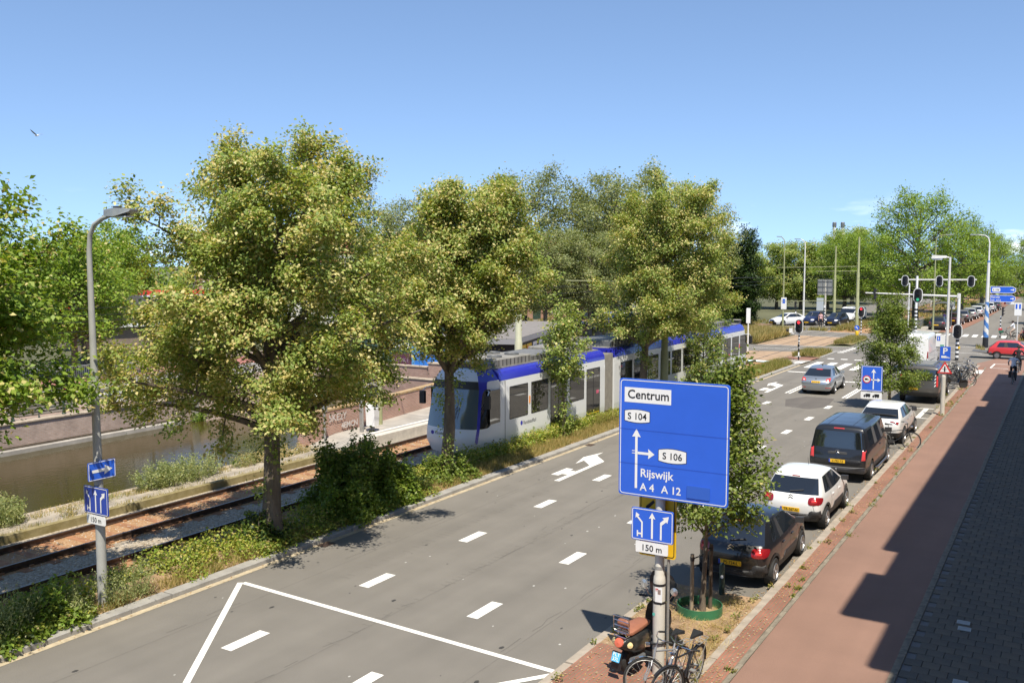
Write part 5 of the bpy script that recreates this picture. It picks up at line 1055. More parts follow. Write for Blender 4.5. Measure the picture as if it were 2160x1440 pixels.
# tram stop furniture
ts = empty('tram_stop_sign', (-25.05, 29.4, .3), 0, 'grey tram stop post with a white and blue timetable panel', 'stop sign')
MB().bbox(-.07, .07, -.05, .05, 0, 2.75, .02).build('post', M['galv'], ts); a = MB().box(-.03, .0, .06, .48, 1.85, 2.62).build('timetable_panel', M['sign_white'], ts); MB().box(-.031, .006, .061, .479, 2.49, 2.619).build('blue_header', mat('stop_blue', (.1, .4, .8), .4), a)
MB().box(-.0, .008, .3, .33, 2.2, 2.3).build('panel_text', M['grey_plastic'], a); MB().box(.0, .07, .06, .16, 1.2, 1.65).build('notice_box', M['sign_white'], ts)
lb_ = empty('litter_bin', (-24.75, 29.75, .3), .1, 'white litter bin on the tram platform below the stop sign', 'litter bin')
MB().add([(-.2, -.17, .25), (.2, -.17, .25), (.2, .17, .25), (-.2, .17, .25), (-.22, -.19, 1.0), (.22, -.19, 1.0), (.22, .19, 1.0), (-.22, .19, 1.0), (-.22, -.15, 1.22), (.08, -.15, 1.22), (.08, .15, 1.22), (-.22, .15, 1.22)],
         [(0, 3, 2, 1), (0, 1, 5, 4), (1, 2, 6, 5), (2, 3, 7, 6), (3, 0, 4, 7), (4, 5, 9, 8), (5, 6, 10, 9), (6, 7, 11, 10), (7, 4, 8, 11), (8, 9, 10, 11)]).build('body', M['white_paint'], lb_)
MB().obox((.155, 0, 1.115), (.045, 0, -.07), (0, .12, 0), (.008, 0, .005)).build('opening', M['black_paint'], lb_); MB().box(-.06, .06, -.06, .06, 0, .26).build('stand', M['grey_plastic'], lb_)
rp = empty('card_reader_post', (-25.35, 27.5, .1), 0, 'slim grey post with a small reader box at the start of the platform', 'post')
MB().cyl((0, 0, 0), (0, 0, 1.55), .045).build('post', M['galv'], rp); MB().box(-.07, .09, -.07, .07, 1.3, 1.68).build('reader', M['galv'], rp)
ws = empty('tram_signal_plate', (-22.9, 76.2, 0), 0, 'tall narrow white plate on a post rising behind the tram tail', 'sign'); MB().cyl((0, 0, 0), (0, 0, 2.5), .06).build('post', M['pole_white'], ws); MB().bbox(-.16, .16, -.06, .06, 2.35, 3.6, .02).build('panel', M['sign_white'], ws)
# ------------------------------------------------------------------ vehicles
def paint(name, col, metal=0., coat=.8, rough=.35): return mat('paint_' + name, col, rough, metal, coat=coat)
M['well'] = mat('wheel_well', (.01, .01, .01), .9)
TJ = (-1, -.66, 0, .66, 1)
def car_shell(P):
    """smooth closed shell; returns evaluated mesh. material slots: 0 body 1 windscreen 2 trim 3 well 4 rear glass 5 side glass 6 roof"""
    nk = len(P['xr']); cols = P['cols']; n = len(cols) - 1; idx = {}; vs = []
    def plan(f, k):
        a = P.get('tap_r', .10); b = P.get('tap_f', .14); q = 1 - a * max(0, 1 - f / .30) ** 2.2 - b * max(0, (f - .72) / .28) ** 2.2; return q
    for i in range(n + 1):
        for j in range(5):
            for k in range(nk):
                if not (i in (0, n) or j in (0, 4) or k in (0, nk - 1)): continue
                f = cols[i]; t = TJ[j]; w = P['W'][k] * (plan(f, k) if k < nk - 2 else 1 - .04 * abs(2 * f - 1) ** 3)
                l = P['xr'][k] + (P['xf'][k] - P['xr'][k]) * f
                if i == 0: l -= P['br'][k] * (1 - t * t)
                if i == n: l += P['bf'][k] * (1 - t * t)
                z = P['zr'][k] + (P['zf'][k] - P['zr'][k]) * f + P['zm'][k] * 4 * f * (1 - f)
                if k == nk - 1: z += P['crown'] * (1 - t * t)
                if i == n and k in (nk - 4, nk - 3): z += .045 * (1 - t * t)
                idx[i, j, k] = len(vs); vs.append((w * t, l - P['len'] / 2, z))
    fs, ms = [], []
    def q(a, b, c, d, m): fs.append((idx[a], idx[b], idx[c], idx[d])); ms.append(m)
    gk = nk - 3                                                       # glass band runs between level gk and gk+1
    for i in range(n):
        for k in range(nk - 1):
            m = 2 if k < P.get('trim', 0) else 0
            if k == gk: m = P['cm'][i]
            q((i, 0, k), (i, 0, k + 1), (i + 1, 0, k + 1), (i + 1, 0, k), m); q((i, 4, k), (i + 1, 4, k), (i + 1, 4, k + 1), (i, 4, k + 1), m)
        for j in range(4):
            q((i, j, nk - 1), (i, j + 1, nk - 1), (i + 1, j + 1, nk - 1), (i + 1, j, nk - 1), P.get('roofm', 0)); q((i, j, 0), (i + 1, j, 0), (i + 1, j + 1, 0), (i, j + 1, 0), 2)
    for j in range(4):
        for k in range(nk - 1):
            mr = 4 if (k == gk and P.get('rear_glass', True)) else 2 if k < P.get('trim_r', 1) else 0
            q((0, j, k), (0, j + 1, k), (0, j + 1, k + 1), (0, j, k + 1), mr); mf = 1 if k == gk else 2 if k < 1 else 0
            q((n, j, k), (n, j, k + 1), (n, j + 1, k + 1), (n, j + 1, k), mf)
    me = bpy.data.meshes.new('shell'); me.from_pydata(vs, [], fs)
    for nm in ('body', 'glass', 'trim', 'well', 'rear', 'side', 'roof'): me.materials.append(M['well'])
    me.polygons.foreach_set('material_index', ms); o = bpy.data.objects.new('shell', me); COL.objects.link(o)
    bm = bmesh.new(); bm.from_mesh(me); bmesh.ops.recalc_face_normals(bm, faces=bm.faces)
    cl = bm.edges.layers.float.get('crease_edge') or bm.edges.layers.float.new('crease_edge'); inv = {v: k for k, v in idx.items()}
    for e in bm.edges:
        a, b = inv[e.verts[0].index], inv[e.verts[1].index]
        if a[2] == b[2] and a[2] in (gk, gk + 1): e[cl] = .35
        if a[2] == b[2] == 0: e[cl] = .5
        if a[0] == b[0] and a[0] in (0, n) and a[1] == b[1] and a[1] in (0, 4): e[cl] = P.get('corner', .25)
    bm.to_mesh(me); bm.free()
    s = o.modifiers.new('s', 'SUBSURF'); s.levels = 2; s.render_levels = 2
    cut = None
    if P.get('wells', True):
        cb = MB()
        for y in P['axles']:
            for sx in (-1, 1): cb.cyl((sx * (P['W'][1] - .26), y, P['wr']), (sx * (P['W'][1] + .2), y, P['wr']), P['wr'] * 1.17, n=20, mi=0)
        cut = cb.build('cutter', [M['well']]); cut.data.materials.clear()
        for _ in range(7): cut.data.materials.append(M['well'])
        cut.data.polygons.foreach_set('material_index', [3] * len(cut.data.polygons))
        b = o.modifiers.new('b', 'BOOLEAN'); b.object = cut; b.operation = 'DIFFERENCE'; b.solver = 'EXACT'
        try: b.material_mode = 'INDEX'
        except Exception: pass
    r = ev_mesh(o); kill(o)
    if cut: kill(cut)
    return r
def make_car(P, body, label, cat='car', group=None, name='car', full=True):
    root = empty(name, (0, 0, 0), 0, label, cat, group); me = car_shell(P)
    V = [v.co.copy() for v in me.vertices]; polys = [tuple(p.vertices) for p in me.polygons]; mi = [p.material_index for p in me.polygons]
    bvh = BVHTree.FromPolygons(V, polys)
    def part(nm, sel, m):
        ids = [q for q in range(len(polys)) if sel(q)]
        if not ids: return None
        used = {}; vv = []; ff = []
        for q in ids:
            f = []
            for a in polys[q]:
                if a not in used: used[a] = len(vv); vv.append(V[a])
                f.append(used[a])
            ff.append(f)
        mesh = bpy.data.meshes.new(nm); mesh.from_pydata(vv, [], ff); mesh.materials.append(m); mesh.polygons.foreach_set('use_smooth', [True] * len(ff))
        try: mesh.set_sharp_from_angle(angle=R(42))
        except Exception: pass
        o = bpy.data.objects.new(nm, mesh); COL.objects.link(o); o.parent = root; return o
    bm_ = part('body', lambda q: mi[q] == 0, body); part('lower_trim', lambda q: mi[q] == 2, P.get('trim_mat') or M['dark_plastic']); part('wheel_well', lambda q: mi[q] == 3, M['well'])
    if P.get('roofm') == 6: part('roof', lambda q: mi[q] == 6, P['roof_mat'])
    part('windscreen', lambda q: mi[q] == 1, M['glass']); rw = part('rear_window', lambda q: mi[q] == 4, M['glass'])
    cx = lambda q: sum(V[a].x for a in polys[q]); cy = lambda q: sum(V[a].y for a in polys[q]) / len(polys[q])
    for s in (-1, 1):
        part('side_window', lambda q: mi[q] == 5 and cx(q) * s > 0, M['glass'])
    def pj(p, d, off=.004):
        h, nrm, i_, _ = bvh.ray_cast(Vector(p), Vector(d))
        if h is None: return Vector(p) + Vector(d) * 3
        if nrm.dot(Vector(d)) > 0: nrm = -nrm
        return h + nrm * off
    def decal(nm, poly, d, m, off=.008, parent=None, rings=(1, .66, .33)):
        """poly in (lateral, height) for rear/front views, (length, height) for side views"""
        c = (sum(p[0] for p in poly) / len(poly), sum(p[1] for p in poly) / len(poly)); D = Vector(d); k = len(poly); vs = []
        def st(u, v): return (u, -6 * D.y, v) if abs(D.y) > .5 else (-4 * D.x, u, v) if abs(D.x) > .5 else (u, v, 4)
        for s in rings: vs += [pj(st(c[0] + (u - c[0]) * s, c[1] + (v - c[1]) * s), d, off if s < 1 else off * .55) for u, v in poly]
        vs.append(pj(st(*c), d, off)); fs = []
        for r_ in range(len(rings) - 1): fs += [(r_ * k + i, r_ * k + (i + 1) % k, (r_ + 1) * k + (i + 1) % k, (r_ + 1) * k + i) for i in range(k)]
        b = (len(rings) - 1) * k; fs += [(b + i, b + (i + 1) % k, len(vs) - 1) for i in range(k)]
        vs2 = vs + [pj(st(u, v), d, -.01) for u, v in poly]; z = len(vs); fs += [(i, z + i, z + (i + 1) % k, (i + 1) % k) for i in range(k)]
        return MB().add(vs2, fs).build(nm, m, parent or root, smooth=True)
    def line(mb, pts, d, w=.006, off=.0025):
        D = Vector(d); st = lambda u, v: (u, -6 * D.y, v) if abs(D.y) > .5 else (-4 * D.x, u, v) if abs(D.x) > .5 else (u, v, 4)
        pp = []
        for (a, b) in zip(pts[:-1], pts[1:]):
            m_ = max(2, int(math.dist(a, b) / .08)); pp += [(a[0] + (b[0] - a[0]) * t / m_, a[1] + (b[1] - a[1]) * t / m_) for t in range(m_)]
        pp.append(pts[-1]); Q = [pj(st(*p), d, off) for p in pp]; vs = []
        for i, p in enumerate(Q):
            t = (Q[min(i + 1, len(Q) - 1)] - Q[max(i - 1, 0)]).normalized(); s = t.cross(D).normalized() * w; vs += [p + s, p - s]
        mb.add(vs, [(2 * i, 2 * i + 1, 2 * i + 3, 2 * i + 2) for i in range(len(Q) - 1)])
    wr = P['wr']
    proto = None
    for y in P['axles']:
        for s in (-1, 1):
            x = s * (P['W'][1] - .115)
            if not full and s < 0 and not P.get('left_wheels', True): continue
            w = MB().lathe([(wr * .60, -.10), (wr * .93, -.105), (wr, -.075), (wr, .075), (wr * .93, .105), (wr * .66, .10), (wr * .62, .06), (0, .03)], axis=(1, 0, 0), n=20).build('wheel', M['rubber'], root, smooth=True)
            w.location = (x, y, wr); w.rotation_euler = (0, 0, 0 if s > 0 else PI)
            rm = MB(); rr = wr * .64; ns = P.get('spokes', 7)
            rm.lathe([(rr, .095), (rr * .93, .115), (rr * .88, .085)], axis=(1, 0, 0), n=20)
            for k in range(ns):
                a = 2 * PI * k / ns; u = Vector((0, math.cos(a), math.sin(a))); v = Vector((0, -math.sin(a), math.cos(a))); rm.add([u * rr * .15 + v * rr * .10 + Vector((.105, 0, 0)), u * rr * .15 - v * rr * .10 + Vector((.105, 0, 0)), u * rr * .92 - v * rr * .17 + Vector((.1, 0, 0)), u * rr * .92 + v * rr * .17 + Vector((.1, 0, 0))], [(0, 1, 2, 3)])
            rm.lathe([(rr * .24, .10), (rr * .2, .118), (0, .12)], axis=(1, 0, 0), n=12); rm.build('rim', P.get('rim_mat') or M['alloy'], w)
    return root, decal, line, pj
def number_plate(decal, pj, root, txt, z, w=.52, h=.11, x0=0, yellow=True):
    p = [pj((x0 + u * w / 2, -6, z + v * h / 2), (0, 1, 0), .012) for u, v in ((-1, -1), (1, -1), (1, 1), (-1, 1))]; ymin = min(q.y for q in p) - .012; tilt = (p[2].y - p[1].y)
    c = Vector((x0, (p[0].y + p[2].y) / 2 - .02, z)); ay = Vector((0, tilt * .7, h)).normalized()
    a = plate('number_plate', rrect(w, h, .012), c, X3, M['plate_yellow'], root, .015, ay); flat('blue_band', [rrect(.045, h * .98, .004, cx=-w / 2 + .024)], c, X3, M['plate_blue'], a, .003, ay)
    letters(txt, h * .92, c + Vector((.025, 0, 0)) - ay * h * .32, X3, M['sign_black'], a, .005, 'CENTER', .008, .92, ay, 'registration')
def mirrors(pj, root, y, z, m, W, s=1.):
    for k in (-1, 1):
        p = pj((4 * k, y, z), (-k, 0, 0), .0); MB().obox(p + Vector((k * .10 * s, 0, .03)), (.095 * s, .015, 0), (0, .055 * s, 0), (0, 0, .065 * s)).build('mirror', m, root); MB().cyl(p - Vector((k * .02, 0, 0)), p + Vector((k * .05, 0, 0)), .02, .02, 6).build('mirror_arm', M['dark_plastic'], root)
def handles(pj, root, ys, z, m):
    for y in ys:
        for k in (-1, 1):
            p = pj((4 * k, y, z), (-k, 0, 0), .012); MB().obox(p, (.012, 0, 0), (0, .085, 0), (0, 0, .014)).build('door_handle', m, root)
def doors(line, root, segs):
    mb = MB()
    for k in (-1, 1):
        for s in segs: line(mb, s, (-k, 0, 0))
    tag(mb.build('door_seams', M['well'], root), kind='stuff')
HATCH = dict(len=4.0, wr=.315, axles=(-1.37, 1.17), trim=1, trim_r=1,
             xr=[.14, .03, .0, .10, .60, .72], xf=[3.90, 3.98, 3.86, 2.98, 2.05, 1.90], zr=[.27, .44, .82, .99, 1.40, 1.455], zf=[.20, .42, .74, 1.00, 1.42, 1.47], zm=[0, 0, .03, -.01, .035, .035],
             W=[.78, .865, .872, .83, .64, .575], br=[.10, .12, .12, .10, .06, .02], bf=[.12, .16, .16, .14, .10, .06], crown=.035,
             cols=[0, .13, .38, .415, .64, .95, 1], cm=[0, 5, 2, 5, 5, 0], spokes=5, tap_r=.11)
SUV = dict(HATCH, len=4.36, wr=.345, axles=(-1.35, 1.35), xr=[.16, .03, .0, .14, .75, .98], xf=[4.25, 4.34, 4.2, 3.2, 2.35, 2.1], zr=[.30, .5, .86, 1.06, 1.42, 1.50], zf=[.24, .46, .86, 1.10, 1.48, 1.53], W=[.82, .895, .90, .86, .66, .60], spokes=5)
SEDAN = dict(HATCH, len=4.67, wr=.325, axles=(-1.30, 1.38), xr=[.13, .03, .0, .42, 1.28, 1.45], xf=[4.55, 4.65, 4.52, 3.55, 2.62, 2.45], zr=[.24, .46, .78, 1.0, 1.385, 1.42], zf=[.2, .42, .72, .98, 1.40, 1.44], zm=[0, 0, .03, .0, .04, .04], W=[.80, .895, .90, .84, .62, .56], br=[.08, .1, .1, .12, .08, .04], cols=[0, .12, .37, .40, .66, .95, 1], spokes=10, trim_r=0, trim=0)
VAN = dict(len=5.14, wr=.345, axles=(-1.58, 1.62), trim=1, trim_r=1, xr=[.12, .0, .04, .10, .20, .27], xf=[5.0, 5.12, 4.96, 4.35, 3.45, 3.25], zr=[.34, .52, .95, 1.12, 1.74, 1.87], zf=[.25, .5, .92, 1.18, 1.80, 1.88], zm=[0, 0, .02, .0, .01, .015],
           W=[.88, .955, .96, .93, .82, .74], br=[.05, .07, .06, .05, .05, .03], bf=[.12, .16, .18, .16, .12, .08], crown=.035, cols=[0, .10, .36, .40, .66, .70, .96, 1], cm=[0, 5, 2, 5, 2, 5, 0], spokes=8, tap_r=.045, tap_f=.16, corner=.5)
CARGO = dict(VAN, len=5.35, wr=.345, xr=[.1, .0, .02, .05, .12, .2], xf=[5.2, 5.34, 5.2, 4.6, 3.7, 3.4], zr=[.4, .6, 1.0, 1.22, 2.1, 2.28], zf=[.3, .52, 1.0, 1.25, 2.1, 2.28], W=[.92, 1.0, 1.01, 1.0, .93, .84], cm=[0, 0, 0, 0, 0, 5, 0], rear_glass=False, axles=(-1.6, 1.75), crown=.06)
OLD = dict(HATCH, len=3.72, wr=.285, axles=(-1.25, 1.20), xr=[.12, .02, .04, .14, .55, .68], xf=[3.62, 3.7, 3.62, 2.75, 2.05, 1.9], zr=[.28, .42, .78, .90, 1.30, 1.36], zf=[.22, .4, .68, .90, 1.33, 1.38], zm=[0, 0, .01, 0, .02, .02], W=[.76, .80, .80, .77, .62, .57], cols=[0, .13, .40, .44, .66, .94, 1], corner=.5, tap_r=.06, spokes=9)
ELL = lambda cx, cz, rx, rz, n=14, p=2.6: [(cx + rx * math.copysign(abs(math.cos(t)) ** (2 / p), math.cos(t)), cz + rz * math.copysign(abs(math.sin(t)) ** (2 / p), math.sin(t))) for t in np.linspace(0, 2 * PI, n + 1)[:-1]]
def hatch(body, label, txt, trimm='dark_plastic'):
    P = dict(HATCH); root, decal, line, pj = make_car(P, body, label, name='hatchback_car')
    for s in (-1, 1):
        d = decal('tail_light', ELL(s * .63, .855, .165, .105, 16, 3.4), (0, 1, 0), M['tail_red'], .022); decal('light_ring', ELL(s * .62, .855, .085, .045, 14, 3.4), (0, 1, 0), M['tail_bright'], .028, d)
        decal('bumper_corner', [(s * .44, .36), (s * .50, .56), (s * .57, .60), (s * .76, .60), (s * .80, .52), (s * .80, .36)], (0, 1, 0), M['dark_plastic'], .03)
    decal('rear_bumper', [(-.72, .28), (.72, .28), (.76, .40), (.5, .45), (-.5, .45), (-.76, .40)], (0, 1, 0), M['dark_plastic'], .035); decal('silver_strip', [(-.5, .31), (.5, .31), (.5, .335), (-.5, .335)], (0, 1, 0), M['grey_plastic'], .042)
    number_plate(decal, pj, root, txt, .60)
    bg_ = MB()
    for dz in (0, .05):                                               # double chevron badge
        c = pj((0, -6, .90 + dz), (0, 1, 0), .012)
        for s in (-1, 1): bg_.add([c + Vector((0, 0, .02)), c + Vector((0, 0, .045)), c + Vector((s * .075, .004, -.012)), c + Vector((s * .075, .004, -.037))], [(0, 1, 2, 3)])
    bg_.build('chevron_badge', M['chrome'] if txt[0] == 'P' else M['dark_plastic'], root)
    mb = MB(); line(mb, [(-.66, .50), (-.60, .72), (-.70, .95)], (0, 1, 0)); line(mb, [(.66, .50), (.60, .72), (.70, .95)], (0, 1, 0)); line(mb, [(-.66, .50), (.66, .50)], (0, 1, 0)); tag(mb.build('hatch_seam', M['well'], root), kind='stuff')
    decal('high_brake_light', rrect(.22, .02, .008, 3, 0, 1.395), (0, 1, 0), M['tail_red'], .02)
    c = pj((.05, -.25, 4), (0, 0, -1), 0); MB().tube([c, c + Vector((0, -.12, .22))], [.008, .003], 5).build('antenna', M['dark_plastic'], root)
    w = MB(); a = pj((-.05, -6, 1.05), (0, 1, 0), .02); b = pj((.30, -6, 1.10), (0, 1, 0), .02); w.tube([a, b], .012, 5); w.build('rear_wiper', M['dark_plastic'], root)
    doors(line, root, [[(-.12, .34), (-.12, .98)], [(.82, .36), (.80, .96)], [(-.95, .95), (-.86, .70), (-.98, .5)]]); handles(pj, root, (-.72, .10), .86, body)
    mirrors(pj, root, .78, .98, M['dark_plastic'], .83)
    for s in (-1, 1):
        decal('side_guard', [(-.62, .40), (.62, .40), (.66, .50), (.60, .60), (-.56, .60), (-.64, .5)], (-s, 0, 0), M['dark_plastic'], .02)
        for y in P['axles']:
            mb = MB(); R1_, R2_ = P['wr'] * 1.17, P['wr'] * 1.17 + .06; vs = []; th = np.linspace(-.12, PI + .12, 15)
            for r_ in (R1_, R2_): vs += [pj((4 * s, y + r_ * math.cos(t), P['wr'] + r_ * math.sin(t)), (-s, 0, 0), .014) for t in th]
            vs = [v if abs(v.x) < 1.2 and abs(v.x) > .55 else Vector((s * .85, v.y, v.z)) for v in vs]
            mb.add(vs, [(i, i + 1, 16 + i, 15 + i) for i in range(14)]).build('arch_trim', M['dark_plastic'], root)
    return root
PK = 'cars parked along the right kerb'
def put(o, loc, rz=0, group=None):
    o.location = loc; o.rotation_euler = (0, 0, rz)
    if group: o['group'] = group
    return o
put(hatch(paint('black', (.008, .008, .009)), 'black hatchback parked nearest, beside the staked tree, with yellow plate', 'PS-724-L'), (-6.33, 22.05, 0), R(.6), PK)
put(hatch(paint('white', (.78, .78, .77), rough=.3), 'white hatchback with dark bumper corners parked between the black hatchback and the black van', 'TR-367-N'), (-6.33, 27.35, 0), 0, PK)
def rear_lights(decal, z0, z1, x0, x1, m='tail_red', off=.02):
    for s in (-1, 1): decal('tail_light', [(s * x0, z0), (s * x1, z0 + .02), (s * x1, z1), (s * (x0 + .02), z1)], (0, 1, 0), M[m], off)
# black passenger van
bk = paint('black_van', (.010, .010, .011))
v, dc, ln, pj = make_car(dict(VAN, trim_mat=M['grey_plastic']), bk, 'black van with a large dark rear window parked ahead of the white hatchback', 'van', PK, 'parked_van')
rear_lights(dc, .80, 1.14, .765, .885, 'tail_bright'); number_plate(dc, pj, v, 'V-793-TZ', .74)
mb = MB(); ln(mb, [(-.72, .62), (.72, .62)], (0, 1, 0)); ln(mb, [(-.72, .62), (-.76, 1.1)], (0, 1, 0)); ln(mb, [(.72, .62), (.76, 1.1)], (0, 1, 0)); tag(mb.build('tailgate_seam', M['well'], v), kind='stuff')
dc('tailgate_grip', rrect(.62, .09, .03, 4, 0, 1.0), (0, 1, 0), M['dark_plastic'], .014); c = pj((0, -6, 1.03), (0, 1, 0), .03); MB().loop([c + Vector((.065 * math.cos(t), 0, .065 * math.sin(t))) for t in np.linspace(0, 2 * PI, 17)[:-1]], .008, 5).build('badge_ring', M['chrome'], v)
mb = MB()
for t in (90, 210, 330): mb.tube([c, c + Vector((.062 * math.cos(R(t)), 0, .062 * math.sin(R(t))))], .006, 4)
mb.build('badge_star', M['chrome'], v); dc('high_brake_light', rrect(.34, .03, .01, 3, 0, 1.80), (0, 1, 0), M['tail_bright'], .015); dc('rear_bumper', [(-.86, .36), (.86, .36), (.9, .5), (.88, .58), (-.88, .58), (-.9, .5)], (0, 1, 0), M['grey_plastic'], .04)
doors(ln, v, [[(-.35, .42), (-.35, 1.15)], [(.92, .42), (.90, 1.15)], [(1.85, .7), (1.75, 1.15)], [(-2.1, 1.13), (.9, 1.16)]]); handles(pj, v, (-.18, 1.08), 1.03, M['dark_plastic']); mirrors(pj, v, 1.5, 1.22, M['dark_plastic'], .93, 1.2)
mb = MB(); ln(mb, [(-.4, -2.2), (-.4, .6)], (0, 0, -1), .008); ln(mb, [(.4, -2.2), (.4, .6)], (0, 0, -1), .008)
for y in (-1.6, -.8, .1): ln(mb, [(-.66, y), (.66, y)], (0, 0, -1), .006)
tag(mb.build('roof_grooves', M['well'], v), kind='stuff')
for s in (-1, 1): MB().tube([(s * .95, -1.0, .33), (s * 1.0, -.85, .33), (s * 1.0, 1.0, .33), (s * .95, 1.15, .33)], .035, 8).build('running_board', M['steel'], v)
MB().cyl((0, -2.62, .40), (0, -2.72, .50), .02).build('tow_ball', M['steel'], v)
put(v, (-6.43, 34.3, 0), 0)
# white crossover with black roof glass
v, dc, ln, pj = make_car(SUV, paint('pearl', (.74, .74, .73), rough=.3), 'white crossover with a sloping dark rear window parked under the street tree', 'car', PK, 'parked_car')
for s in (-1, 1): dc('tail_light', [(s * .45, .99), (s * .76, .95), (s * .74, .86), (s * .64, .92), (s * .45, .96)], (0, 1, 0), M['tail_red'], .025); dc('side_guard', [(-.7, .40), (.7, .40), (.8, .62), (.1, .56), (-.7, .5)], (-s, 0, 0), M['dark_plastic'], .02)
dc('spoiler', [(-.62, 1.16), (.62, 1.16), (.64, 1.19), (-.64, 1.19)], (0, 1, 0), M['dark_plastic'], .05); dc('rear_bumper', [(-.8, .32), (.8, .32), (.84, .5), (-.84, .5)], (0, 1, 0), M['dark_plastic'], .03); number_plate(dc, pj, v, 'N-482-GX', .66)
doors(ln, v, [[(-.15, .4), (-.15, 1.05)], [(.85, .4), (.82, 1.05)]]); handles(pj, v, (-.7, .15), .93, M['chrome']); mirrors(pj, v, .95, 1.08, M['dark_plastic'], .86); put(v, (-6.38, 41.5, 0), R(-1), PK)
# grey panel van
gy = paint('grey_van', (.105, .10, .095), .4, .6)
v, dc, ln, pj = make_car(dict(CARGO, zr=[.4, .6, 1.0, 1.2, 1.82, 1.96], zf=[.3, .52, 1.0, 1.25, 1.84, 1.97], rear_glass=True, len=4.97, xf=[4.85, 4.97, 4.85, 4.3, 3.4, 3.1]), gy, 'dark grey van with rear window and roof rails parked behind the warning sign', 'van', PK, 'parked_van')
for s in (-1, 1): dc('tail_light', [(s * .82, .95), (s * .92, .95), (s * .90, 1.5), (s * .83, 1.5)], (0, 1, 0), M['tail_bright'], .02)
for k in range(4): dc('warning_stripe', [(.74, .92 + k * .17), (.81, .99 + k * .17), (.81, 1.06 + k * .17), (.74, .99 + k * .17)], (0, 1, 0), M['sign_white'], .01)
number_plate(dc, pj, v, 'VG-19-BR', .80, x0=-.3); mb = MB(); ln(mb, [(0, .65), (0, 1.9)], (0, 1, 0), .01); tag(mb.build('door_gap', M['well'], v), kind='stuff')
for x in (-.62, .62): MB().tube([(x, -2.2, 2.0), (x, -2.1, 2.07), (x, .9, 2.07), (x, 1.0, 2.0)], .02, 6).build('roof_rail', M['steel'], v)
for y in (-2.0, -1.5, -1.0, -.5, 0): MB().tube([(-.62, y, 2.07), (.62, y, 2.07)], .016, 6).build('roof_bar', M['steel'], v)
doors(ln, v, [[(-.3, .5), (-.3, 1.3)], [(.9, .5), (.9, 1.3)]]); mirrors(pj, v, 1.6, 1.3, M['dark_plastic'], 1., 1.4); put(v, (-6.55, 54.45, 0), 0, PK)
# white high van driving
v, dc, ln, pj = make_car(dict(CARGO, trim=0, trim_r=1), paint('white_van', (.76, .76, .75)), 'tall white delivery van driving past the street tree at the crossing', 'van', None, 'delivery_van')
rear_lights(dc, .9, 1.3, .86, .94); mb = MB(); ln(mb, [(0, .65), (0, 2.2)], (0, 1, 0), .01); tag(mb.build('door_gap', M['well'], v), kind='stuff'); doors(ln, v, [[(-.4, .5), (-.4, 1.95)], [(.95, .5), (.95, 1.95)], [(1.9, .7), (1.8, 1.25)], [(-2.5, 1.2), (.9, 1.25)]])
for s in (-1, 1): dc('side_rubbing_strip', [(-2.2, .72), (1.9, .72), (1.9, .80), (-2.2, .80)], (-s, 0, 0), M['dark_plastic'], .015, rings=(1,))
mirrors(pj, v, 1.75, 1.35, M['dark_plastic'], 1., 1.7); handles(pj, v, (.7, 1.2), 1.15, M['dark_plastic']); put(v, (-8.75, 69.2, 0), R(-1.5)).scale = (1, 1, 1.13)
# silver saloon on the road
sv = paint('silver', (.46, .50, .54), .75, .8, .3)
v, dc, ln, pj = make_car(SEDAN, sv, 'silver saloon driving away in the middle of the road towards the zebra crossing', 'car', None, 'saloon_car')
for s in (-1, 1): d = dc('tail_light', [(s * .53, .78), (s * .755, .76), (s * .765, .93), (s * .72, .95), (s * .56, .90)], (0, 1, 0), M['tail_bright'], .02); dc('light_glass', [(s * .58, .80), (s * .69, .80), (s * .69, .86), (s * .60, .86)], (0, 1, 0), M['lamp_clear'], .026, d); dc('reflector', rrect(.26, .045, .015, 3, s * .66, .42), (0, 1, 0), M['tail_bright'], .012)
number_plate(dc, pj, v, '8-KTX-42', .74); dc('high_brake_light', rrect(.34, .03, .01, 3, 0, 1.33), (0, 1, 0), M['tail_bright'], .02); MB().lathe([(.04, 0), (.035, .05), (0, .09)], n=8).build('roof_antenna', M['dark_plastic'], v).location = pj((0, -.45, 4), (0, 0, -1), 0)
mb = MB(); ln(mb, [(-.7, .62), (.7, .62)], (0, 1, 0)); ln(mb, [(-.68, .95), (.68, .95)], (0, 1, 0)); tag(mb.build('boot_seam', M['well'], v), kind='stuff'); MB().disc(pj((0, -6, .88), (0, 1, 0), .004), (0, -1, .1), .045, 14).build('badge', M['dark_plastic'], v)
doors(ln, v, [[(-.10, .34), (-.12, .98)], [(.98, .36), (.95, .98)], [(-.98, .95), (-.88, .68)]]); handles(pj, v, (-.72, .25), .87, sv); mirrors(pj, v, .98, .98, sv, .84); put(v, (-12.0, 54.9, 0), R(1.5))
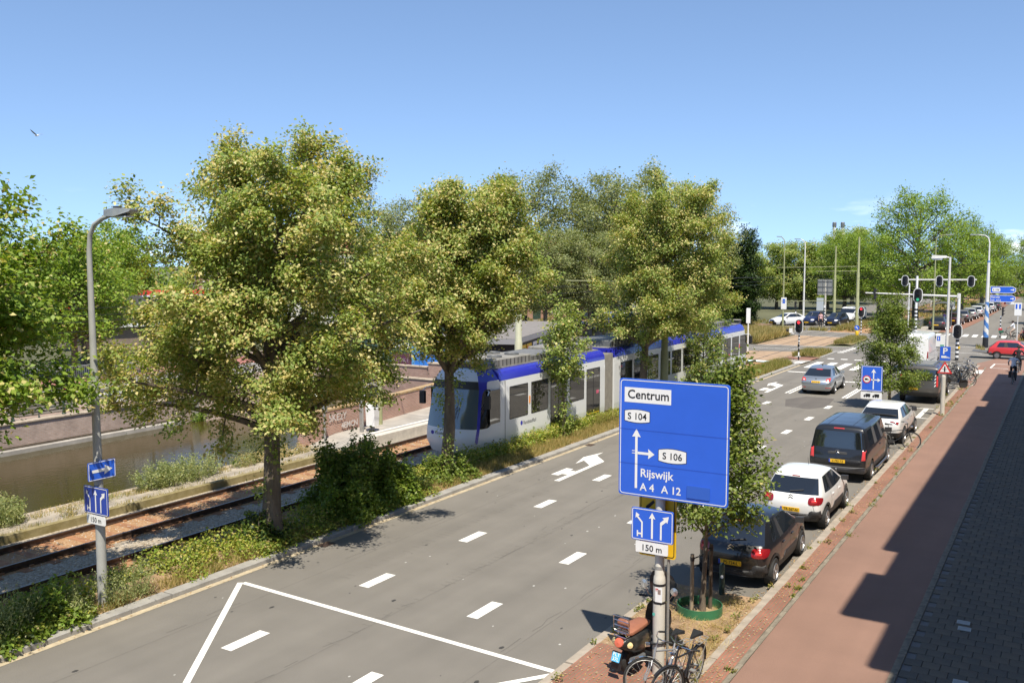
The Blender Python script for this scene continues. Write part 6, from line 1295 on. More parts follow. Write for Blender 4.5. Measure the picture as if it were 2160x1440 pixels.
# red old hatchback crossing
rd_ = paint('red', (.55, .035, .04), 0, .5, .4)
v, dc, ln, pj = make_car(OLD, rd_, 'old red hatchback with grey bumpers crossing the junction at the right', 'car', None, 'red_hatchback')
for s in (-1, 1): dc('tail_light', rrect(.26, .14, .02, 3, s * .56, .76), (0, 1, 0), M['tail_red'], .015); dc('pale_bonnet_flap', rrect(.62, .42, .03, 3, .55, .62), (-s, 0, 0), mat('pink_paint', (.62, .28, .30), .4), .006, rings=(1,))
dc('rear_bumper', [(-.78, .36), (.78, .36), (.80, .55), (-.80, .55)], (0, 1, 0), M['grey_plastic'], .05); number_plate(dc, pj, v, 'JD-LT-71', .70)
for s in (-1, 1): dc('side_bumper', [(-1.85, .36), (-1.62, .36), (-1.62, .55), (-1.85, .55)], (-s, 0, 0), M['grey_plastic'], .03, rings=(1,))
doors(ln, v, [[(-.30, .34), (-.30, .9)], [(.88, .36), (.86, .88)]]); mirrors(pj, v, .8, .9, M['dark_plastic'], .77); put(v, (-3.35, 80.4, 0), R(-90))
# far vehicles: copies of one plain car and one plain van, recoloured
def far_car(P, col, loc, rz, label, cat='car', group=None, name='car', front=False, metal=.3):
    v, dc, ln, pj = make_car(dict(P), paint(name, col, metal), label, cat, group, name)
    if front:
        for s in (-1, 1): dc('headlight', rrect(.30, .14, .04, 3, s * .62, .70), (0, -1, 0), M['lamp_clear'], .015)
        dc('grille', rrect(.8, .16, .03, 3, 0, .52), (0, -1, 0), M['black_paint'], .012); c = pj((0, 6, .40), (0, -1, 0), .02); plate('number_plate', rrect(.52, .11, .01), c, (-1, 0, 0), M['plate_yellow'], v, .015)
    else:
        rear_lights(dc, .72, .95, .58, .80); c = pj((0, -6, .62), (0, 1, 0), .02); plate('number_plate', rrect(.52, .11, .01), c, X3, M['plate_yellow'], v, .015)
    mirrors(pj, v, .85 if cat == 'car' else 1.6, .98 if cat == 'car' else 1.25, M['dark_plastic'], .8, 1 if cat == 'car' else 1.5); return put(v, loc, rz)
WQ = 'vehicles waiting on the west road'
far_car(SEDAN, (.72, .72, .71), (-28.6, 111.2, 0), R(142), 'white saloon turning left at the front of the waiting vehicles', 'car', WQ, front=True, metal=0)
far_car(dict(HATCH, zr=[.27, .44, .84, 1.0, 1.5, 1.56], zf=[.2, .42, .78, 1.05, 1.54, 1.58]), (.02, .03, .09), (-26.1, 113.4, 0), R(168), 'dark blue people carrier with a yellow front plate waiting next to the white saloon', 'car', WQ, front=True)
far_car(HATCH, (.012, .016, .04), (-23.6, 113.9, 0), R(170), 'near-black blue hatchback waiting between the people carrier and the olive mast', 'car', WQ, front=True)
far_car(dict(CARGO, zr=[.4, .6, 1.0, 1.2, 1.82, 1.98], zf=[.3, .52, 1.0, 1.25, 1.84, 1.98]), (.72, .72, .71), (-23.0, 119.6, 0), R(172), 'white panel van waiting behind the dark cars beyond the crossing', 'van', WQ, 'waiting_van', True, 0)
FP = 'cars parked along the far road'
far_car(HATCH, (.05, .048, .05), (-12.25, 112.4, 0), R(-4), 'dark grey estate car with red lights standing beside the railing of the far stop', 'car', FP)
for k, (c, lb) in enumerate((((.05, .012, .018), 'dark maroon car first in the far parked row'), ((.18, .17, .165), 'grey car second in the far parked row'), ((.46, .47, .46), 'silver-green car third in the far parked row'), ((.72, .72, .72), 'white car fourth in the far parked row'),
                             ((.6, .6, .6), 'pale car fifth in the far parked row'), ((.74, .74, .73), 'white car sixth in the far parked row'), ((.03, .03, .035), 'black car last in the far parked row'))):
    y = 122 + k * 7.2; far_car(SUV if k % 3 == 1 else HATCH, c, (-11.65 + (y - 122) * .035, y, 0), R(-2), lb, 'car', FP)
far_car(SUV, (.02, .025, .05), (-3.0, 108.5, 0), R(0), 'dark blue car parked at the right edge beyond the far cyclist', 'car', 'cars at the right edge')
far_car(HATCH, (.02, .02, .022), (-2.9, 102.0, 0), R(0), 'black car parked at the right edge nearest the far cyclist', 'car', 'cars at the right edge')
SQ = 'vehicles on the square behind the trees'
far_car(SUV, (.20, .22, .30), (-66.5, 90.5, 0), R(-62), 'blue-grey car seen under the second lime tree behind the kiosk roof', 'car', SQ)
far_car(dict(CARGO, zr=[.4, .6, 1.0, 1.2, 1.9, 2.05], zf=[.3, .52, 1.0, 1.25, 1.9, 2.05]), (.02, .045, .34), (-43.0, 92.3, 0), R(118), 'bright blue delivery van behind the tram roof', 'van', SQ, 'parked_van', True)
far_car(dict(CARGO, zr=[.4, .6, 1.0, 1.2, 1.9, 2.05], zf=[.3, .52, 1.0, 1.25, 1.9, 2.05]), (.03, .05, .12), (-37.2, 88.0, 0), R(150), 'dark blue van with its windscreen to the camera behind the third lime tree stem', 'van', SQ, 'parked_van', True)
far_car(HATCH, (.05, .055, .06), (-47.5, 90.0, 0), R(110), 'dark car parked left of the bright blue van', 'car', SQ, front=True)
far_car(SEDAN, (.7, .7, .7), (-60.0, 92.0, 0), R(-64), 'white car half hidden behind the second lime tree crown', 'car', SQ)
# ------------------------------------------------------------------ the tram
def shell_parts(pos, mat_of, dims, mats, parent, sub=2, crease=None):
    """closed lattice box pos(i,j,k); faces grouped by mat_of -> one smooth mesh per named part"""
    ni, nj, nk = dims; idx = {}; vs = []
    for i in range(ni + 1):
        for j in range(nj + 1):
            for k in range(nk + 1):
                if i in (0, ni) or j in (0, nj) or k in (0, nk): idx[i, j, k] = len(vs); vs.append(pos(i, j, k))
    fs, ms = [], []; names = list(mats)
    def q(side, c, a): fs.append(tuple(idx[t] for t in a)); ms.append(names.index(mat_of(side, *c)))
    for i in range(ni):
        for k in range(nk):
            for j, s in ((0, 'left'), (nj, 'right')): q(s, (i, j, k), [(i, j, k), (i + 1, j, k), (i + 1, j, k + 1), (i, j, k + 1)])
    for j in range(nj):
        for k in range(nk):
            for i, s in ((0, 'front'), (ni, 'back')): q(s, (i, j, k), [(i, j, k), (i, j + 1, k), (i, j + 1, k + 1), (i, j, k + 1)])
    for i in range(ni):
        for j in range(nj):
            for k, s in ((0, 'bottom'), (nk, 'top')): q(s, (i, j, k), [(i, j, k), (i + 1, j, k), (i + 1, j + 1, k), (i, j + 1, k)])
    me = bpy.data.meshes.new('s'); me.from_pydata(vs, [], fs)
    for _ in names: me.materials.append(M['well'])
    me.polygons.foreach_set('material_index', ms); bm = bmesh.new(); bm.from_mesh(me); bmesh.ops.recalc_face_normals(bm, faces=bm.faces)
    cl = bm.edges.layers.float.get('crease_edge') or bm.edges.layers.float.new('crease_edge')
    for e in bm.edges:
        mi_ = {f.material_index for f in e.link_faces}
        if len(mi_) > 1: e[cl] = .55
        if any(abs(f.normal.y) > .99 for f in e.link_faces) and any(abs(v.co.y - vs[idx[ni, 0, 0]][1]) < 1e-4 for v in e.verts) and len(e.link_faces) == 2 and all(abs(v.co.y - vs[idx[ni, 0, 0]][1]) < 1e-4 for v in e.verts): e[cl] = 1
    bm.to_mesh(me); bm.free(); o = bpy.data.objects.new('s', me); COL.objects.link(o); md_ = o.modifiers.new('s', 'SUBSURF'); md_.levels = sub; r = ev_mesh(o); kill(o)
    P = [v.co.copy() for v in r.vertices]; out = {}
    for t, nm in enumerate(names):
        ids = [p for p in r.polygons if p.material_index == t]
        if not ids: continue
        used = {}; vv = []; ff = []
        for p in ids:
            f = []
            for a in p.vertices:
                if a not in used: used[a] = len(vv); vv.append(P[a])
                f.append(used[a])
            ff.append(f)
        mesh = bpy.data.meshes.new(nm); mesh.from_pydata(vv, [], ff); mesh.materials.append(mats[nm]); mesh.polygons.foreach_set('use_smooth', [True] * len(ff))
        ob = bpy.data.objects.new(nm.split(':')[0], mesh); COL.objects.link(ob); ob.parent = parent; out[nm] = ob
    return out
tram = empty('tram', (-19.46, 26.6, 0), R(.3), 'long white and blue articulated tram standing on the near track behind the trees', 'tram')
HW = 1.33
M['tram_glass'] = mat('tram_glass', (.022, .021, .019), .03, spec=.9, bump=.03, bscale=1.2); M['tram_glass'].node_tree.nodes['Principled BSDF'].inputs['IOR'].default_value = 1.9
M['cab_glass'] = mat('cab_glass', (.075, .11, .135), .05, spec=.8); M['cab_glass'].node_tree.nodes['Principled BSDF'].inputs['IOR'].default_value = 1.8
def cab(y0, flip, parent_name):
    root = MB().box(-1.2, 1.2, 2.5, 2.55, .5, 3.1).build(parent_name, M['tram_grey'], tram); root.location = (0, y0, 0); root.rotation_euler = (0, 0, PI if flip else 0)
    ZL = [.30, .72, 1.22, 2.70, 2.97, 3.22, 3.36]; YF = [1.42, 1.22, 1.34, 1.64, 1.66, 1.80, 1.92]; WF = [.98, 1.08, 1.12, 1.03, .98, .86, .70]; BL = [.24, .30, .27, .20, .18, .16, .12]; WB = [1.33, 1.33, 1.33, 1.31, 1.29, 1.14, .95]
    YB = 2.6; FR = [0, .10, .30, .62, 1.0]; TJ_ = [-1, -.62, 0, .62, 1]
    def pos(i, j, k):
        f = FR[i]; t = TJ_[j]; w = WF[k] + (WB[k] - WF[k]) * min(1, math.sin(min(1, f * 1.25) * PI / 2)); y = YF[k] + (YB - YF[k]) * f
        if i == 0: y -= BL[k] * (1 - t * t)
        z = ZL[k] + (.05 * (1 - t * t) if k == 6 else 0)
        return (w * t, y, z)
    def mo(s, i, j, k):
        if s == 'front': return ('bumper', 'bumper', 'windscreen', 'destination_display', 'roof_cap', 'roof_cap')[k]
        if s == 'top': return 'roof_cap'
        if s in ('bottom', 'back'): return 'underside'
        if k >= 4: return 'blue_sweep:' + s
        if i == 0: return 'blue_sweep:' + s if k >= 1 else 'bumper'
        if i in (1, 2) and k == 2: return 'cab_side_window:' + s
        if i == 1 and k == 3: return 'blue_sweep:' + s
        return 'cab_side:' + s
    o = shell_parts(pos, mo, (4, 4, 6), {'bumper': M['tram_white'], 'windscreen': M['cab_glass'], 'destination_display': M['black_paint'], 'roof_cap': M['tram_white'], 'underside': M['tram_grey'], 'blue_sweep:left': M['tram_blue'], 'blue_sweep:right': M['tram_blue'], 'cab_side_window:left': M['tram_glass'], 'cab_side_window:right': M['tram_glass'], 'cab_side:left': M['tram_white'], 'cab_side:right': M['tram_white']}, root)
    for s in (-1, 1):
        MB().obox((s * .74, 1.29, .92), (.20, s * .10, 0), (-.02 * s, .06, 0), (0, 0, .11)).build('headlight_housing', M['dark_plastic'], o['bumper']); MB().disc((s * .66, 1.195, .92), (-.25 * s, -1, 0), .065, 12).build('headlight', M['lamp_clear'], o['bumper']); MB().disc((s * .82, 1.26, .92), (-.4 * s, -1, 0), .055, 12).build('headlight', M['lamp_clear'], o['bumper'])
        MB().tube([(s * 1.22, 1.95, 2.62), (s * 1.42, 1.7, 2.62), (s * 1.46, 1.55, 2.5)], .022, 6).build('mirror_arm', M['tram_white'], root); MB().obox((s * 1.46, 1.53, 2.25), (.10, .02, 0), (0, .06, 0), (0, 0, .24)).build('mirror', M['black_paint'], root)
    mb = MB(); mb.tube([(-.15, 1.08, 1.30), (.35, 1.20, 2.05)], .014, 5); mb.tube([(.30, 1.14, 1.62), (.40, 1.27, 2.35)], .012, 5); mb.build('windscreen_wiper', M['black_paint'], root)
    text_mb(MB(), 'RandstadRail', .15, (-.45, .90, 1.03), X3, Z3, .004, bold=.01).build('operator_lettering', M['grey_plastic'], o['bumper']); MB().disc((-.58, .93, 1.08), (0, -1, 0), .075, 12).build('operator_mark', M['tram_blue'], o['bumper'])
    MB().box(-.95, .95, 2.05, 2.6, 3.36, 3.56).build('air_conditioner', M['glass_tint'], root); MB().bbox(-.97, .97, 2.03, 2.62, 3.56, 3.60, .02).build('air_conditioner_lid', M['roof_grey'], root)
    return root
cab(0, False, 'cab'); cab(36.0, True, 'rear_cab')
PROF = [(-HW, .34), (HW, .34), (HW, 2.91), (-HW, 2.91)]
def section(y0, y1, items):
    sec = MB().prism([(-1.30, .34), (1.30, .34), (HW, .75), (HW, 2.60), (1.315, 2.91), (-1.315, 2.91), (-HW, 2.60), (-HW, .75)], (0, y1 - y0, 0), 0, (0, y0, 0), X3, Z3).build('body_section', M['tram_white'], tram)
    MB().prism([(1.315, 2.912), (1.29, 3.10), (1.20, 3.24), (1.06, 3.32), (-1.06, 3.32), (-1.20, 3.24), (-1.29, 3.10), (-1.315, 2.912)], (0, y1 - y0, 0), 0, (0, y0, 0), X3, Z3).build('roof_band', M['tram_blue'], sec, smooth=True)
    MB().box(-1.0, 1.0, y0 + .05, y1 - .05, 3.322, 3.36).build('roof_deck', M['roof_grey'], sec)
    MB().box(-1.305, 1.305, y0 + .02, y1 - .02, .32, .74).build('skirt', M['tram_grey'], sec)
    for kind, a, b in items:
        for s in (-1, 1):
            x = s * HW; ax = Y3 if s > 0 else (0, -1, 0); cy_ = (a + b) / 2
            if kind == 'w':
                g_ = MB().prism(rrect(b - a, 1.27, .04), (s * .006, 0, 0), 0, (x, cy_, 1.995), Y3, Z3).build('window', M['tram_glass'], sec); mb = MB(); ring2d(mb, rrect(b - a, 1.27, .04), rrect(b - a - .07, 1.2, .03), (x + s * .007, cy_, 1.995), ax, Z3, .0); mb.build('window_frame', M['black_paint'], g_)
                MB().obox((x + s * .009, cy_, 2.30), (.003, 0, 0), (0, (b - a) / 2 - .05, 0), (0, 0, .012)).build('window_bar', M['dark_plastic'], g_)
            elif kind == 'd':
                g_ = MB().prism(rrect(b - a, 2.14, .05), (s * .008, 0, 0), 0, (x, cy_, 1.56), Y3, Z3).build('door', M['tram_glass'], sec); MB().box(min(x + s * .008, x + s * .012), max(x + s * .008, x + s * .012), cy_ - .02, cy_ + .02, .55, 2.6).build('door_joint', M['rubber'], g_)
                MB().box(min(x + s * .008, x + s * .012), max(x + s * .008, x + s * .012), cy_ + .30, cy_ + .55, 1.45, 1.6).build('door_sticker', mat('sticker_pink', (.65, .12, .2), .5), g_); MB().box(min(x + s * .008, x + s * .012), max(x + s * .008, x + s * .012), a + .06, b - .06, .60, .63).build('door_step_line', M['sign_yellow'], g_)
                mb = MB(); ring2d(mb, rrect(b - a, 2.14, .05), rrect(b - a - .08, 2.06, .03), (x + s * .009, cy_, 1.56), ax, Z3, .0); mb.build('door_frame', M['black_paint'], g_)
            else:
                MB().prism(rrect(b - a, 1.25, .03), (s * .006, 0, 0), 0, (x, cy_, 2.0), Y3, Z3).build('window', M['tram_glass'], sec)
    return sec
def unit(sec, y0, y1, z, w=.92, m='roof_grey', fans=0, rib=0):
    u = MB().bbox(-w, w, y0, y1, 3.36, z, .04).build('roof_unit', M[m], sec)
    for k in range(fans):
        yy = y0 + (y1 - y0) * (k + .5) / fans
        for s in (-1, 1):
            MB().lathe([(.30, 0), (.30, .06), (.26, .07), (.24, .02), (.05, .02), (0, .03)], (s * .44, yy, z), n=14).build('fan', M['iron_grey'], u)
    if rib:
        mb = MB()
        for k in range(rib): yy = y0 + (y1 - y0) * (k + .5) / rib; mb.box(-w - .012, w + .012, yy - .02, yy + .02, 3.40, z - .05)
        mb.build('louvre', M['dark_plastic'], u)
o_ = 26.6
s1 = section(2.6, 11.86, [('c', 28.50 - o_, 29.22 - o_), ('w', 29.90 - o_, 31.32 - o_), ('w', 31.58 - o_, 32.98 - o_), ('d', 33.2 - o_, 34.62 - o_), ('w', 34.9 - o_, 36.3 - o_), ('d', 36.54 - o_, 37.92 - o_)])
for y in (29.58, ): MB().box(-1.335, 1.335, y - o_ - .012, y - o_ + .012, .5, 2.9).build('panel_joint', M['rubber'], s1)
text_mb(MB(), 'RandstadRail', .2, (HW + .003, 30.95 - o_, 1.02), Y3, Z3, .003, bold=.005).build('operator_lettering', M['grey_plastic'], s1); MB().disc((HW, 30.82 - o_, 1.10), (1, 0, 0), .09, 12).build('operator_mark', M['tram_blue'], s1)
MB().obox((HW + .01, 31.45 - o_, 1.95), (.012, 0, 0), (0, .04, 0), (0, 0, .14)).build('side_marker', M['amber'], s1)
unit(s1, 3.0, 5.6, 3.68, .95, fans=2, rib=9); unit(s1, 5.8, 8.2, 3.60, .85, 'tram_grey', rib=7); unit(s1, 8.7, 11.3, 3.66, .95, 'roof_grey', rib=8)
s2 = section(12.9, 23.9, [('w', 40.2 - o_, 41.58 - o_), ('d', 41.84 - o_, 43.4 - o_), ('w', 43.6 - o_, 45.0 - o_), ('w', 45.3 - o_, 46.7 - o_), ('w', 46.96 - o_, 48.35 - o_), ('w', 48.64 - o_, 50.0 - o_)])
unit(s2, 13.3, 16.2, 3.66, .95, 'iron_grey', rib=8); unit(s2, 16.6, 19.4, 3.72, .9, 'tram_grey', rib=10); unit(s2, 19.8, 23.4, 3.9, .95, 'roof_grey', rib=14)
MB().lathe([(.16, 0), (.16, .45), (0, .47)], (.1, 22.6, 3.9), n=12).build('roof_vent', M['galv'], s2)
s3 = section(24.9, 33.45, [('w', 52.4 - o_, 53.8 - o_), ('w', 54.03 - o_, 55.52 - o_), ('d', 55.75 - o_, 57.2 - o_), ('w', 57.46 - o_, 58.9 - o_), ('w', 59.16 - o_, 60.6 - o_)])
unit(s3, 25.4, 28.4, 3.8, .95, 'dark_plastic', rib=12); unit(s3, 28.8, 32.0, 3.66, .9, 'tram_grey', rib=8)
MB().obox((HW + .01, 59.03 - o_, 1.95), (.012, 0, 0), (0, .035, 0), (0, 0, .14)).build('side_marker', M['sign_red'], s3)
text_mb(MB(), 'RandstadRail', .17, (HW + .003, 59.2 - o_, 1.04), Y3, Z3, .003, bold=.005).build('operator_lettering', M['grey_plastic'], s3)
for a, b in ((11.86, 12.9), (23.9, 24.9)):
    mb = MB(); n = 9
    for k in range(n):
        y0, y1 = a + (b - a) * k / n, a + (b - a) * (k + 1) / n; ym = (y0 + y1) / 2
        for q0, q1, w0, w1 in ((y0, ym, 1.16, 1.27), (ym, y1, 1.27, 1.16)):
            P0 = [(-w0, .5), (w0, .5), (w0, 3.02), (-w0, 3.02)]; P1 = [(-w1, .5), (w1, .5), (w1, 3.12), (-w1, 3.12)]
            mb.add([(u, q0, v) for u, v in P0] + [(u, q1, v) for u, v in P1], [(1, 2, 6, 5), (2, 3, 7, 6), (3, 0, 4, 7), (0, 1, 5, 4)])
    mb.build('bellows', M['bellows'], tram)
for y in (3.2, 9.5, 18.2, 27.6, 32.8):
    mb = MB()
    for s in (-1, 1):
        for d in (-.85, .85): mb.cyl((s * .68, y + d, .31), (s * .82, y + d, .31), .31, .31, 16)
    mb.box(-.6, .6, y - 1.2, y + 1.2, .2, .45); mb.build('bogie', M['dark_plastic'], tram)
# ------------------------------------------------------------------ bicycles, scooters and people
M['tyre'] = mat('tyre', (.025, .025, .025), .8); M['saddle'] = mat('saddle', (.015, .015, .015), .6); M['brown_seat'] = mat('brown_seat', (.30, .12, .07), .5, var=.1)
M['scooter_black'] = mat('scooter_black', (.022, .022, .02), .3, coat=.5); M['scooter_screen'] = mat('scooter_screen', (.08, .08, .075), .12, spec=.6)
def bicycle(label, frame_col=(.02, .02, .022), steer=0., group=None, detail=True, rack=True, fender=True):
    root = empty('bicycle', (0, 0, 0), 0, label, 'bicycle', group); fm = mat('bike_frame', frame_col, .35, .3, coat=.4); Rw = .345; ya, yb = -.53, .55
    def wheel(y, par, off=(0, 0, 0)):
        c = (0, 0, 0); w = MB().loop([(0, Rw * math.cos(t), Rw * math.sin(t)) for t in np.linspace(0, 2 * PI, 29)[:-1]], .019, 6).build('wheel', M['tyre'], par); w.location = (0, y, Rw) if par == root else off
        MB().loop([(0, (Rw - .03) * math.cos(t), (Rw - .03) * math.sin(t)) for t in np.linspace(0, 2 * PI, 25)[:-1]], .011, 4).build('rim', M['galv'], w); sp = MB()
        for k in range(18):
            t = 2 * PI * k / 18; sp.tube([(.03 * (-1) ** k, 0, 0), (0, (Rw - .03) * math.cos(t), (Rw - .03) * math.sin(t))], .0022, 3, cap=False)
        sp.cyl((-.05, 0, 0), (.05, 0, 0), .022, .022, 8); sp.build('spokes', M['galv'], w); return w
    fr = MB(); bb = (0, -.10, .29); st = (0, -.30, .80); hd = (0, .36, .86); hb = (0, .40, .62)
    fr.tube([bb, st], .016, 6); fr.tube([bb, hb], .019, 6); fr.tube([(0, -.26, .70), (0, .37, .80)], .016, 6); fr.tube([hd, hb], .02, 8)
    for s in (-.055, .055): fr.tube([(s * .3, -.12, .29), (s, ya, Rw)], .01, 5); fr.tube([(s * .3, -.27, .72), (s, ya, Rw)], .008, 5)
    fr.build('frame', fm, root); wheel(ya, root)
    fk = MB().tube([(0, -.0, 0), (0, -.03, .10), (0, -.075, .40)], .013, 6).build('fork', fm, root); fk.location = (0, .45, .62); fk.rotation_euler = (0, 0, steer)
    mb = MB()
    for s in (-.06, .06): mb.tube([(0, 0, .06), (s, .02, -.02), (s, .10, Rw - .62)], .011, 5)
    mb.build('fork_blade', fm, fk); wheel(0, fk, (0, .10, Rw - .62)); 
    MB().tube([(-.30, -.22, .44), (-.24, -.10, .45), (-.08, -.06, .43), (.08, -.06, .43), (.24, -.10, .45), (.30, -.22, .44)], .012, 6).build('handlebar', M['chrome'], fk)
    mb = MB(); [mb.tube([(s * .305, -.24, .44), (s * .26, -.13, .448)], .018, 6) for s in (-1, 1)]; mb.build('grips', M['saddle'], fk)
    mb = MB().tube([(0, -.30, .78), (0, -.325, .94)], .013, 6).build('seat_post', M['chrome'], root)
    MB().add([(-.10, -.45, .955), (.10, -.45, .955), (.06, -.30, .96), (.022, -.16, .95), (-.022, -.16, .95), (-.06, -.30, .96), (-.09, -.45, 1.01), (.09, -.45, 1.01), (.05, -.30, .99), (.015, -.17, .985), (-.015, -.17, .985), (-.05, -.30, .99)],
             [(0, 1, 2, 3, 4, 5), (6, 11, 10, 9, 8, 7), (0, 6, 7, 1), (1, 7, 8, 2), (2, 8, 9, 3), (3, 9, 10, 4), (4, 10, 11, 5), (5, 11, 6, 0)]).build('saddle', M['saddle'], root)
    mb = MB(); mb.tube([(.06, -.10, .29), (.06, -.05, .15)], .009, 5); mb.tube([(-.06, -.10, .29), (-.06, -.15, .43)], .009, 5); mb.box(.06, .15, -.09, -.01, .135, .155); mb.box(-.15, -.06, -.19, -.11, .42, .44); mb.build('cranks', M['galv'], root)
    MB().prism(rrect(.50, .13, .06, 3, -.31, .31), (.02, 0, 0), 0, (.035, 0, 0), Y3, Z3).build('chain_guard', M['dark_plastic'], root)
    if fender:
        for y, par, zz in ((ya, root, Rw), (.10, fk, Rw - .62)):
            th = np.linspace(R(-5 if par == root else 40), R(190 if par == root else 175), 14); mb = MB(); r_ = Rw + .035; vs = []
            for t in th: vs += [(-.026, y - r_ * math.cos(t) if par == root else y + r_ * math.cos(t), zz + r_ * math.sin(t)), (.026, y - r_ * math.cos(t) if par == root else y + r_ * math.cos(t), zz + r_ * math.sin(t))]
            mb.add(vs, [(2 * i, 2 * i + 1, 2 * i + 3, 2 * i + 2) for i in range(13)]); mb.build('mudguard', M['chrome'] if frame_col[0] > .1 else M['black_paint'], par)
    if rack:
        mb = MB(); mb.loop([(-.06, -.42, .77), (.06, -.42, .77), (.06, -.82, .77), (-.06, -.82, .77)], .007, 4)
        for s in (-.06, .06): mb.tube([(s, -.75, .77), (s, ya, Rw)], .006, 4)
        for y in (-.55, -.68): mb.tube([(-.06, y, .77), (.06, y, .77)], .005, 4)
        mb.build('rack', M['galv'], root)
    mb = MB().cyl((0, .06, .30), (0, .13, .30), .035, .045, 8); mb.build('headlamp', M['chrome'], fk)
    MB().tube([(-.05, -.40, .30), (-.16, -.38, .02)], .009, 5).build('kickstand', M['galv'], root); return root
b1 = bicycle('silver bicycle leaning with its front wheel turned in front of the thick sign pole', (.34, .35, .37), R(-50)); b1.location = (-5.60, 14.22, .06); b1.rotation_euler = (R(7), 0, R(172)); b1['group'] = 'bicycles by the sign pole'
b2 = bicycle('dark bicycle with a black saddle right beside the silver bicycle at the sign pole', (.03, .03, .035), R(-24)); b2.location = (-5.33, 14.34, .06); b2.rotation_euler = (0, R(-6), R(176)); b2['group'] = 'bicycles by the sign pole'
bk_ = bicycle('black bicycle propped between the black van and the white crossover', (.02, .02, .022), R(10)); put(bk_, (-5.62, 38.75, .0), R(-78))
KB = 'bicycles parked by the junction'
bp = bicycle('black bicycle nearest the motor scooter in the kerbside row', (.02, .02, .022), R(15), KB); put(bp, (-5.35, 60.6, .05), R(-74))
for k, (x, y, rz, lb) in enumerate(((-5.5, 61.5, -80, 'second bicycle of the kerbside row, with its front wheel swung aside'), (-5.9, 62.3, -66, 'third bicycle of the kerbside row'), (-5.6, 63.4, -84, 'middle bicycle of the kerbside row under the banded mast'),
                                    (-5.8, 64.4, -75, 'bicycle of the kerbside row before the silver one'), (-5.9, 66.6, -70, 'last bicycle of the kerbside row at the junction end'))):
    dup(bp, (x, y, .05), R(rz), lb)
put(bicycle('pale silver bicycle with chrome mudguards near the far end of the kerbside row', (.45, .46, .47), R(-20), KB), (-5.65, 65.5, .05), R(-82))
put(bicycle('dark bicycle standing behind the railing of the far tram stop', (.02, .02, .022), 0, 'bicycles at the far stop', fender=False), (-12.4, 119.5, .0), R(-20))
for k, (y, lb) in enumerate(((121.2, 'middle dark bicycle at the far tram stop'), (123, 'farthest dark bicycle at the far tram stop'))): dup(bpy.data.objects[[o.name for o in bpy.data.objects if o.get('label') == 'dark bicycle standing behind the railing of the far tram stop'][0]], (-12.4 + .05 * k, y, 0), R(-25), lb)
def loft(secs, n=14, p=3.):
    """secs: (y, zc, half width, half height)"""
    vs = []; 
    for y, zc, w, h in secs:
        for t in np.linspace(0, 2 * PI, n + 1)[:-1]: c, s = math.cos(t), math.sin(t); vs.append((w * math.copysign(abs(c) ** (2 / p), c), y, zc + h * math.copysign(abs(s) ** (2 / p), s)))
    k = len(secs); fs = [(i * n + j, i * n + (j + 1) % n, (i + 1) * n + (j + 1) % n, (i + 1) * n + j) for i in range(k - 1) for j in range(n)] + [tuple(range(n)), tuple(range((k - 1) * n, k * n))]
    return MB().add(vs, fs)
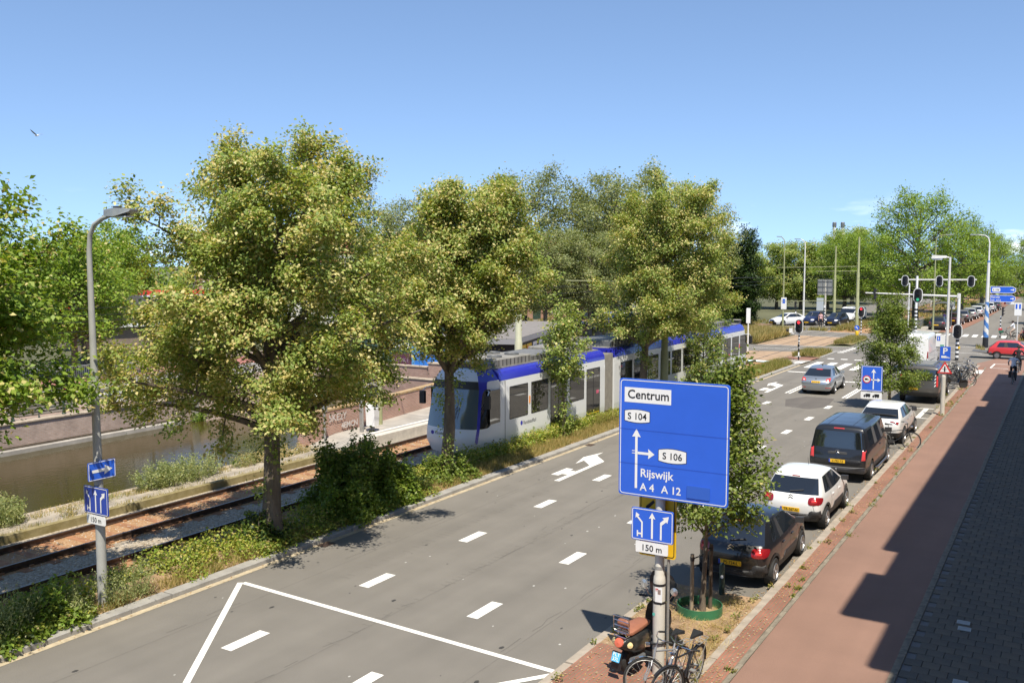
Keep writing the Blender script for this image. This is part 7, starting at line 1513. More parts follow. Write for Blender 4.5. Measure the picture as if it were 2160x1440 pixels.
def scooter(label, seat='brown_seat', plate_=True, rackup=True, screen=True):
    root = empty('motor_scooter', (0, 0, 0), 0, label, 'scooter')
    loft([(-.98, .62, .07, .05), (-.90, .62, .15, .11), (-.70, .58, .19, .19), (-.40, .54, .20, .22), (-.12, .50, .17, .20), (-.02, .44, .13, .14)]).build('rear_fairing', M['scooter_black'], root, smooth=True)
    loft([(-.86, .795, .10, .03), (-.78, .80, .15, .05), (-.45, .80, .16, .055), (-.12, .79, .13, .05), (-.02, .77, .09, .03)]).build('seat', M[seat], root, smooth=True)
    MB().bbox(-.20, .20, -.08, .42, .24, .33, .03).build('footboard', M['dark_plastic'], root)
    sh = MB(); vs = []; N = 9
    for i, (z, y, w) in enumerate(((.28, .40, .18), (.45, .46, .24), (.65, .50, .27), (.85, .50, .24), (1.0, .46, .12))):
        for t in np.linspace(-1, 1, N): vs.append((w * t, y + .10 * (1 - t * t), z))
    vs += [(x * .97, y - .035, z) for x, y, z in vs]; o = 5 * N
    fs = [(i * N + j, i * N + j + 1, (i + 1) * N + j + 1, (i + 1) * N + j) for i in range(4) for j in range(N - 1)]; fs += [tuple(a + o for a in f) for f in fs]
    fs += [(i * N + e, (i + 1) * N + e, (i + 1) * N + e + o, i * N + e + o) for i in range(4) for e in (0, N - 1)] + [(r_ * N + j, r_ * N + j + 1, r_ * N + j + 1 + o, r_ * N + j + o) for r_ in (0, 4) for j in range(N - 1)]
    sh.add(vs, fs).build('front_shield', M['scooter_black'], root, smooth=True)
    loft([(.46, .34, .06, .05), (.60, .47, .10, .07), (.78, .49, .10, .06), (.92, .38, .07, .05)]).build('front_mudguard', M['scooter_black'], root, smooth=True)
    for y in (-.62, .68):
        w = MB().lathe([(.12, -.05), (.2, -.065), (.235, -.04), (.245, 0), (.235, .04), (.2, .065), (.12, .05)], axis=(1, 0, 0), n=20).build('wheel', M['tyre'], root, smooth=True); w.location = (0, y, .245); MB().lathe([(.13, -.03), (.13, .03), (0, .04)], axis=(1, 0, 0), n=12).build('rim', M['alloy'], w)
    loft([(.36, 1.0, .07, .05), (.46, 1.02, .13, .09), (.56, 1.0, .11, .08), (.63, .98, .06, .05)]).build('handlebar_cover', M['scooter_black'], root, smooth=True)
    hb = MB(); hb.tube([(-.36, .38, 1.03), (-.12, .46, 1.04), (.12, .46, 1.04), (.36, .38, 1.03)], .014, 6); hb.build('handlebar', M['dark_plastic'], root); mb = MB(); [mb.tube([(s * .38, .37, 1.03), (s * .24, .42, 1.035)], .022, 8) for s in (-1, 1)]; mb.build('grips', M['saddle'], root)
    for s in (-1, 1):
        MB().tube([(s * .2, .45, 1.05), (s * .30, .42, 1.22)], .007, 5).build('mirror_stem', M['chrome'], root); MB().lathe([(.0, -.012), (.07, -.01), (.075, .0), (0, .006)], (s * .31, .41, 1.26), (0, -1, .1), 12).build('mirror', M['chrome'], root)
    if screen:
        vs = []
        for z, w, y in ((.98, .20, .58), (1.15, .27, .60), (1.35, .28, .57), (1.5, .20, .52), (1.56, .10, .50)):
            for t in np.linspace(-1, 1, 7): vs.append((w * t, y + .06 * (1 - t * t), z))
        vs += [(x, y - .006, z) for x, y, z in vs]; fs = [(i * 7 + j, i * 7 + j + 1, (i + 1) * 7 + j + 1, (i + 1) * 7 + j) for i in range(4) for j in range(6)]; MB().add(vs, fs + [tuple(a + 35 for a in f) for f in fs]).build('windscreen', M['scooter_screen'], root, smooth=True)
    MB().lathe([(.085, 0), (.08, .03), (0, .05)], (0, -.985, .67), (0, -1, .35), 14).build('tail_light', mat('tail_orange', (.62, .14, .08), .2), root); MB().lathe([(.055, 0), (.05, .02), (0, .035)], (.155, -.88, .63), (.8, -1, .3), 10).build('indicator', mat('indicator', (.75, .6, .3), .2), root); MB().lathe([(.055, 0), (.05, .02), (0, .035)], (-.155, -.88, .63), (-.8, -1, .3), 10).build('indicator', mat('indicator', (.75, .6, .3), .2), root)
    if plate_:
        ax, ay = Vector((1, 0, 0)), Vector((0, .35, .94)).normalized(); c = Vector((0, -1.07, .44)); a = plate('number_plate', rrect(.16, .17, .012), c, ax, mat('plate_cyan', (.10, .45, .75), .4), root, .008, ay); letters('FLT', .085, c + ay * .012, ax, M['sign_white'], a, .003, 'CENTER', .008, 1, ay); letters('37L', .085, c - ay * .068, ax, M['sign_white'], a, .003, 'CENTER', .008, 1, ay)
        MB().prism(rrect(.19, .34, .03), (0, .015, 0), 0, (0, -1.045, .36), X3, Z3).build('mud_flap', M['black_paint'], root)
    if rackup:
        mb = MB()
        for z, y, w in ((0, -.93, .15), (.0, -.99, .15)): pass
        mb.loop([(-.15, -.93, .86), (.15, -.93, .86), (.15, -.99, 1.14), (-.15, -.99, 1.14)], .011, 6)
        for f in (.35, .7): mb.tube([(-.15, -.93 - .06 * f, .86 + .28 * f), (.15, -.93 - .06 * f, .86 + .28 * f)], .008, 5)
        for s in (-.07, .07): mb.tube([(s, -.93, .86), (s, -.86, .72)], .010, 5)
        for z in (.78, .86): mb.loop([(-.12, -.98, z), (.12, -.98, z), (.12, -.86, z), (-.12, -.86, z)], .008, 5)
        mb.build('luggage_rack', M['chrome'], root)
        loft([(-.92, .98, .10, .05), (-.89, .98, .12, .09), (-.85, .97, .11, .085), (-.82, .96, .08, .05)]).build('back_pad', M[seat], root, smooth=True)
    MB().tube([(.17, -.35, .28), (.20, -.6, .30), (.20, -.85, .36)], [.04, .06, .055], 10).build('exhaust', M['iron_grey'], root); MB().box(-.12, .12, -.5, -.2, .2, .36).build('engine', M['dark_plastic'], root); MB().tube([(-.1, -.1, .25), (-.18, -.2, .0)], .012, 5).build('stand', M['galv'], root); return root
put(scooter('black motor scooter with brown seat and upright chrome rack beside the thick sign pole'), (-6.42, 15.32, .06), R(-5)).rotation_euler = (0, R(4), R(-5))
put(scooter('black motor scooter parked just beyond the dark grey van at the kerb', 'saddle', False, False, False), (-5.75, 59.3, .05), R(-72))
MB_ch = MB().loop([(-5.98 + .125 * math.cos(t), 14.95 + .125 * math.sin(t), .62 + .03 * math.sin(t + 2)) for t in np.linspace(0, 2 * PI, 17)[:-1]], .022, 6).build('bike_lock', M['dark_plastic']); tag(MB_ch, 'dark chain lock looped round the thick sign pole', 'lock')
SKIN = mat('skin', (.48, .29, .21), .5); HAIRM = mat('hair', (.035, .022, .015), .6)
def person(label, J, cloth, loc, rz=0, hair=True, hairm=None, group=None):
    """J: joint name -> (x, y, z); forward is +Y. one skinned body, with head, hands and hair as children"""
    root = empty('person', loc, rz, label, 'person', group)
    E_ = [('pelvis', 'waist', .13, .12, 'shirt'), ('waist', 'chest', .12, .145, 'shirt'), ('chest', 'neck', .145, .06, 'shirt'), ('neck', 'head', .06, .085, 'skin'), ('head', 'crown', .095, .065, 'skin')]
    for s in 'lr':
        E_ += [('chest', 'sh' + s, .12, .062, 'shirt'), ('sh' + s, 'el' + s, .062, .045, 'sleeve'), ('el' + s, 'wr' + s, .045, .03, 'skin'), ('wr' + s, 'ha' + s, .03, .035, 'skin'), ('pelvis', 'hip' + s, .12, .10, 'legs'), ('hip' + s, 'kn' + s, .10, .065, 'legs'), ('kn' + s, 'an' + s, .065, .042, 'shin'), ('an' + s, 'to' + s, .045, .04, 'shoes')]
    names = list(J); me = bpy.data.meshes.new('body'); me.from_pydata([J[n] for n in names], [(names.index(a), names.index(b)) for a, b, *_ in E_], []); o = bpy.data.objects.new('body', me); COL.objects.link(o)
    sk = o.modifiers.new('k', 'SKIN'); rad = {}
    for a, b, ra, rb, _ in E_: rad.setdefault(a, ra); rad[b] = rb if b not in rad else rad[b]
    for i, n in enumerate(names): d = me.skin_vertices[0].data[i]; d.radius = (rad[n], rad[n] * (.75 if n in ('chest', 'waist', 'pelvis') else 1)); d.use_root = (n == 'pelvis')
    ss = o.modifiers.new('s', 'SUBSURF'); ss.levels = 1; r = ev_mesh(o); kill(o)
    mm = {'skin': SKIN}; mm.update({k: v for k, v in cloth.items()}); keys = list(mm); r.materials.clear()
    for k in keys: r.materials.append(mm[k])
    seg = [(Vector(J[a]), Vector(J[b]), c) for a, b, _, _, c in E_]
    for p in r.polygons:
        best = min(seg, key=lambda s: (s[0] + max(0, min(1, (p.center - s[0]).dot(s[1] - s[0]) / max(1e-9, (s[1] - s[0]).length_squared))) * (s[1] - s[0]) - p.center).length); p.material_index = keys.index(best[2] if best[2] in mm else {'sleeve': 'shirt', 'shin': 'legs'}.get(best[2], 'shirt')); p.use_smooth = True
    b = bpy.data.objects.new('body', r); COL.objects.link(b); b.parent = root
    hd = Vector(J['head']); cr = Vector(J['crown']); up = (cr - hd).normalized()
    if hair: MB().lathe([(.108, -.01), (.116, .05), (.10, .11), (.05, .145), (0, .15)], hd - Vector((0, .018, 0)) - up * .0, up, 12).build('hair', hairm or HAIRM, root, smooth=True)
    MB().cyl(hd + Vector((0, .085, .01)), hd + Vector((0, .115, -.01)), .018, .012, 6).build('nose', SKIN, root); mb = MB(); [mb.disc(hd + Vector((s * .033, .088, .035)), (0, 1, 0), .011, 6) for s in (-1, 1)]; mb.build('eyes', M['black_paint'], root)
    for s in 'lr':
        h = Vector(J['ha' + s]); w = Vector(J['wr' + s]); d = (h - w).normalized(); sd = d.orthogonal().normalized(); mb = MB()
        for k in range(4): a = h + sd * (.028 - .019 * k); L_ = (.065, .078, .072, .055)[k]; mb.tube([a, a + d * L_ * .5, a + d * L_ * .85 - Vector((0, 0, .02))], [.0095, .009, .007], 5)
        t0 = w.lerp(h, .5) + sd * .03; mb.tube([t0, t0 + sd * .03 + d * .02, t0 + sd * .035 + d * .05], [.011, .01, .008], 5); mb.build('fingers', SKIN, root)
    return root
def walk(lean=0., ph=.18, arm=.14):
    J = dict(pelvis=(0, 0, .95), waist=(0, .01, 1.12), chest=(0, .02 + lean, 1.36), neck=(0, .03 + lean, 1.50), head=(0, .05 + lean, 1.62), crown=(0, .05 + lean, 1.72))
    for s, k in (('l', -1), ('r', 1)):
        J.update({'sh' + s: (.19 * k, .01 + lean, 1.42), 'el' + s: (.23 * k, -.03 - arm * k * .6, 1.14), 'wr' + s: (.22 * k, .05 - arm * k, .90), 'ha' + s: (.22 * k, .07 - arm * k, .82), 'hip' + s: (.10 * k, 0, .92), 'kn' + s: (.10 * k, .06 + ph * k * .6, .50), 'an' + s: (.10 * k, -.02 + ph * k, .09), 'to' + s: (.11 * k, .13 + ph * k, .045)})
    return J
def ride():
    J = dict(pelvis=(0, -.32, 1.04), waist=(0, -.30, 1.20), chest=(0, -.22, 1.42), neck=(0, -.17, 1.56), head=(0, -.14, 1.68), crown=(0, -.14, 1.78))
    for s, k in (('l', -1), ('r', 1)):
        J.update({'sh' + s: (.19 * k, -.20, 1.48), 'el' + s: (.30 * k, .0, 1.28), 'wr' + s: (.30 * k, .18, 1.10), 'ha' + s: (.29 * k, .24, 1.075), 'hip' + s: (.11 * k, -.28, 1.0), 'kn' + s: (.13 * k, .06 + .03 * k, .66 - .08 * k), 'an' + s: (.12 * k, -.06, .30 - .10 * k), 'to' + s: (.12 * k, .09, .25 - .10 * k)})
    return J
cl = lambda n, c: mat('cloth_' + n, c, .85, var=.12, vscale=9)
blk, wht, jean = cl('black', (.015, .015, .017)), cl('white', (.72, .74, .78)), cl('dark', (.02, .022, .03))
def rider(label, loc, rz, cloth, frame=(.02, .02, .02), panniers=False, blabel='', **k):
    person(label, ride(), cloth, loc, rz, **k); b = bicycle(blabel, frame); put(b, loc, rz)
    if panniers:
        for s in (-1, 1): MB().bbox(s * .07 if s > 0 else -.22, .22 if s > 0 else -.07, -.84, -.44, .42, .78, .03).build('pannier', M['black_paint'], b)
    return b
rider('cyclist in a white shirt and dark trousers riding away on the red path', (-2.72, 63.4, .085), R(-1), dict(shirt=wht, legs=jean, shoes=blk), panniers=True, blabel='bicycle with black panniers under the cyclist in the white shirt')
rider('cyclist in a black shirt riding away ahead of the one in white', (-2.72, 69.6, .085), R(-3), dict(shirt=blk, legs=jean, shoes=blk), blabel='bicycle under the cyclist in the black shirt')
cb_ = rider('cyclist in loose white clothes riding leftwards beyond the red hatchback', (-4.75, 101.2, .0), R(88), dict(shirt=wht, legs=cl('beige', (.55, .42, .33)), shoes=blk, sleeve=wht), blabel='bicycle with a green and red front load under the cyclist in white clothes')
MB().bbox(-.2, .2, .62, 1.0, .62, .86, .03).build('front_crate', cl('green_bag', (.03, .13, .08)), cb_); MB().bbox(-.18, .18, .72, 1.05, .86, 1.05, .05).build('red_bag', cl('red_bag', (.45, .05, .06)), cb_)
person('pedestrian in a pink top and dark trousers waiting by the short banded post', walk(0, .04, .03), dict(shirt=cl('pink', (.70, .42, .42)), legs=jean, shoes=blk), (-24.5, 109.6, 0), R(185))
person('pedestrian in a black top and lilac trousers standing by the far track', walk(0, .08, .05), dict(shirt=blk, legs=cl('lilac', (.45, .40, .62)), shoes=wht), (-16.5, 114.0, 0), R(60))
person('person in purple waiting inside the far tram shelter', walk(0, .02, .02), dict(shirt=cl('purple', (.25, .18, .42)), legs=cl('rose', (.5, .2, .28)), shoes=blk), (-12.3, 117.2, .0), R(150))
# gull
gl = empty('gull', (-74.1, 46.4, 17.9), R(100), 'white and grey gull gliding in the sky at the left', 'bird'); MB().lathe([(0, -.24), (.03, -.2), (.075, -.05), (.08, .05), (.05, .16), (.045, .20), (0, .27)], axis=(0, 1, .05), n=10).build('body', mat('gull_white', (.75, .75, .74), .7), gl, smooth=True)
for s, dz in ((-1, .34), (1, .10)):
    MB().add([(s * .05, .10, .03), (s * .05, -.10, .03), (s * .34, .14, .12 + dz * .35), (s * .34, -.06, .12 + dz * .35), (s * .72, -.05, .08 + dz), (s * .60, -.10, .08 + dz * .8), (s * .05, 0, .06), (s * .34, .05, .145 + dz * .35)], [(0, 2, 7, 6), (6, 7, 3, 1), (2, 4, 7), (7, 4, 5, 3), (0, 1, 3, 2), (2, 3, 5, 4)]).build('wing', mat('gull_grey', (.25, .26, .28), .7), gl)
# stakes, ring and bollard round the street tree
rg = empty('tree_guard', (-6.34, 18.1, .05), 0, 'low dark green ring band on the soil round the staked street tree', 'tree guard'); pts = [(.47 * math.cos(t), .47 * math.sin(t)) for t in np.linspace(0, 2 * PI, 33)[:-1]]
mb = MB(); n = 32; mb.add([(x * q, y * q, z) for q in (1, .97) for z in (-.02, .19) for x, y in pts], [(i, (i + 1) % n, n + (i + 1) % n, n + i) for i in range(n)] + [(2 * n + i, 2 * n + (i + 1) % n, 3 * n + (i + 1) % n, 3 * n + i) for i in range(n)] + [(n + i, n + (i + 1) % n, 3 * n + (i + 1) % n, 3 * n + i) for i in range(n)]); mb.build('band', M['ring_green'], rg, smooth=True); MB().lathe([(.45, .0), (.2, .05), (0, .06)], n=16).build('straw_fill', M['sand'], rg)
for (x, y, h, m, lb) in ((-6.45, 17.92, 1.27, 'timber', 'pale timber stake standing left of the street tree stem'), (-6.19, 18.33, 1.42, 'timber_dark', 'dark timber stake standing right of the street tree stem')):
    q = empty('tree_stake', (x, y, .05), 0, lb, 'stake'); MB().cyl((0, 0, 0), (0, 0, h), .042, .038, 10).build('stake', M[m], q); MB().cyl((0, 0, h - .14), (0, 0, h - .06), .045, .045, 10).build('strap', M['black_paint'], q); MB().tube([(0, 0, h - .1), ((-6.30 - x) * .7, (18.1 - y) * .7, h - .06), ((-6.28 - x), (18.1 - y), h - .02)], .014, 5).build('tie', M['black_paint'], q)
q = empty('bollard', (-6.28, 19.35, .05), 0, 'short dark green bollard with a white round spot by the black hatchback', 'bollard'); MB().lathe([(.062, 0), (.062, .66), (.04, .71), (0, .72)], n=14).build('post', M['iron_green'], q); MB().disc((.02, -.062, .42), (0, -1, 0), .038, 12).build('reflector', M['white_paint'], q)
# ------------------------------------------------------------------ buildings and street furniture
ap_ = empty('apartment_building', (1.5, 0, 0), 0, 'tan brick apartment building along the right pavement whose stepped roof throws the shadow', 'building')
tb_ = brickmat('tan_brick', (.40, .29, .20), (.46, .34, .24), (.4, .34, .28), axis='yz')
MB().box(.9, 12, -30, 62.3, 0, 13.72).build('wall', tb_, ap_)
for x0, y0, y1 in ((-.39, 13.55, 16.5), (-.39, 18.6, 46.2), (-.39, 48.4, 62.3), (-.01, 16.504, 18.596), (-.01, 46.204, 48.396), (.56, 11.2, 13.546)):
    MB().box(x0, 12, y0, y1, 13.72, 14.0).build('roof_eave', M['white_paint'], ap_)
wf = None
for f in range(4):
    for y in np.arange(-24, 60, 3.0):
        if f == 3 and y < 13: continue
        z = 1.0 + 3.0 * f
        if wf is None:
            wf = MB().box(.85, .9, 0, 1.7, 0, 1.7).build('window', M['white_paint'], ap_); pn = MB().box(.84, .855, .1, .8, .1, 1.6).build('pane', M['glass'], wf); pn2 = MB().box(.84, .855, .9, 1.6, .1, 1.6).build('pane', M['glass'], wf); wf.location = (0, y, z)
        else: copy_tree(wf, ap_).location = (0, float(y), z)
# far side of the canal: railing, mesh fences, barriers
def railing(x, y0, y1, label, n_gap=2.45):
    root = empty('canal_railing', (x, y0, 0), 0, label, 'railing'); L = y1 - y0; k = int(L / n_gap); pm = None
    for i in range(k + 1):
        if pm is None:
            pm = MB().lathe([(.10, 0), (.10, .08), (.065, .13), (.055, .3), (.05, .85), (.075, .9), (.06, .95), (.045, 1.0), (.07, 1.05), (0, 1.12)], n=10).build('baluster', M['iron_green'], root)
        else: copy_tree(pm, root).location = (0, i * L / k, 0)
    for z in (.45, .95): MB().tube([(0, 0, z), (0, L, z)], .024, 6).build('rail', M['iron_green'], root)
    sm = None
    for i in range(k):
        if sm is None: sm = MB().lathe([(.05, 0), (.04, .08), (.025, .15), (.022, .45)], n=8).build('short_baluster', M['iron_green'], root); sm.location = (0, .5 * L / k, 0)
        else: copy_tree(sm, root).location = (0, (i + .5) * L / k, 0)
railing(-41.62, 4, 37.0, 'dark green iron railing with turned balusters along the canal wall')
def mesh_fence(name, p, q, h, label, m='galv', step=.14, rails=2, cat='fence', group=None, z0=.05):
    p, q = Vector((*p, 0)), Vector((*q, 0)); L = (q - p).length; root = empty(name, tuple(p), math.atan2(q.y - p.y, q.x - p.x), label, cat, group)
    mb = MB(); n = int(L / step); fr = MB()
    for i in range(1, n): mb.box(i * L / n - .006, i * L / n + .006, -.006, .006, z0, h)
    tag(mb.build('bars', M[m], root), kind='stuff')
    for z in np.linspace(z0 + .03, h, rails): MB().tube([(0, 0, z), (L, 0, z)], .02, 5).build('rail', M[m], root)
    for i in range(int(L / 3.4) + 1): x = i * L / max(1, int(L / 3.4)); MB().tube([(x, 0, 0), (x, 0, h + .06)], .028, 6).build('post', M[m], root)
    return root
mesh_fence('bar_fence', (-55.4, 22), (-55.4, 58), 1.15, 'dark green bar fence behind the red cycle lane across the canal', 'iron_green', .13, 2)
FG = 'site fence panels across the canal'
for i, (a, b, lb) in enumerate((((-43.6, 24.6), (-43.9, 27.9), 'leftmost wire site fence panel across the canal'), ((-43.9, 28.0), (-44.3, 31.3), 'second wire site fence panel, crossed by the tall street lamp'), ((-44.3, 31.4), (-44.8, 34.8), 'third wire site fence panel behind the pile of pale barriers'), ((-44.8, 34.9), (-45.3, 38.3), 'rightmost wire site fence panel beside the lime tree leaves'))):
    mesh_fence('site_fence_panel', a, b, 2.0, lb, 'galv', .12, 3, 'fence panel', FG)
SB = 'stacked pale barriers'
for k in range(4):
    b = empty('site_barrier', (-43.2 + .02 * k, 30.9 + .05 * k, .02 + .22 * k), R(84 + k), ('lowest', 'second', 'third', 'topmost')[k] + ' pale plastic barrier of the stack by the canal railing', 'barrier', SB); MB().bbox(-1.5, 1.5, -.28, .28, 0, .16, .04).build('panel', M['concrete'] if k % 2 else M['white_paint'], b)
    for x in (-1.1, 1.1): MB().box(x - .1, x + .1, -.24, .24, .16, .22).build('foot', M['dark_plastic'], b)
b = empty('crate_stack', (-43.0, 26.6, 0), R(86), 'dark grey slatted stack in the shade by the canal railing', 'pallet'); 
for k in range(5): MB().bbox(-1.5, 1.5, -.5, .5, .02 + .15 * k, .12 + .15 * k, .02).build('slat', M['concrete_dark'], b)
q = empty('warning_post', (-45.4, 29.4, 0), 0, 'red and white striped post behind the wire site fence', 'post'); mb = bands(MB(), .08, 0, 5, .22); mb.build('post', [M['white_paint'], M['sign_red']], q)
# hipped-roof house
hs = empty('house', (-67.9, 50.4, 0), R(90 - 31 + 14), 'brown brick house with a dark hipped slate roof and a red-edged flat roof behind', 'house')
hs.rotation_euler = (0, 0, R(75)); 
MB().box(-3.9, 4.5, -.0, 8, 0, 2.0).build('wall', M['brown_brick_x'], hs); MB().bbox(-4.3, 4.9, -.45, 8.4, 2.0, 2.24, .03).build('eave', M['white_paint'], hs)
sl_m = mat('slate', (.045, .042, .042), .8, var=.3, vscale=9, bump=.5, bscale=40, stretch=(1, 1, 2.))
MB().add([(-4.2, -.4, 2.24), (4.8, -.4, 2.24), (4.8, 8.3, 2.24), (-4.2, 8.3, 2.24), (-1.2, 3.2, 4.6), (1.6, 3.2, 4.6), (1.6, 4.6, 4.6), (-1.2, 4.6, 4.6)], [(0, 1, 5, 4), (1, 2, 6, 5), (2, 3, 7, 6), (3, 0, 4, 7), (4, 5, 6, 7), (0, 3, 2, 1)]).build('roof', sl_m, hs)
MB().box(-3.88, -2.6, -.05, .02, 0, 1.95).build('doorway', mat('brown_door', (.05, .03, .025), .7), hs); MB().box(3.2, 4.3, -.08, 0, .5, 1.9).build('noticeboard', M['sign_blue_dark'], hs); MB().box(3.3, 4.2, -.1, -.07, .6, 1.8).build('notice_sheet', mat('notice', (.5, .58, .65), .6), hs)
MB().box(-1.3, 12, 4.8, 12, 2.2, 4.3).build('rear_wing', M['brown_brick_x'], hs); MB().box(-1.5, 12.2, 4.6, 12.2, 4.3, 4.45).build('white_edge', M['white_paint'], hs); MB().box(-1.45, 12.1, 4.65, 12.1, 4.45, 4.68).build('red_edge', mat('fascia_red', (.62, .04, .02), .5), hs)
MB().add([(-5.6, 1.5, 3.3), (-3.6, 1.5, 3.3), (-2.9, 1.5, 3.95), (-5.6, 1.5, 3.95), (-5.6, 3, 3.3), (-3.6, 3, 3.3), (-2.9, 3, 3.95), (-5.6, 3, 3.95)], [(0, 1, 2, 3), (4, 7, 6, 5), (0, 4, 5, 1), (1, 5, 6, 2), (2, 6, 7, 3), (3, 7, 4, 0)]).build('red_awning', mat('awning_red', (.68, .03, .02), .6), hs); MB().box(-5.6, -3.55, 1.48, 3.02, 3.14, 3.3).build('awning_edge', M['white_paint'], hs)
# blue container, kiosk, pavilion
def vbox(root, name, a, b, depth, z0, z1, m, flip=1):
    a, b = Vector((*a, 0)), Vector((*b, 0)); t = (b - a).normalized(); nn = Vector((-t.y, t.x, 0)) * depth
    vs = [a, b, b + nn, a + nn]; vs = [v + Vector((0, 0, z)) for z in (z0, z1) for v in vs]
    return MB().add(vs, [(0, 3, 2, 1), (4, 5, 6, 7), (0, 1, 5, 4), (1, 2, 6, 5), (2, 3, 7, 6), (3, 0, 4, 7)]).build(name, m, root)
M['cont_blue'] = mat('container_blue', (.035, .20, .62), .5, var=.06); M['cont_frame'] = mat('container_frame', (.12, .36, .66), .5)
bc = empty('blue_container', (0, 0, 0), 0, 'bright blue steel container with white graffiti behind the brick parapet', 'container')
A_, C_, R_ = (-35.0, 46.1), (-32.75, 47.2), (-33.7, 50.9); dv = Vector((R_[0] - C_[0], R_[1] - C_[1])); dl = dv.length
vbox(bc, 'body', A_, C_, 3.4, .05, 2.35, M['cont_blue']); vbox(bc, 'roof', (A_[0] - .05, A_[1] - .06), (C_[0] + .05, C_[1] - .04), 3.5, 2.35, 2.45, M['roof_grey'])
ta = (Vector(C_) - Vector(A_)).normalized(); na = Vector((-ta.y, ta.x)); O3 = lambda p, z: Vector((p[0], p[1], z))
for (p, w) in ((Vector(A_), .16), (Vector(C_), .16), (Vector(C_) + na * 3.4, .14)): MB().obox(O3(p, 1.2), (w / 2, 0, 0), (0, w / 2, 0), (0, 0, 1.2)).build('corner_post', M['cont_frame'], bc)
for z in (.12, .62, 2.3): MB().obox(O3((Vector(A_) + Vector(C_)) / 2 - na * .02, z), O3(ta * (Vector(C_) - Vector(A_)).length / 2, 0), O3(na * .06, 0), (0, 0, .06)).build('frame_rail', M['cont_frame'], bc)
for k in range(9): p = Vector(A_) + ta * (.2 + k * .26); MB().obox(O3(p - na * .015, 1.45), O3(ta * .03, 0), O3(na * .02, 0), (0, 0, .72)).build('rib', M['cont_blue'], bc)
o = text_mb(MB(), 'SCUDO', .85, O3(Vector(C_) + ta * .03 + na * .3, 1.15), O3(na, 0), Z3, .02, bold=-.02).build('graffiti', M['sign_white'], bc); MB().obox(O3(Vector(C_) - ta * .35 - na * .03, .75), O3(ta * .12, 0), O3(na * .01, 0), (0, 0, .08)).build('yellow_label', M['sign_yellow'], bc)
kk = empty('market_kiosk', (0, 0, 0), 0, 'dark green market kiosk with a purple shutter and flat roof behind the blue container', 'kiosk')
M['kiosk_green'] = mat('kiosk_green', (.035, .075, .065), .6, var=.1); K0, K1 = (-41.8, 47.4), (-37.0, 48.7); tk_ = (Vector(K1) - Vector(K0)).normalized(); nk_ = Vector((-tk_.y, tk_.x))
vbox(kk, 'wall', K0, K1, 5.2, .0, 2.75, M['kiosk_green']); vbox(kk, 'roof', (K0[0] - .15, K0[1] - .2), (K1[0] + .2, K1[1] - .15), 5.6, 2.75, 2.92, mat('kiosk_roof', (.10, .105, .10), .8)); MB().obox(O3(Vector(K1) - tk_ * .75 - nk_ * .03, .75), O3(tk_ * .75, 0), O3(nk_ * .03, 0), (0, 0, .62)).build('purple_shutter', mat('shutter_purple', (.085, .022, .05), .6), kk)
text_mb(MB(), 'SUSKE', .42, O3(Vector(K1) - tk_ * 1.4 - nk_ * .07, .80), O3(tk_, 0), Z3, .01, bold=-.03).build('graffiti', mat('graf_pale', (.5, .45, .5), .7), kk); text_mb(MB(), 'BAP', .42, O3(Vector(K1) - tk_ * 1.1 - nk_ * .07, .35), O3(tk_, 0), Z3, .01, bold=-.03).build('graffiti', mat('graf_pale', (.5, .45, .5), .7), kk); text_mb(MB(), 'Luc8', .55, O3(Vector(K1) - tk_ * 1.3 - nk_ * .04, 1.75), O3(tk_, 0), Z3, .01, bold=.0).build('graffiti', M['sign_white'], kk)
for k in range(12): MB().obox(O3(Vector(K0) + tk_ * 1.6 - nk_ * .02, .25 + k * .2), O3(tk_ * 1.5, 0), O3(nk_ * .02, 0), (0, 0, .03)).build('shutter_slat', M['kiosk_green'], kk)
vbox(kk, 'green_fascia', (-37.6, 51.3), (-34.6, 52.1), .25, 2.3, 2.95, mat('fascia_green', (.04, .07, .05), .6)); text_mb(MB(), 'TES+BF', .36, Vector((-36.3, 51.60, 2.45)), O3(tk_, 0), Z3, .02, bold=.01).build('fascia_lettering', mat('letter_cream', (.7, .66, .5), .6), kk); vbox(kk, 'yellow_shutter', (-37.5, 51.36), (-34.7, 52.13), .3, 1.2, 2.3, mat('shutter_yellow', (.62, .36, .06), .6))
for k in range(3): MB().cyl((-39.9 + k * 1.3, 49.9 + k * .9, 2.9), (-39.9 + k * 1.3, 49.9 + k * .9, 3.25), .1, .1, 8).build('roof_vent', M['galv'], kk)
pv_ = empty('pavilion', (0, 0, 0), 0, 'low black pavilion with a grey flat roof and yellow posters behind the tram front', 'pavilion')
M['pav_black'] = mat('pavilion_black', (.012, .013, .016), .6, var=.1); A_, C_ = (-33.3, 48.7), (-29.9, 50.2); B_ = (-34.4, 66.0); t1_ = (Vector(C_) - Vector(A_)).normalized(); t2_ = (Vector(B_) - Vector(C_)).normalized()
D_ = Vector(A_) + t2_ * 16.2; E4 = [Vector(A_), Vector(C_), Vector(B_), D_]; mb = MB(); mb.add([O3(p, z) for z in (0, 2.25) for p in E4], [(0, 1, 5, 4), (1, 2, 6, 5), (2, 3, 7, 6), (3, 0, 4, 7)]); mb.build('wall', M['pav_black'], pv_)
cen = sum(E4, Vector((0, 0))) / 4; X4 = [p + (p - cen).normalized() * .9 for p in E4]; X4[0] = X4[0] - t1_ * 2.2; mb = MB(); mb.add([O3(p, z) for z in (2.25, 2.62) for p in X4], [(0, 3, 2, 1), (4, 5, 6, 7), (0, 1, 5, 4), (1, 2, 6, 5), (2, 3, 7, 6), (3, 0, 4, 7)]); mb.build('roof', mat('pav_roof', (.22, .20, .185), .8, var=.15), pv_)
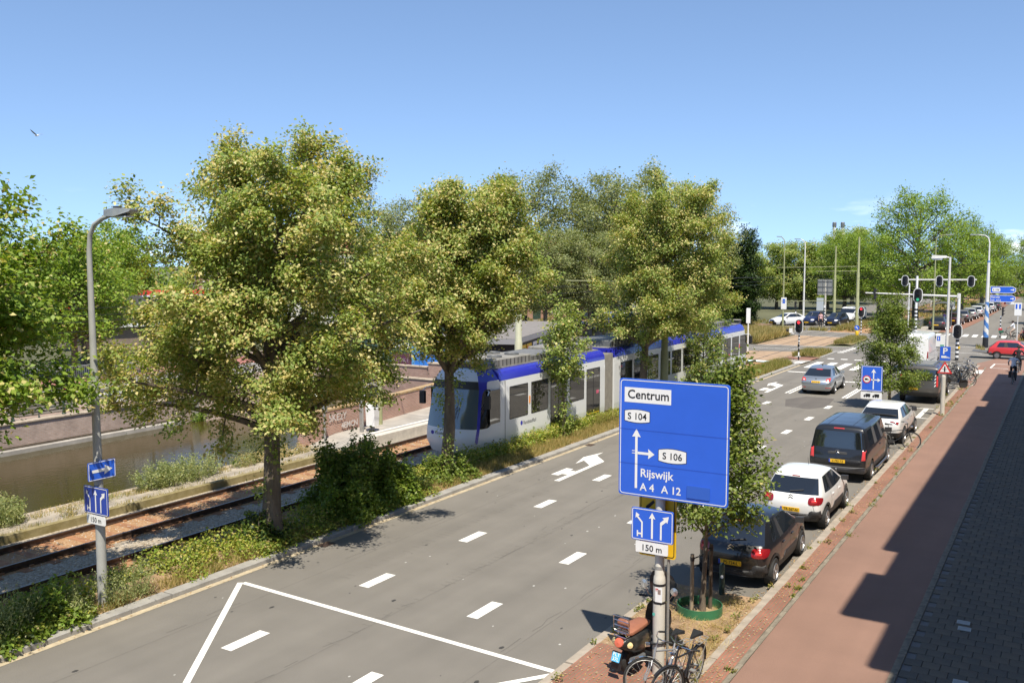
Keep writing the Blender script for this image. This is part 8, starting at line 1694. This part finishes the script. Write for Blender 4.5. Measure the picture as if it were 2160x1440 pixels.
mb = MB(); mb.add([O3(p + (p - cen).normalized() * .03, z) for z in (2.27, 2.60) for p in X4], [(0, 1, 5, 4), (1, 2, 6, 5)]); mb.build('fascia', mat('pav_fascia', (.26, .26, .275), .6), pv_)
nn1 = Vector((t2_.y, -t2_.x)); 
for k, (m, w) in enumerate((('sign_yellow', 1.5), ('sign_yellow', 1.3), ('white_paint', 1.0), ('white_paint', .9))):
    p = Vector(C_) + t2_ * (.6 + k * 1.75 + w / 2) + nn1 * .03; a = MB().obox(O3(p, 1.55), O3(t2_ * w / 2, 0), O3(nn1 * .02, 0), (0, 0, .48)).build('poster', M[m], pv_); MB().obox(O3(p + nn1 * .025, 1.6), O3(t2_ * w * .33, 0), O3(nn1 * .005, 0), (0, 0, .22)).build('poster_print', mat('poster_print', (.06, .05, .03) if k < 2 else (.15, .25, .3), .6), a); 
    if k < 2: MB().obox(O3(p + nn1 * .03 - t2_ * w * .3, 1.75), O3(t2_ * w * .12, 0), O3(nn1 * .004, 0), (0, 0, .14)).build('poster_mark', M['sign_red'], a)
text_mb(MB(), 'Gen', .7, O3(Vector(A_) + t1_ * 1.9 - Vector((-t1_.y, t1_.x)) * .02, .75), O3(t1_, 0), Z3, .01, bold=-.03).build('graffiti', mat('graf_white', (.5, .5, .5), .7), pv_)
MB().lathe([(.6, 0), (.6, .12), (0, .14)], (-33.3, 53.4, 2.62), n=14).build('roof_hatch', M['concrete'], pv_)
bpy.data.objects['catenary_mast.003'].location = (-27.3, 46.0, 0)
# fence banner, terrace houses, chimneys
bn = empty('fence_banner', (-63.9, 78.2, 0), math.atan2(1.75, 2.85), 'long white banner with small green tree prints on a red-ended frame', 'banner'); MB().box(0, 3.7, -.04, 0, .9, 1.9).build('sheet', M['sign_white'], bn)
for x in (.12, 3.58): MB().box(x - .12, x + .12, -.07, .03, .3, 2.0).build('post', M['sign_red'], bn)
for x in (.5, 2.9): MB().add([(x - .12, -.045, 1.15), (x + .12, -.045, 1.15), (x, -.045, 1.7)], [(0, 1, 2)]).build('tree_print', M['ring_green'], bn)
MB().box(.9, 2.5, -.044, -.04, 1.5, 1.62).build('print_line', mat('print_green', (.5, .62, .55), .6), bn); MB().box(0, 3.7, 0, 1.6, 0, .9).build('trailer_bed', M['white_paint'], bn)
M['pane_dark'] = mat('pane_dark', (.03, .035, .04), .1)
def house_row(x, y, rz, w, h, m, label, nfl=3):
    root = empty('terrace_house', (x, y, 0), rz, label, 'house', 'terrace houses round the far square'); MB().box(0, w, 0, 9, 0, h).build('wall', m, root)
    MB().box(-.1, w + .1, -.25, .1, h - .5, h - .15).build('cornice', M['white_paint'], root); MB().add([(0, 0, h), (w, 0, h), (w, 9, h), (0, 9, h), (0, 4.5, h + 2.4), (w, 4.5, h + 2.4)], [(0, 1, 5, 4), (2, 3, 4, 5), (1, 2, 5), (3, 0, 4)]).build('roof', mat('roof_tile', (.30, .10, .06), .8, var=.2, vscale=5), root)
    wp = None
    for f in range(nfl):
        for k in range(3):
            if f == 0 and k == 0: continue
            X_, Z_ = w * (k + .5) / 3, .7 + f * (h - .8) / nfl
            if wp is None:
                wp = MB().box(-.62, .62, -.10, .02, 0, 1.95).build('window', M['white_paint'], root); MB().box(-.50, -.03, -.115, -.09, .1, 1.25).build('pane', M['pane_dark'], wp); MB().box(.03, .50, -.115, -.09, .1, 1.25).build('pane', M['pane_dark'], wp); MB().box(-.50, .50, -.115, -.09, 1.35, 1.83).build('pane', M['pane_dark'], wp); MB().box(-.75, .75, -.16, .0, -.12, 0).build('sill', M['concrete'], wp); wp.location = (X_, 0, Z_)
            else: copy_tree(wp, root).location = (X_, 0, Z_)
    d = MB().box(w / 6 - .55, w / 6 + .55, -.08, .02, 0, 2.6).build('door', mat('door_green', (.03, .06, .045), .5), root); MB().box(w / 6 - .45, w / 6 + .45, -.10, -.07, 2.1, 2.5).build('fanlight', M['pane_dark'], d); MB().box(w / 2 - .5, w / 2 + .5, 3.5, 4.3, h + 1.4, h + 3.1).build('chimney', m, root)
    return root
u = Vector((.62, .785)); p = Vector((-97.0, 60.0)); wh = mat('render_white', (.62, .60, .56), .8, var=.08); rz = math.atan2(u.y, u.x)
for k, (m, h, lb) in enumerate(((M['house_brick_x'], 9, 'red brick terrace house at the far left of the row'), (wh, 8.2, 'white rendered terrace house second from the left'), (M['house_brick_x'], 9.4, 'red brick terrace house with tall white windows third in the row'), (wh, 8.0, 'white terrace house behind the tallest lime tree'),
                                (M['house_brick_x'], 9.2, 'red brick terrace house seen between the first two lime trees'), (M['house_brick_x'], 9.6, 'red brick terrace house just right of the striped crossing lamp'), (wh, 8.4, 'white terrace house behind the small bright young tree'), (M['house_brick_x'], 9, 'red brick terrace house behind the third lime tree'), (wh, 8, 'white terrace house at the right end of the row'))):
    if k > 1: house_row(p.x, p.y, rz, 8.2, h * .92, m, lb)
    p += u * 8.25
for x, y, lb in ((-92.3, 434.8, 'left one of two slim white chimneys with dark tops on the skyline'), (-89.1, 436.6, 'right one of two slim white chimneys with dark tops on the skyline')):
    c = empty('chimney', (x, y, 0), 0, lb, 'chimney'); MB().lathe([(.78, 0), (.70, 23.6)], n=16).build('shaft', mat('chimney_white', (.72, .73, .75), .6), c); MB().lathe([(.82, 23.6), (.9, 24.2), (.9, 25.6), (.7, 25.9), (0, 25.9)], n=16).build('cap', M['iron_grey'], c)
    for k in range(8): MB().lathe([(.80, 3 + k * 2.6), (.80, 3.2 + k * 2.6)], n=16).build('ring', M['galv'], c)
cb2 = empty('cream_building', (-3.5, 232, 0), 0, 'cream flat-roofed building between the trees at the right edge', 'building'); MB().box(-3, 9, 0, 14, 0, 14.5).build('wall', mat('cream_wall', (.60, .55, .45), .8), cb2); MB().box(-3.2, 9.2, -.2, 14.2, 14.5, 15.1).build('cornice', M['concrete'], cb2)
for k in range(4):
    for f in range(4): w_ = MB().box(-2.2 + k * 2.9, -.6 + k * 2.9, -.06, .02, 1.5 + f * 3.3, 3.4 + f * 3.3).build('window', M['pane_dark'], cb2)
# far tram stop: shelter and railing
sh = empty('tram_shelter', (-13.4, 116.2, 0), R(5), 'glass tram shelter with a curved dark roof at the far stop', 'shelter')
for x in (0, 1.9):
    for y in (0, 2.4, 4.8): MB().cyl((x, y, 0), (x, y, 2.5), .05, .05, 6).build('post', M['iron_grey'], sh)
mb = MB(); n = 8; vs = []
for i in range(n + 1): t = i / n; vs += [(-.25 + 2.4 * t, -.3, 2.5 + .35 * math.sin(PI * t)), (-.25 + 2.4 * t, 5.1, 2.5 + .35 * math.sin(PI * t))]
vs += [(x, y, z - .06) for x, y, z in vs]; k = 2 * n + 2; mb.add(vs, [(2 * i, 2 * i + 1, 2 * i + 3, 2 * i + 2) for i in range(n)] + [(k + 2 * i, k + 2 * i + 1, k + 2 * i + 3, k + 2 * i + 2) for i in range(n)] + [(0, 2, k + 2, k)] + [(2 * i, 2 * i + 2, k + 2 * i + 2, k + 2 * i) for i in range(n)]); mb.build('roof', M['iron_grey'], sh)
for y in (.08, 2.48): MB().box(-.03, .03, y, y + 2.24, .25, 2.2).build('glass_panel', M['glass_tint'], sh)
MB().box(.1, .5, .5, 4.3, .42, .48).build('bench', M['iron_grey'], sh); MB().bbox(1.6, 2.2, 5.5, 5.6, 1.9, 2.9, .02).build('light_panel', M['sign_white'], sh)
rl = empty('platform_railing', (-14.3, 107.4, 0), R(92), 'grey tube railing at the ramp of the far tram stop', 'railing')
for k in range(8): MB().cyl((k * 1.5, 0, 0), (k * 1.5, 0, 1.1), .035, .035, 6).build('post', M['galv'], rl)
for z in (.55, .82, 1.1): MB().tube([(0, 0, z), (10.5, 0, z)], .025, 5).build('rail', M['galv'], rl)
struct(MB().box(-14.4, -11.9, 108, 160, -.02, .03).build('far_platform', M['concrete'])); struct(MB().sheet([(-11.9, 108), (-10.2, 108), (-9.4, 139), (-9.0, 300), (-11.9, 300)], .02).build('far_parking_strip', M['red_brick_strip']))
struct(MB().sheet([(-4.35, 99.6), (8, 99.6), (8, 300), (-4.35, 300)], .03).build('far_footway', M['red_brick_strip'])); struct(MB().sheet([(-60, 106), (-30.5, 104), (-30.5, 112), (-60, 118)], .012).build('far_cycle_path', M['red_asphalt'])); struct(MB().sheet([(-21.2, 118), (-19.6, 118), (-18, 220), (-21, 220)], .016).build('far_cycle_path', M['red_asphalt']))
